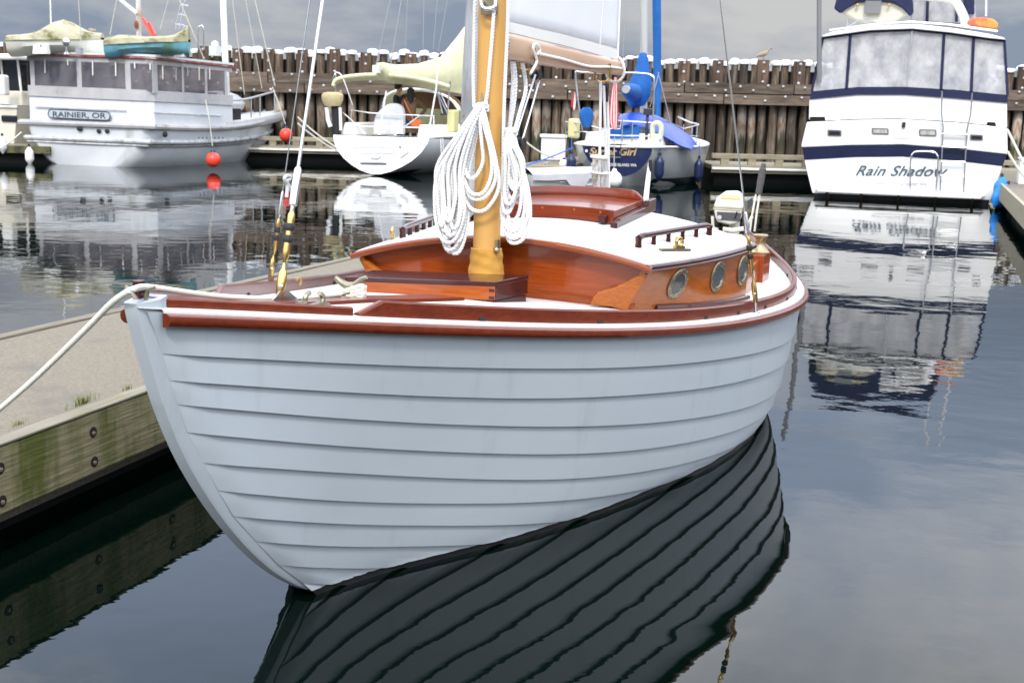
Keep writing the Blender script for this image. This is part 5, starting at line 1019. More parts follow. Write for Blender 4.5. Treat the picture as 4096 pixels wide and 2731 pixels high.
def hull_material():
    M = mat('grey_hull_paint', (.375, .410, .428), (.36, .394, .412), scale=1.6, rough=.33, rvar=.05, bump=.0016, bscale=6, dirt=((.30, .325, .33), 1.4, .58, .80, (6, 6, .5)))
    t = M.node_tree; b = t.nodes['Principled BSDF']; src = b.inputs['Base Color'].links[0].from_socket
    g = [n_ for n_ in t.nodes if n_.type == 'TEX_COORD'][0]; sp = t.nodes.new('ShaderNodeSeparateXYZ'); t.links.new(g.outputs['Object'], sp.inputs[0])
    cmp_ = t.nodes.new('ShaderNodeMath'); cmp_.operation = 'GREATER_THAN'; cmp_.inputs[1].default_value = 0.002; t.links.new(sp.outputs['Z'], cmp_.inputs[0])
    mx = t.nodes.new('ShaderNodeMix'); mx.data_type = 'RGBA'; mx.inputs['A'].default_value = (.008, .008, .009, 1); t.links.new(cmp_.outputs[0], mx.inputs['Factor']); t.links.new(src, mx.inputs['B']); t.links.new(mx.outputs['Result'], b.inputs['Base Color'])
    return M
M_hull = hull_material()
LAP = .0125
for side in (1, -1):
    for j in range(1, len(lapf)):
        NS = 72; rows = []
        for i in range(NS + 1):
            e = i / NS; e = e * e * .45 + e * .55
            sa = laps0[j - 1] + (SEND - laps0[j - 1]) * e; sb = laps0[j] + (SEND - laps0[j]) * e
            row = []
            g = min(1.0, max(0.0, (sb - laps0[j]) / .10)); gl_ = g * g * (3 - 2 * g)
            for k in range(5):
                f = k / 4; s = sa + (sb - sa) * f; za, zb = lapf[j - 1](sa), lapf[j](sb); z = za + (zb - za) * f
                if s < .8: z = max(z, rab_z(s) if s > 0 else z)
                n_ = hull_n(s, z) + LAP * f * gl_ - (.002 if k == 0 and j > 1 else 0); row.append(V((side * n_, s, z)))
            q = row[-1].copy(); q.x -= side * (.017 * gl_ + .001); q.z += .0005; row.append(q)
            rows.append(row)
        obj('plank', MB().grid(rows, side < 0), M_hull, MBt, angle=40)
mb = MB(); mb.add([V((sgn * hull_n(SEND, z), SEND - .002, z)) for sgn in (1, -1) for z in ([.76, .6, .4, .2, 0, -.2, -.4] if sgn == 1 else [-.4, -.2, 0, .2, .4, .6, .76])], [tuple(range(14))]); obj('transom', mb, M_hull, MBt, smooth=False)
# stem
op = [(0.0, 1.075), (.006, 1.036), (.035, .945), (.087, .797), (.161, .643), (.25, .504), (.366, .356), (.492, .223), (.63, .104), (.795, -.006), (1.0, -.12), (1.4, -.3)]
op = catmull([(0, a, b) for a, b in op], 4); rings = []
for i, p in enumerate(op):
    a = op[max(i - 1, 0)]; b = op[min(i + 1, len(op) - 1)]; tg = (b - a).normalized(); inn = V((0, -tg.z, tg.y)); inn = inn if inn.y > 0 else -inn
    rings.append([p + V((-.020, 0, 0)), p + V((.020, 0, 0)) , p + V((.027, 0, 0)) + inn * .008, p + V((.043, 0, 0)) + inn * .068, p + V((.03, 0, 0)) + inn * .11, p + V((-.03, 0, 0)) + inn * .11, p + V((-.043, 0, 0)) + inn * .068, p + V((-.027, 0, 0)) + inn * .008])
obj('stem', MB().loft(rings), M_hull, MBt, angle=30)
# ---- deck
M_deck = mat('white_canvas_deck', (.60, .59, .56), (.53, .525, .505), scale=5, stretch=(3, 1, 1), rough=.6, bump=.0012, bscale=140, dirt=((.52, .51, .47), 2.5, .54, .74))
TILT = .02
def deck_z(n_, s):
    w_ = max(sheer_w(s), .02); k = max(-1, min(1, n_ / w_)); return sheer_z(s) + .008 + .034 * (1 - k * k) * min(1, w_ / .5)
rows = []
for i in range(61):
    s = .0 + SEND * i / 60; w_ = sheer_w(s) + .004; rows.append([V((w_ * k / 8, s, deck_z(w_ * k / 8, s))) for k in range(-8, 9)])
obj('deck', MB().grid(rows), M_deck, MBt, angle=60)
mb = MB()
for sd in (1, -1):
    mb.grid([[V((sd * (sheer_w(s) + .0045), s, sheer_z(s) + .010)), V((sd * (sheer_w(s) + .010), s, sheer_z(s) + .004)), V((sd * (sheer_w(s) + .010), s, sheer_z(s) - .03))] for s in [.056 + (SEND - .056) * i / 70 for i in range(71)]], sd < 0)
obj('covering_edge', mb, M_deck, MBt)
# ---- varnished wood
def varnish(name, c1, c2, stretch, rough=.22, scale=9, coat=.45, c3=None):
    return mat(name, c1, c2, scale=scale, stretch=stretch, rough=rough, coat=coat, spec=.25, contrast=(.3, .7), detail=6, bump=.0003, dirt=(c3, 2.2, .52, .72, (stretch[0] * .4, stretch[1] * .4, stretch[2] * .4)) if c3 else None)
V_rail = varnish('varnished_rail', (.090, .0125, .0038), (.145, .0235, .006), (8, .7, 8), rough=.30, coat=.25, c3=(.062, .009, .0035))
V_dark = varnish('dark_varnish', (.034, .0065, .006), (.052, .0105, .008), (7, .7, 7))
V_front = varnish('mahogany_front', (.205, .034, .0065), (.285, .056, .010), (.8, 6, 12), rough=.15, coat=.5, c3=(.165, .026, .005))
V_side = varnish('mahogany_side', (.245, .060, .008), (.34, .096, .013), (6, .8, 12), rough=.18, coat=.4, c3=(.18, .038, .006))
V_trim = varnish('mahogany_trim', (.155, .029, .006), (.22, .048, .009), (.9, 6, 8))
V_hatch = varnish('mahogany_hatch', (.120, .0155, .0042), (.180, .029, .0065), (.7, 6, 10))
V_box = varnish('mahogany_box', (.26, .048, .007), (.34, .080, .012), (.7, 6, 9))
M_brass = mat('polished_brass', (.62, .41, .14), (.52, .34, .12), scale=12, rough=.24, metal=1.0, rvar=.08)
M_bronze = mat('weathered_bronze', (.30, .265, .18), (.22, .205, .155), scale=30, rough=.38, metal=.9, rvar=.1)
M_chrome = mat('rigging_steel', (.55, .55, .55), rough=.25, metal=1.0)
def sweep(path_s, nf, zf, prof, side):
    """profile [(outward, up)] swept along the sheer"""
    rings = []
    for s in path_s: rings.append([V((side * (nf(s) + o_), s, zf(s) + u_)) for o_, u_ in prof])
    mb = MB().loft(rings); return mb
ss_ = [.055 + (SEND - .055) * i / 90 for i in range(91)]
dprof = [(.008, -.002), (.022, -.003), (.031, -.009), (.034, -.020), (.031, -.031), (.022, -.038), (.008, -.040)]
for sd in (1, -1): obj('rub_rail', sweep(ss_, sheer_w, sheer_z, dprof, sd), V_rail, MBt)
def toe(s0, s1, h, name='toe_rail', inset=.045, t=.024, ends=True):
    for sd in (1, -1):
        rings = []; k = 60
        for i in range(k + 1):
            s = s0 + (s1 - s0) * i / k; hh = h * (1 if not ends else min(1, .25 + (s - s0) / .06)); nn = sheer_w(s) - inset; z0 = deck_z(nn, s) - .006
            rings.append([V((sd * (nn - t / 2), s, z0)), V((sd * (nn + t / 2), s, z0)), V((sd * (nn + t / 2 + .002), s, z0 + hh - .006)), V((sd * (nn + t / 2 - .004), s, z0 + hh)), V((sd * (nn - t / 2 + .006), s, z0 + hh)), V((sd * (nn - t / 2), s, z0 + hh - .006))])
        obj(name, MB().loft(rings), V_rail, MBt)
toe(.07, .677, .032, ends=False); toe(.70, SEND, .056)
notch = MB().box((0, 0, 0), (.030, .026, .014)); notchm = mesh_of('limber_hole', notch, M_dark, False)
for s in (1.15, 1.7, 2.45, 2.78, 3.12, 3.5, 3.9, 4.3):
    for sd in (1, -1): inst('limber_hole', notchm, MBt, V((sd * (sheer_w(s) - .045), s, deck_z(sheer_w(s) - .045, s) + .0075)), (0, 0, -sd * math.atan((sheer_w(s + .05) - sheer_w(s - .05)) / .1)))
# king plank, bitt, fairlead
rows = []
for i in range(25):
    s = .10 + 1.74 * i / 24; w_ = min(.085, sheer_w(s) * .6); rows.append([V((k * w_, s, deck_z(k * w_, s) + h_)) for k, h_ in ((-1, .001), (-.97, .012), (0, .012), (.97, .012), (1, .001))])
obj('king_plank', MB().grid(rows), V_rail, MBt)
q = mN(547, 1160, -.02); obj('stem_post', MB().box((-.02, q.y + .01, q.z), (.024, .026, .05)), V_dark, MBt, smooth=False, bevel=.003)
obj('bow_chock', MB().tube(catmull([(.012, .045, 1.075), (.018, .05, 1.105), (.035, .055, 1.112)], 4), .006, 8).tube(catmull([(-.012, .045, 1.075), (-.05, .05, 1.105), (-.06, .055, 1.10)], 4), .006, 8), M_bronze, MBt)
# ---- cabin
CS0, CS1 = 2.33, 3.34
def roof_z(n_, s):
    f = (s - CS0) / (CS1 - CS0); return 1.035 + .065 * f - .20 * n_ * n_ + .03 * n_
top_n = spline([2.2, 2.33, 2.7, 3.0, 3.34, 3.6], [.645, .688, .79, .85, .895, .91])
def top_z(s, n_): return roof_z(n_, s)
base_n = spline([2.1, 2.33, 2.55, 2.85, 3.15, 3.34, 3.6], [.50, .60, .675, .785, .86, .885, .89])
def base_z(s, n_): return deck_z(n_, s) - .004
def side_pt(s, f, sd=1):
    nb, nt_ = base_n(s), top_n(s); a = V((nb, s, base_z(s, nb))); b = V((nt_, s, roof_z(nt_ * sd, s) - .004)); p = a.lerp(b, f); p.x *= sd; return p
for sd in (1, -1):
    rows = [[side_pt(CS0 + (CS1 - CS0) * i / 24, k / 6, sd) for k in range(7)] for i in range(25)]
    inner = [[p + V((-sd * .022, 0, 0)) for p in r] for r in rows]
    mb = MB().grid(rows, sd > 0); mb.grid(inner, sd < 0); mb.grid([rows[0], inner[0]]); mb.grid([rows[-1], inner[-1]])
    sdo = obj('cabin_side', mb, V_side, MBt)
    # moulding along the deck
    path = [side_pt(s, 0, sd) + V((sd * .008, 0, .012)) for s in [2.52 + (CS1 + .02 - 2.52) * i / 20 for i in range(21)]]
    obj('base_moulding', MB().tube(path, .014, 8), V_dark, MBt)
    # ogee bracket at the front corner
    pa = mZ(2360, 1220, deck_z(.48, 2.2)); pb, pc_ = side_pt(2.332, .0, 1), side_pt(2.332, .97, 1); nr = (pb - pa).cross(pc_ - pa).normalized(); nr = nr if nr.x > 0 else -nr
    og = [mP(u, v, pa, nr) for u, v in ((2592, 1098), (2575, 1096), (2545, 1108), (2505, 1130), (2460, 1150), (2420, 1162), (2390, 1170), (2374, 1188), (2359, 1221), (2440, 1226))] + [side_pt(2.335, .0, 1)]
    og = [V((p.x * sd, p.y, p.z - (.0 if sd > 0 else .035 * max(0, (p.z - .8) / .14)))) for p in og]; nv = V((nr.x * sd, nr.y, nr.z))
    obj('corner_bracket', MB().prism([p + nv * .004 for p in og], nv * -.024), V_side, MBt, smooth=False, bevel=.005)
# front panel
cols_ = [-.697 + 1.394 * i / 40 for i in range(41)]
fz0 = lambda x: deck_z(x, CS0) - .006
mb = MB().grid([[V((x * (.86 + .14 * k / 6), CS0 + .035, fz0(x) + (roof_z(x, CS0) - .012 - fz0(x)) * k / 6)) for x in cols_] for k in range(7)]); mb.grid([[V((x * (.86 + .14 * k / 6), CS0 + .055, fz0(x) + (roof_z(x, CS0) - .012 - fz0(x)) * k / 6)) for x in cols_] for k in range(7)], True)
obj('cabin_front', mb, V_front, MBt)
obj('front_sill', MB().loft([[V((x * .9, CS0 + .019, fz0(x) + .004)), V((x * .9, CS0 + .035, fz0(x) + .004)), V((x * .9, CS0 + .035, fz0(x) + .042)), V((x * .9, CS0 + .029, fz0(x) + .042)), V((x * .9, CS0 + .021, fz0(x) + .034))] for x in cols_]), V_trim, MBt)
# roof
rows = []
for i in range(25):
    s = CS0 - .018 + (CS1 + .03 - CS0) * i / 24; w_ = top_n(s) + .006; rows.append([V((w_ * k / 14, s, roof_z(w_ * k / 14, s) + .012)) for k in range(-14, 15)])
mb = MB().grid(rows); mb.grid([[p - V((0, 0, .02)) for p in r] for r in rows], True)
edge = [r[0] for r in rows] + rows[-1][1:] + [r[-1] for r in reversed(rows[:-1])] + list(reversed(rows[0][1:-1])); mb.grid([edge + [edge[0]], [p - V((0, 0, .02)) for p in edge + [edge[0]]]])
obj('cabin_roof', mb, M_deck, MBt, angle=50)
fr = [V((x, CS0 - .022, roof_z(x, CS0) - .006)) for x in [-.71 + 1.42 * i / 50 for i in range(51)]]
obj('front_moulding', MB().tube(fr, .0155, 10), V_trim, MBt)
for sd in (1, -1): obj('roof_moulding', MB().tube([V((sd * (top_n(s) + .012), s, roof_z(sd * top_n(s), s) - .006)) for s in [CS0 - .03 + (CS1 + .05 - CS0) * i / 24 for i in range(25)]], .0155, 10), V_dark, MBt)
bh = MB().grid([[V((x * .96, CS1 - .004, base_z(CS1, x) + (roof_z(x, CS1) - .005 - base_z(CS1, x)) * k / 4)) for x in [top_n(CS1) * (i / 12 - 1) for i in range(25)]] for k in range(5)], True); obj('cabin_bulkhead', bh, V_side, MBt)
# portlights
for u, v, hh, ncen in ((2709, 1133, 119, .715), (2869, 1106, 111, .815), (2968, 1081, 97, .875)):
    lo, hi_ = 2.35, 3.4
    for _ in range(30):
        md_ = (lo + hi_) / 2; p = mS(u, v, md_); b0_, b1_ = side_pt(md_, 0), side_pt(md_, 1); f = (p.z - b0_.z) / (b1_.z - b0_.z)
        if p.x > side_pt(md_, f).x: lo = md_
        else: hi_ = md_
    for sd in (1, -1):
        c_ = side_pt(p.y, f, sd); ty = (side_pt(p.y + .03, f, sd) - side_pt(p.y - .03, f, sd)).normalized(); tz = (side_pt(p.y, min(f + .2, 1), sd) - side_pt(p.y, f - .2, sd)).normalized(); nr = ty.cross(tz) * 1; nr = nr if nr.x * sd > 0 else -nr; nr.normalize()
        R_ = .071; pt_ = obj('portlight', MB().lathe(c_ + nr * .001, nr, [(R_, 0), (R_ + .001, .004), (R_ - .004, .008), (.051, .009), (.047, .006), (.046, -.006)], 32), M_bronze, MBt)
        obj('glass', MB().lathe(c_ + nr * .0025, nr, [(.047, 0), (.0465, .001), (.001, .0012)], 28), mat('port_glass', (.06, .065, .07), rough=.03), pt_)
        rs = MB().ball((0, 0, 0), .0042, 8, 5); 
        for k in range(8):
            a_ = 2 * math.pi * k / 8 + .3; obj('screw', MB().ball(c_ + nr * .0085 + (ty * math.cos(a_) + tz * math.sin(a_)) * .0625, .0035, 6, 4), M_brass, pt_)
# sliding hatch, its runners and the aft lip
HS0, HS1, HW = 2.885, 3.33, .355
def hz_t(n_, s): return 1.141 + .028 * (s - HS0) / .45 - .13 * n_ * n_ + .02 * n_
def hz_b(n_, s): return roof_z(n_, s) + .0135
mb = MB(); xs = [HW * (i / 14 - 1) for i in range(29)]
mb.loft([[V((x, HS0, hz_b(x, HS0))) for x in xs] + [V((x, HS0, hz_t(x, HS0))) for x in reversed(xs)], [V((x, HS1, hz_b(x, HS1))) for x in xs] + [V((x, HS1, hz_t(x, HS1))) for x in reversed(xs)]])
ht = obj('sliding_hatch', mb, V_hatch, MBt, bevel=.003, angle=30)
obj('front_board', MB().loft([[V((x, HS0 - .022, hz_b(x, HS0))), V((x, HS0 - .001, hz_b(x, HS0))), V((x, HS0 - .001, hz_t(x, HS0) + .002)), V((x, HS0 - .022, hz_t(x, HS0) + .002))] for x in xs]), V_hatch, ht, bevel=.002)
lip = [(-.019, 0), (.019, 0), (.017, .030), (.008, .042), (-.008, .042), (-.017, .030)]
obj('hatch_lip', MB().loft([[V((x, HS1 - .03 + a_, hz_t(x, HS1) - .002 + b_ * min(1, .3 + (HW - abs(x)) / .05))) for a_, b_ in lip] for x in xs]), V_hatch, ht)
for sd in (1, -1):
    rx = sd * (HW + .022)
    obj('hatch_runner', MB().loft([[V((rx - .016, s, roof_z(rx, s) + .012)), V((rx + .016, s, roof_z(rx, s) + .012)), V((rx + .016, s, roof_z(rx, s) + .012 + h_)), V((rx - .016, s, roof_z(rx, s) + .012 + h_))] for s, h_ in ((2.80, .026), (2.84, .026), (2.87, .034), (3.30, .036), (3.31, .06), (3.42, .06))]), V_dark, MBt, smooth=False, bevel=.003)
    obj('runner_stop', MB().box((sd * (HW - .045), HS0 - .035, hz_b(HW - .045, HS0) + .020), (.036, .05, .034)), V_dark, MBt, smooth=False, bevel=.004)
for x in (.0, .16, .29): obj('bung', MB().lathe((x, HS0 - .0225, hz_t(x, HS0) - .012), (0, -1, 0), [(.006, 0), (.0055, .0008)], 10), V_side, ht)
# grab rails
def on_roof(u, v):
    lo, hi_ = 2.2, 3.6
    for _ in range(30):
        md_ = (lo + hi_) / 2; p = mS(u, v, md_)
        if p.z > roof_z(p.x, md_) + .012: lo = md_
        else: hi_ = md_
    return mS(u, v, md_)
ga, gb = on_roof(2553, 988), on_roof(2836, 938); print('RAIL', ga, gb)
for sd in (1, -1):
    a, b = ga, gb; pts = [a.lerp(b, i / 20) for i in range(21)]
    tp_ = [V((sd * p.x, p.y, roof_z(sd * p.x, p.y) + .012 + .046)) for p in pts]; tp_[0].z -= .008; tp_[-1].z -= .008
    gr = obj('grab_rail', MB().tube(tp_, .0135, 10), V_dark, MBt)
    for k in range(6):
        p = a.lerp(b, k / 5); z0 = roof_z(sd * p.x, p.y) + .011; w1 = .018 if k in (0, 5) else .013
        obj('rail_foot', MB().loft([[V((sd * p.x, p.y, z)) + V((r * math.cos(x_) * .75, r * math.sin(x_), 0)) for x_ in [2 * math.pi * j / 10 for j in range(10)]] for z, r in ((z0, w1 * 1.15), (z0 + .02, w1), (z0 + .046, w1 * 1.2))]), V_dark, gr)
    # track with bullseye
    c_ = on_roof(2700, 1003); c_.x = abs(c_.x) * sd; c_.z = roof_z(c_.x, c_.y) + .012; dr = V((sd * .235, .47, 0)).normalized(); zd = roof_z(c_.x + dr.x * .1, c_.y + dr.y * .1) - roof_z(c_.x, c_.y); dr = V((dr.x, dr.y, zd * 10)).normalized()
    tk = obj('sheet_track', MB().box(c_ + V((0, 0, .005)), (.020, .19, .009), (V((dr.y, -dr.x, 0)).normalized(), dr, V((0, 0, 1)))), M_bronze, MBt, smooth=False)
    ce = c_ + dr * .025 + V((0, 0, .010)); obj('bullseye', MB().tube([ce + V((0, 0, .026)) + dr * (.019 * math.cos(x_)) + V((0, 0, .019 * math.sin(x_))) for x_ in [2 * math.pi * j / 20 for j in range(20)]], .0085, 8, closed=True).box(ce + V((0, 0, .006)), (.02, .06, .012), (V((dr.y, -dr.x, 0)).normalized(), dr, V((0, 0, 1)))), M_brass, tk)
# cockpit coaming, floor, winch blocks
for sd in (1, -1):
    cs_ = [CS1 + (5.0 - CS1) * i / 16 for i in range(17)]; cn_ = lambda s: .84 - .10 * max(0, (s - 3.6) / 1.4) ** 1.4 * 2.2
    obj('cockpit_coaming', MB().loft([[V((sd * (cn_(s) - .011), s, deck_z(cn_(s), s) - .01)), V((sd * (cn_(s) + .011), s, deck_z(cn_(s), s) - .01)), V((sd * (cn_(s) + .011), s, deck_z(cn_(s), s) + .15 - .05 * (s - CS1))), V((sd * (cn_(s) - .011), s, deck_z(cn_(s), s) + .15 - .05 * (s - CS1)))] for s in cs_]), V_side, MBt, smooth=False, bevel=.003)
    wbk = V((sd * .925, 3.66, 0)); z0 = deck_z(.80, 4.05) - .006
    obj('winch_block', MB().box((sd * .80, 4.05, z0 + .075), (.085, .18, .15)), varnish('winch_block_wood', (.22, .035, .012), (.28, .055, .016), (8, 8, .8)), MBt, smooth=False, bevel=.004)
    obj('winch', MB().lathe((sd * .80, 4.05, z0 + .151), (0, 0, 1), [(.052, 0), (.052, .008), (.045, .014), (.034, .03), (.029, .05), (.028, .065), (.033, .082), (.041, .09), (.041, .098), (.036, .102), (.012, .103)], 24), mat('winch_bronze', (.42, .31, .17), (.36, .27, .15), scale=14, rough=.34, metal=.85), MBt)
obj('cockpit_floor', MB().grid([[V((x, s, deck_z(x, s) + .004)) for x in (-.8 + .1 * max(0, s - 3.6), 0, .8 - .1 * max(0, s - 3.6))] for s in (3.36, 4.0, 4.6, 5.0)]), mat('teak_sole', (.20, .12, .06), (.28, .18, .10), scale=6, stretch=(10, .6, 1), rough=.7), MBt)
# ---- anchor hatch box ahead of the mast
BX0, BX1 = -.50, .185; BS0, BS1 = 1.905, 2.14
def boxlayer(name, z0, z1, ex, m_, par=MBt):
    zb = lambda x, s, z: z + .047 * (x - .18) 
    mb = MB().hexa([V((x, s, zb(x, s, z))) for z in (z0, z1) for x, s in ((BX0 - ex, BS0 - ex), (BX1 + ex, BS0 - ex), (BX1 + ex + .045, BS1 + ex), (BX0 - ex, BS1 + ex))]); return obj(name, mb, m_, par, smooth=False, bevel=.0025)
bz = .812
fh = boxlayer('hatch_coaming', bz - .05, bz + .017, -.006, V_trim)
lid = boxlayer('hatch_lid', bz + .021, bz + .078, .0, V_box)
boxlayer('lid_top', bz + .0785, bz + .097, .003, V_dark, lid)
for nm_, z0_, z1_, e_ in (('end_shade', bz + .0215, bz + .0775, .0015), ('end_coaming_shade', bz - .04, bz + .0165, -.0045)):  # thin dark panels paint the box's darker, reflecting port face into the colour
    obj(nm_, MB().hexa([V((x, s, z + .047 * (x - .18))) for z in (z0_, z1_) for x, s in ((BX1 + e_ - .004, BS0 + .003), (BX1 + e_ + .0006, BS0 + .003), (BX1 + e_ + .0456, BS1 - .003), (BX1 + e_ + .040, BS1 - .003))]), V_dark, lid, smooth=False)
for x in (BX1 - .012, BX0 + .012):
    for dz in (.032, .062): obj('dovetail', MB().box((x, BS0 - .001, bz + dz + .047 * (x - .18)), (.022, .004, .011)), V_dark, lid, smooth=False)
# ---- mast
MS = 2.215
def mast_c(z): return V((0.004 + .002 * z, MS + .013 * (z - .87), z))
M_buff = mat('buff_mast_paint', (.54, .30, .085), (.51, .28, .078), scale=2, rough=.30, rvar=.06)
mast = obj('mast', MB().tube([mast_c(z) for z in (.70, 1.2, 2.0, 3.0, 4.2, 5.4)], [.0575, .058, .060, .060, .055, .045], 32), M_buff, MBt)
rings = []
def wr_(a_, z, r): return r + .0045 * mnoise.noise(V((math.cos(a_) * 1.6, math.sin(a_) * 1.6 + 1.5, z * 26 + 1.2 * math.sin(2 * a_)))) + .0016 * math.sin(z * 130 + 2.2 * a_) * (1 if .86 < z < .985 else .2)
zr_ = lerp_tab([.80, .86, .90, .935, .965, .985, 1.0, 1.003], [.088, .084, .077, .071, .0685, .067, .0655, .0585])
for i, (z, r) in enumerate([(.80 + .2 * k_ / 26, zr_(.80 + .2 * k_ / 26)) for k_ in range(27)] + [(1.003, .0585)]):
    rings.append([mast_c(z) + V((wr_(a_, z, r) * math.cos(a_), wr_(a_, z, r) * math.sin(a_), .003 * math.sin(3 * a_) if 0 < i < 24 else 0)) for a_ in [2 * math.pi * j / 40 for j in range(40)]])
obj('mast_boot', MB().loft(rings, caps=False), mat('ochre_canvas', (.46, .235, .038), (.40, .20, .032), scale=6, rough=.85, bump=.002, bscale=30), mast)
def mfront(u, v, out=.0): p = mS(u, v, MS - .062 - out); return p
cl_ = mS(1931, 450, MS - .072); 
obj('mast_cleat', MB().tube([mS(1927, 372, MS - .085), mS(1930, 415, MS - .088), mS(1931, 480, MS - .088), mS(1932, 528, MS - .085)], [.004, .009, .009, .004], 10).box(cl_ + V((0, .005, 0)), (.014, .03, .06)), mat('oak_cleat', (.20, .15, .08), (.28, .22, .13), scale=14, stretch=(6, 6, 1), rough=.5), mast)
pc2 = mS(1957, 22, MS - .063)
obj('crane_plate', MB().box(pc2 + V((0, .002, -.002)), (.075, .008, .07)), M_bronze, mast, smooth=False, bevel=.002)
obj('crane_bail', MB().tube(catmull([mS(1925, 5, MS - .075), mS(1932, 30, MS - .10), mS(1955, 36, MS - .105), mS(1978, 28, MS - .10), mS(1982, 5, MS - .075)], 6), .0075, 10), M_steel, mast)
obj('side_cleat', MB().tube([V((.072, MS - .02, 1.55)), V((.078, MS - .02, 1.50)), V((.078, MS - .02, 1.44)), V((.074, MS - .02, 1.39))], [.004, .009, .009, .004], 10), MATS['oak_cleat'], mast)
obj('mast_tang', MB().box((.066, MS - .02, 1.015), (.010, .022, .055)).lathe((.064, MS - .03, 1.0), (.6, -.8, 0), [(.012, 0), (.012, .02), (.006, .024)], 12), M_bronze, mast)
# ---- boom and sail
bo0, bo1 = mN(2035, 185, .02), mN(2487, 272, .02)
M_boom = mat('tan_boom_paint', (.50, .325, .215), (.47, .30, .195), scale=2, rough=.32)
def boom_ring(c_, hw, hh): return [c_ + V((hw * math.copysign(abs(math.cos(x_)) ** .55, math.cos(x_)), 0, hh * math.copysign(abs(math.sin(x_)) ** .6, math.sin(x_)))) for x_ in [2 * math.pi * j / 24 for j in range(24)]]
bA, bB = V((.0, MS + .075, 1.848)), V((.0, 3.93, 1.808))
boom = obj('boom', MB().loft([boom_ring(bA, .036, .056), boom_ring(bA.lerp(bB, .5), .036, .050), boom_ring(bB, .032, .036)]), M_boom, MBt)
obj('gooseneck', MB().box((.037, MS + .10, 1.845), (.006, .045, .035)), M_steel, boom, smooth=False, bevel=.003)
for s, nm in ((2.62, 'boom_bail'), (3.66, 'boom_bail')):
    zc = 1.848 - (s - MS) * .0235; obj(nm, MB().tube(catmull([V((.04, s - .01, zc + .01)), V((.042, s, zc - .03)), V((.034, s + .005, zc - .07)), V((0, s + .005, zc - .083)), V((-.034, s + .005, zc - .07)), V((-.042, s, zc - .03))], 5), .006, 8), M_brass, boom)
obj('end_fitting', MB().tube([V((.0, 3.93, 1.80)), V((.0, 3.975, 1.80))], .02, 12).box((0.0, 3.95, 1.85), (.016, .03, .05)), M_brass, boom)
obj('clew_hook', MB().box((.034, 3.36, 1.795), (.012, .03, .014)), M_brass, boom, smooth=False)
rows = []
for i in range(26):
    f = i / 25; row = []
    for j in range(25):
        g = j / 24; z0 = 1.905 + (-.055) * g; s = MS + .075 + (1.57 - f * .02) * g; z = z0 + f * 2.3 + f * .8 * g
        bel = .075 * math.sin(math.pi * min(f * .8 + .08, 1)) * math.sin(math.pi * g) + .010 * mnoise.noise(V((g * 5, f * 9, .3))) * math.sin(math.pi * g)
        row.append(V((.012 + bel * (1 - .4 * f), s, z)))
    rows.append(row)
M_sail = mat('white_sailcloth', (.84, .84, .84), (.80, .80, .81), scale=3, rough=.6, bump=.003, bscale=6)
_t = M_sail.node_tree; _tr = _t.nodes.new('ShaderNodeBsdfTranslucent'); _tr.inputs['Color'].default_value = (.86, .86, .87, 1); _mx = _t.nodes.new('ShaderNodeMixShader'); _mx.inputs[0].default_value = .45
_t.links.new(_t.nodes['Principled BSDF'].outputs[0], _mx.inputs[1]); _t.links.new(_tr.outputs[0], _mx.inputs[2]); _t.links.new(_mx.outputs[0], [n_ for n_ in _t.nodes if n_.type == 'OUTPUT_MATERIAL'][0].inputs['Surface'])
mb = MB().grid(rows); sail = obj('sail', mb, M_sail, MBt, angle=80)
sail.modifiers.new('solid', 'SOLIDIFY').thickness = .0015
obj('foot_band', MB().grid([[p + V((.0035, 0, 0)) for p in rows[0]], [rows[0][j].lerp(rows[1][j], .45) + V((.0035, 0, 0)) for j in range(25)]]), mat('sail_band', (.70, .68, .62), rough=.7), sail)
for k in (6, 13, 19): obj('panel_seam', MB().tube([rows[i][k] + V((.002, 0, 0)) for i in range(26)], .0022, 5), MATS['sail_band'], sail) if k == 19 else None
obj('bolt_rope', MB().tube([r[-1] for r in rows], .007, 8), M_rope, sail)
def rope(name, label, pts, r, m_=None, lobes=3, closed=False, seg=9, pitch=None, step=None, group=None, smoothn=6):
    """pts in boat coordinates"""
    pp = resample(catmull([toW(p) for p in pts], smoothn, closed), step or r * .6, closed)
    return tag(obj(name, MB().tube(pp, r, seg, closed=closed, lobes=lobes, pitch=pitch or r * 1.7), m_ or M_rope, origin=pp[0]), label, 'rope', group)
# outhaul on the boom
cc = mN(2146, 192, .052)
rope('outhaul_line', 'white outhaul line stretched along the tan boom', [mN(2122, 295, .05), mN(2146, 250, .052), mN(2141, 222, .053), mN(2132, 195, .055), mN(2137, 178, .056), mN(2150, 180, .057), mN(2160, 200, .056), mN(2152, 215, .055), mN(2161, 217, .05), mN(2250, 237, .045), mN(2355, 266, .042), mN(2440, 269, .04), mN(2492, 276, .03)], .0062, lobes=0)
rope('boom_lashing', 'white lashing loop round the boom end', [V((.045, 3.86, 1.83)), V((.05, 3.87, 1.78)), V((.02, 3.87, 1.74)), V((-.03, 3.87, 1.745)), V((-.045, 3.86, 1.79)), V((-.03, 3.86, 1.85)), V((.02, 3.86, 1.862))], .008, closed=True)
# halyards on the mast
rope('halyard', 'white twisted halyard running down the left edge of the yellow mast', [mS(u, v, MS - .045) for u, v in ((1903, -120), (1900, 0), (1896, 150), (1893, 300), (1896, 430))], .0078)
rope('halyard', 'white twisted halyard running from the crane plate to the mast cleat', [mS(u, v, MS - .085) for u, v in ((1976, 40), (1968, 150), (1957, 280), (1948, 380), (1935, 440))], .0078)
rope('halyard', 'white twisted halyard running down the right edge of the yellow mast', [mS(u, v, MS - .03) for u, v in ((2036, -120), (2032, 0), (2028, 150), (2020, 330), (2014, 500), (2012, 620), (2010, 700))], .0078)
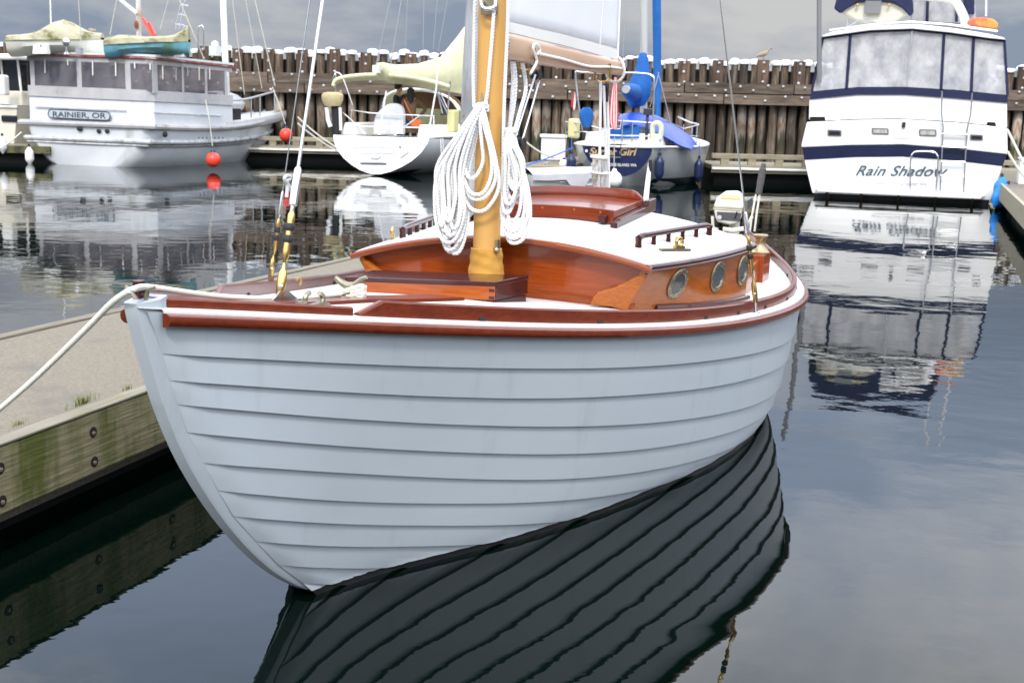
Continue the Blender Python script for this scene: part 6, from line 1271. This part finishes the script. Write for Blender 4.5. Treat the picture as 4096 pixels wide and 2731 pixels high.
# coils
def coil(name, label, top, loops, r, s0, seed, wraps):
    rnd = random.Random(seed); mb = MB(); cen = None
    for (nL, nR, zb, so) in loops:
        t = V(top); s1 = s0 - so
        md = (nL + nR) / 2; hgt = t.z - zb
        pts = [V((t.x - .008, t.y - so * .4, t.z)), V((t.x + (nL - t.x) * .45, s1, t.z - hgt * .22)), V((nL + (md - nL) * .12, s1, t.z - hgt * .5)), V((nL, s1 + .006, t.z - hgt * .76)), V((nL + (md - nL) * .45, s1, zb + hgt * .05)), V((md, s1 - .004, zb)), V((nR + (md - nR) * .4, s1, zb + hgt * .05)), V((nR, s1 + .006, t.z - hgt * .76)), V((nR + (md - nR) * .10, s1, t.z - hgt * .5)), V((t.x + (nR - t.x) * .45, s1, t.z - hgt * .22)), V((t.x + .008, t.y - so * .4, t.z))]
        pts = [p + V((rnd.uniform(-.004, .004), rnd.uniform(-.004, .004), 0)) for p in pts]
        mb.tube(resample(catmull([toW(p) for p in pts], 6), r * .6), r, 9, lobes=3, pitch=r * 1.7)
    for (c_, ra, rb, n_) in wraps:
        mb.tube(resample(catmull([toW(V(c_) + V((ra * math.cos(x_), rb * math.sin(x_), .01 * x_ / 6.28))) for x_ in [2 * math.pi * j / 10 for j in range(10 * n_ + 1)]], 4), r * .6), r, 9, lobes=3, pitch=r * 1.7)
    return tag(obj(name, mb, M_rope, origin=toW(top)), label, 'rope')
rd_ = random.Random(3)
lp = [(-.185, -.055, .985, .012), (-.182, -.075, 1.02, .02), (-.172, -.060, .995, .03), (-.165, -.085, 1.045, .035), (-.158, -.050, 1.06, .045), (-.150, -.100, 1.075, .05), (-.178, -.045, 1.03, .055), (-.135, -.060, 1.06, .06), (-.120, -.048, 1.03, .03), (-.145, -.042, .98, .015), (-.108, -.052, 1.09, .065), (-.165, -.110, 1.10, .06), (-.128, -.075, 1.12, .07), (-.065, .085, 1.215, .035), (-.055, .075, 1.235, .045), (-.068, .095, 1.165, .03), (-.055, .030, 1.30, .04)]
coil('halyard_coil', 'large coil of white twisted rope hung on the front of the yellow mast', mS(1928, 425, MS - .085), lp, .0080, MS - .075, 5, [(mS(1929, 440, MS - .085), .022, .02, 2), (mS(1931, 425, MS - .088), .02, .018, 1)])
rp_ = [(.085, .212, 1.035, .0), (.09, .204, 1.055, .012), (.10, .195, 1.085, .02), (.115, .182, 1.13, .03), (.10, .155, 1.16, .035), (.125, .195, 1.28, .03), (.105, .17, 1.22, .01), (.13, .185, 1.26, .04), (.115, .165, 1.20, .05)]
coil('halyard_coil', 'smaller coil of white twisted rope hung on the right side of the yellow mast', V((.118, MS - .02, 1.49)), rp_, .0080, MS - .03, 9, [(V((.122, MS - .03, 1.485)), .02, .018, 2)])
# lines hanging behind the mast
for k, (pts, lb, r, m_) in enumerate((([(2048, 245), (2052, 330), (2045, 440), (2035, 540), (2030, 600)], 'slack white rope hanging close behind the mast, leftmost of three', .009, M_rope), ([(2055, 245), (2062, 320), (2058, 400), (2045, 480), (2033, 560)], 'slack white rope hanging behind the mast, middle of three', .009, M_rope), ([(2088, 250), (2100, 310), (2102, 370), (2085, 430), (2068, 490), (2040, 590)], 'slack white rope hanging behind the mast, farthest right of three', .009, M_rope))):
    rope('hanging_line', lb, [mN(u, v, -.0) for u, v in pts], r, m_)
pb_ = mN(2153, 300, 0.0)
bk = obj('boom_block', MB().lathe(pb_ + V((-.012, 0, 0)), (1, 0, 0), [(.022, 0), (.024, .004), (.010, .008), (.010, .016), (.024, .02), (.022, .024)], 18), M_black, boom)
pb2 = mN(2088, 575, .02); obj('lower_block', MB().lathe(pb2 + V((-.012, 0, 0)), (1, 0, 0), [(.026, 0), (.028, .004), (.012, .008), (.012, .016), (.028, .02), (.026, .024)], 18), M_black, mast)
rope('vang_line', 'upper grey line slanting from the boom block to the lower mast', [mN(2142, 300, 0), mN(2100, 430, 0), mN(2056, 570, 0)], .004, M_alu, lobes=0)
rope('vang_line', 'lower grey line slanting from the boom block to the lower mast', [mN(2161, 310, 0), mN(2125, 440, .01), mN(2090, 560, .02)], .004, M_alu, lobes=0)
# mainsheet falls below the boom end
for k, (pts, lb) in enumerate((([(2402, 325), (2401, 480), (2398, 640), (2392, 790)], 'leftmost white mainsheet fall below the boom end'), ([(2415, 345), (2420, 500), (2424, 640), (2425, 800)], 'second white mainsheet fall below the boom end'), ([(2428, 350), (2433, 500), (2434, 640), (2436, 800)], 'rightmost white mainsheet fall below the boom end'))):
    rope('mainsheet_line', lb, [mN(u, v, 0.0) for u, v in pts], .0075)
mb = MB(); rnd = random.Random(8)
for k in range(8):
    x0 = 2374 + k * 7; pts = [mN(x0 + rnd.uniform(-3, 3), v, -.02 + .012 * (k % 3)) for v in (628 + rnd.uniform(-6, 6), 690, 760, 830)]; mb.tube(resample(catmull([toW(p) for p in pts], 5), .008), .0075, 9, lobes=3, pitch=.024)
for v in (630, 692): mb.tube([toW(mN(2398 + 24 * math.cos(x_), v + 4 * math.sin(x_), -.0) + V((.03 * math.sin(x_), 0, 0))) for x_ in [2 * math.pi * j / 16 for j in range(16)]], .008, 8, closed=True)
tag(obj('mainsheet_hank', mb, mat('grey_white_rope', (.55, .53, .50), rough=.85), origin=toW(mN(2398, 690, 0))), 'hanked grey-white rope bundle below the boom end', 'rope')
pbk = mN(2426, 370, 0); obj('mainsheet_block', MB().box(pbk, (.022, .02, .10)).lathe(mN(2416, 348, -.012), (1, 0, 0), [(.02, 0), (.02, .024)], 14), M_black, boom, bevel=.006)
stp = tag(obj('tiller_strap', MB().loft([[toW(mS(u - hw_, v, 3.9)), toW(mS(u + hw_, v, 3.9)), toW(mS(u + hw_, v, 3.905)), toW(mS(u - hw_, v, 3.905))] for u, v, hw_ in ((2599, 652, 7), (2592, 720, 10), (2583, 800, 11), (2576, 860, 11), (2560, 1000, 11))]), mat('white_webbing', (.74, .74, .78), rough=.7), origin=toW(mS(2583, 800, 3.9))), 'white webbing strap rising behind the cabin roof', 'strap')
obj('strap_clip', MB().box(toW(mS(2600, 645, 3.9)), (.012, .014, .05)), M_black, stp) if False else None
tag(obj('strap_clip', MB().tube([toW(mS(2602, 640, 3.9)), toW(mS(2601, 660, 3.9)), toW(mS(2604, 685, 3.9))], [.008, .010, .006], 10), M_black, origin=toW(mS(2602, 660, 3.9))), 'black clip at the top of the white strap', 'clip')
# ---- stays and shrouds with bronze turnbuckles
def stay(name, b, u, v, wire_r, ts, upper=None, tang=None):
    """b: foot in boat coordinates; the wire runs through the pixel (u,v) at the picture's top edge towards the mast"""
    b = V(b); ax = V((0, MS + .02, 0)); hr_ = V((ax.x - b.x, ax.y - b.y, 0)).normalized(); nr = V((hr_.y, -hr_.x, 0)); q = mP(u, v, b, nr) if abs(rl_(u, v).normalized().dot(nr)) > .02 else mS(u, v, b.y + .2)
    d_ = (q - b).normalized(); hd = V((ax.x - b.x, ax.y - b.y)).length / max(.05, V((d_.x, d_.y)).length); top = b + d_ * min(hd, 6.0)
    st_ = obj(name, MB().tube([b + d_ * ts[5], top], wire_r, 8), M_chrome, MBt)
    perp = d_.orthogonal().normalized()
    R = ts[6]
    sh_ = obj('jaw', MB().lathe(b, d_, [(R * .75, -.006), (R * 1.05, .0), (R * 1.25, ts[0] * .35), (R * 1.1, ts[0] * .7), (R * .5, ts[0] * .85), (R * .42, ts[0])], 12), M_brass, st_)
    obj('clevis_pin', MB().lathe(b + d_ * ts[0] * .3 - (CL - b).normalized() * -.0 + (CL - b).normalized() * R * 1.0, (CL - b), [(R * .5, -R), (R * .5, R * .25), (R * .35, R * .32)], 12), M_steel, st_)
    obj('turnbuckle', MB().lathe(b, d_, [(R * .40, ts[0]), (R * .55, ts[1] - .002), (R * .9, ts[1] + .012), (R * .95, ts[1] + .03), (R * .85, (ts[1] + ts[2]) / 2), (R * .95, ts[2] - .03), (R * .9, ts[2] - .012), (R * .45, ts[2])], 14), M_brass, st_)
    for f in (.42, .66): obj('velcro_wrap', MB().lathe(b + d_ * (ts[1] + (ts[2] - ts[1]) * f - .011), d_, [(R * 1.25, 0), (R * 1.4, .003), (R * 1.4, .02), (R * 1.25, .023)], 14), M_black, st_)
    obj('swage', MB().lathe(b, d_, [(wire_r * 1.2, ts[2]), (wire_r * 1.3, ts[3]), (wire_r * 2.4, ts[3] + .004), (wire_r * 2.2, ts[4]), (wire_r * 1.2, ts[5])], 10), M_steel, st_)
    return st_, b, d_
fz = deck_z(0, .83)
stay('forestay', mN(1118, 1186, 0), 1291, 0, .0056, (.105, .115, .27, .285, .40, .41, .0125))
pf = mN(1118, 1200, 0)
obj('tang_plate', MB().prism([mN(u, v, .004) for u, v in ((1080, 1204), (1098, 1188), (1118, 1160), (1142, 1158), (1176, 1186), (1194, 1204))], V((.006, 0, 0))).box(mN(1138, 1206, 0) + V((0, 0, 0)), (.05, .115, .006)), mat('dull_steel', (.30, .29, .28), rough=.32, metal=1.0), MBt, smooth=False)
sb0 = mZ(1094, 1105, sheer_z(1.62) + .10)
stay('starboard_shroud', (-(sheer_w(1.62) - .03), 1.62, sheer_z(1.62) + .085), 1240, 0, .0028, (.085, .095, .23, .24, .33, .34, .0088))
obj('chainplate', MB().box((-(sheer_w(1.62) - .03), 1.62, sheer_z(1.62) + .045), (.008, .03, .085)), M_bronze, MBt, smooth=False)
pbs = mZ(3025, 1250, sheer_z(3.0) + .012)
stay('port_shroud', pbs + V((-.006, 0, .052)), 2881, 0, .0040, (.115, .14, .30, .31, .40, .41, .0100))
obj('chainplate', MB().tube([pbs, pbs + V((-.004, 0, .03)), pbs + V((-.010, 0, .058))], .007, 10).lathe(pbs, (0, 0, 1), [(.018, 0), (.018, .003), (.008, .005)], 14), M_steel, MBt)
rope('stay_lashing', 'grey knotted cord tied on the thinner stay left of the forestay', [mN(u, v, -.1) for u, v in ((1146, 790), (1150, 740), (1138, 718), (1144, 705), (1158, 706), (1158, 718), (1146, 724), (1156, 745), (1166, 765), (1170, 782))], .006, mat('grey_cord', (.45, .45, .44), rough=.9), lobes=0)
# bow cleat, chocks, sheet leads
c_ = mZ(1405, 1196, deck_z(0, 1.27) + .012); 
obj('bow_cleat', MB().tube(catmull([mS(u, v, c_.y) for u, v in ((1342, 1108), (1365, 1130), (1395, 1146), (1405, 1147), (1420, 1143), (1445, 1122), (1466, 1109))], 4), [.007 + .010 * math.sin(math.pi * i / 24) for i in range(25)], 10).lathe(mS(1397, 1196, c_.y), (0, 0, 1), [(.014, 0), (.010, .02), (.012, .05)], 12).box(mS(1397, 1199, c_.y), (.12, .04, .007)), M_bronze, MBt)
for sd in (0, 1):
    u0 = 1228 + sd * 60; obj('open_chock', MB().tube(catmull([mN(u, v, .13) for u, v in (((1190, 1216), (1218, 1210), (1222, 1190), (1228, 1178), (1238, 1170)) if sd == 0 else ((1315, 1222), (1292, 1212), (1293, 1192), (1288, 1180), (1276, 1172)))], 4), [.0085] * 17, 8), M_bronze, MBt)
obj('chock_base', MB().box(mN(1252, 1219, .13), (.02, .12, .006)), M_bronze, MBt, smooth=False)
# mooring line
p_end = [PD(u, v, dp) for u, v, dp in ((532, 1158, 3.02), (500, 1172, 3.02), (442, 1216, 3.07), (364, 1296, 3.18), (254, 1404, 3.34), (132, 1520, 3.54), (0, 1634, 3.78), (-150, 1755, 4.05))]
p_deck = [toW(mN(u, v, n_)) for u, v, n_ in ((1360, 1178, -.02), (1250, 1188, -.01), (1130, 1196, -.03), (1000, 1193, -.035), (880, 1186, -.035), (760, 1172, -.03), (650, 1156, -.02), (575, 1148, -.005))]
endp = p_end[-1]; pts = p_deck + p_end + [V((endp.x - .25, endp.y + .25, .50)), V((endp.x - .5, endp.y + .6, .40))]
pp = resample(catmull(pts, 8), .004)
M_dockline = mat('cream_braided_line', (.66, .64, .50), (.74, .73, .64), scale=260, rough=.75, bump=.001)
tag(obj('bow_line', MB().tube(pp, .0080, 12, lobes=6, pitch=.010), M_dockline, origin=pp[0]), 'cream braided bow line running over the stem to the dock', 'rope')
mb = MB(); rnd = random.Random(2)
for k in range(5):
    z_ = 1150 + k * 9; pts = [toW(mS(u, v, c_.y - .03 + .02 * (k % 3))) for u, v in ((1355, z_ + 24), (1385, z_ + 14), (1420, z_ + 2), (1450, z_ - 6), (1458, z_ + 2), (1440, z_ + 12), (1400, z_ + 22))]; mb.tube(resample(catmull(pts, 5), .010), .0095, 10, lobes=4, pitch=.03)
tag(obj('cleat_hitch', mb, M_dockline, origin=toW(c_)), 'cream rope turns belayed round the bronze bow cleat', 'rope')
rope('rail_loop', 'small brown rope loop tied at the starboard rail near the forestay', [mN(u, v, -.45) for u, v in ((1186, 1120), (1196, 1112), (1203, 1125), (1200, 1142))], .006, mat('manila', (.30, .19, .08), rough=.9))
# ---- outboard motor on the stern
mo = mS(2918, 905, SEND + .12); om = thing('outboard_motor', 'cream outboard motor with raised tiller arm clamped on the stern of the grey sailboat', 'outboard', BO, -PSI, local=True)
T = SEND + .12
def mo_(u, v, t=0.0): return mS(u, v, T + t)
M_motor = mat('motor_cream', (.62, .60, .52), (.56, .54, .46), scale=4, rough=.35, dirt=((.35, .28, .18), 5, .6, .75))
low = [(2855, 832), (2968, 842), (2966, 868), (2955, 893), (2920, 900), (2870, 888), (2862, 870)]; upr = [(2852, 832), (2866, 795), (2872, 786), (2905, 764), (2960, 763), (2976, 790), (2974, 840), (2920, 836)]
obj('cowl', MB().loft([[mo_(u, v, t) * 1.0 for u, v in upr] for t in (0, .26)]), M_motor, om, bevel=.02, bseg=3)
obj('lower_cowl', MB().loft([[mo_(u, v, t) for u, v in low] for t in (.0, .27)]), M_motor, om, bevel=.012, bseg=2)
obj('cowl_seam', MB().tube([mo_(2853, 834, -.004), mo_(2920, 839, -.004), mo_(2970, 842, -.004)], .0045, 6), mat('motor_seam', (.40, .36, .28), rough=.5), om)
obj('control_panel', MB().prism([mo_(u, v, -.002) for u, v in ((2868, 847), (2966, 852), (2960, 886), (2872, 878))], V((0, -.005, 0))), mat('panel_grey', (.05, .05, .055), rough=.5), om, smooth=False)
obj('pull_handle', MB().lathe(mo_(2879, 869, -.012), (0, -1, 0), [(.015, 0), (.015, .008), (.008, .009)], 14), M_alu, om)
obj('choke_lever', MB().tube([mo_(2938, 875, -.01), mo_(2948, 848, -.014)], .005, 8), M_black, om)
obj('name_strip', MB().prism([mo_(u, v, -.002) for u, v in ((2886, 780), (2962, 785), (2960, 798), (2882, 793))], V((0, -.003, 0))), mat('faded_yellow_strip', (.58, .48, .22), rough=.5), om, smooth=False)
obj('side_panel', MB().prism([mS(2982, 805, T) + V((.004, .03, 0)), mS(2982, 838, T) + V((.004, .03, 0)), mS(2982, 830, T) + V((.004, .2, 0)), mS(2982, 797, T) + V((.004, .2, 0))], V((.003, 0, 0))), MATS['panel_grey'], om, smooth=False)
obj('clamp_bracket', MB().tube([mo_(2892, 917, -.01), mo_(2930, 922, -.01), mo_(2975, 915, -.01)], .016, 8, flat=.5), M_motor, om)
obj('clamp_screw', MB().tube([mo_(2872, 935, .0), mo_(2950, 945, .0)], .014, 8).lathe(mo_(2962, 950, -.02), (0, -1, 0), [(.022, 0), (.022, .02), (.010, .02)], 14), M_motor, om)
obj('handle_bracket', MB().tube([mo_(2850, 865, .05), mo_(2852, 910, .05), mo_(2872, 918, .06)], .012, 8), M_motor, om)
for o_ in (0, 18): obj('tiller_arm', MB().tube([mo_(3008 + o_ - 8, 925, -.02), mo_(3016 + o_ - 8, 860, -.02), mo_(3028 + o_ * .8 - 4, 778, -.02)], .007, 8), M_motor, om)
obj('tiller_link', MB().tube([mo_(2990, 900, -.01), mo_(3008, 868, -.02)], .012, 8), M_motor, om)
obj('tiller_grip', MB().lathe(mo_(3034, 776, -.02), (mo_(3052, 672, -.02) - mo_(3034, 776, -.02)), [(.02, 0), (.023, .01), (.022, .06), (.024, .062), (.0235, .17), (.018, .175), (.015, .205), (.005, .207)], 14), mat('grip_rubber', (.06, .055, .05), (.09, .085, .08), scale=120, rough=.8), om)
lg = [V((mo_(2918, 905).x + .0, T + .15, z)) for z in (.86, .5, .1, -.35)]
obj('leg', MB().loft([[p + V((.035 * math.cos(x_), .07 * math.sin(x_), 0)) for x_ in [2 * math.pi * j / 12 for j in range(12)]] for p in lg]), M_motor, om)
obj('motor_pad', MB().box((mo_(2925, 905).x, SEND + .03, mS(2940, 965, SEND + .03).z - .09), (.22, .05, .18)), V_side, MBt, smooth=False, bevel=.004)
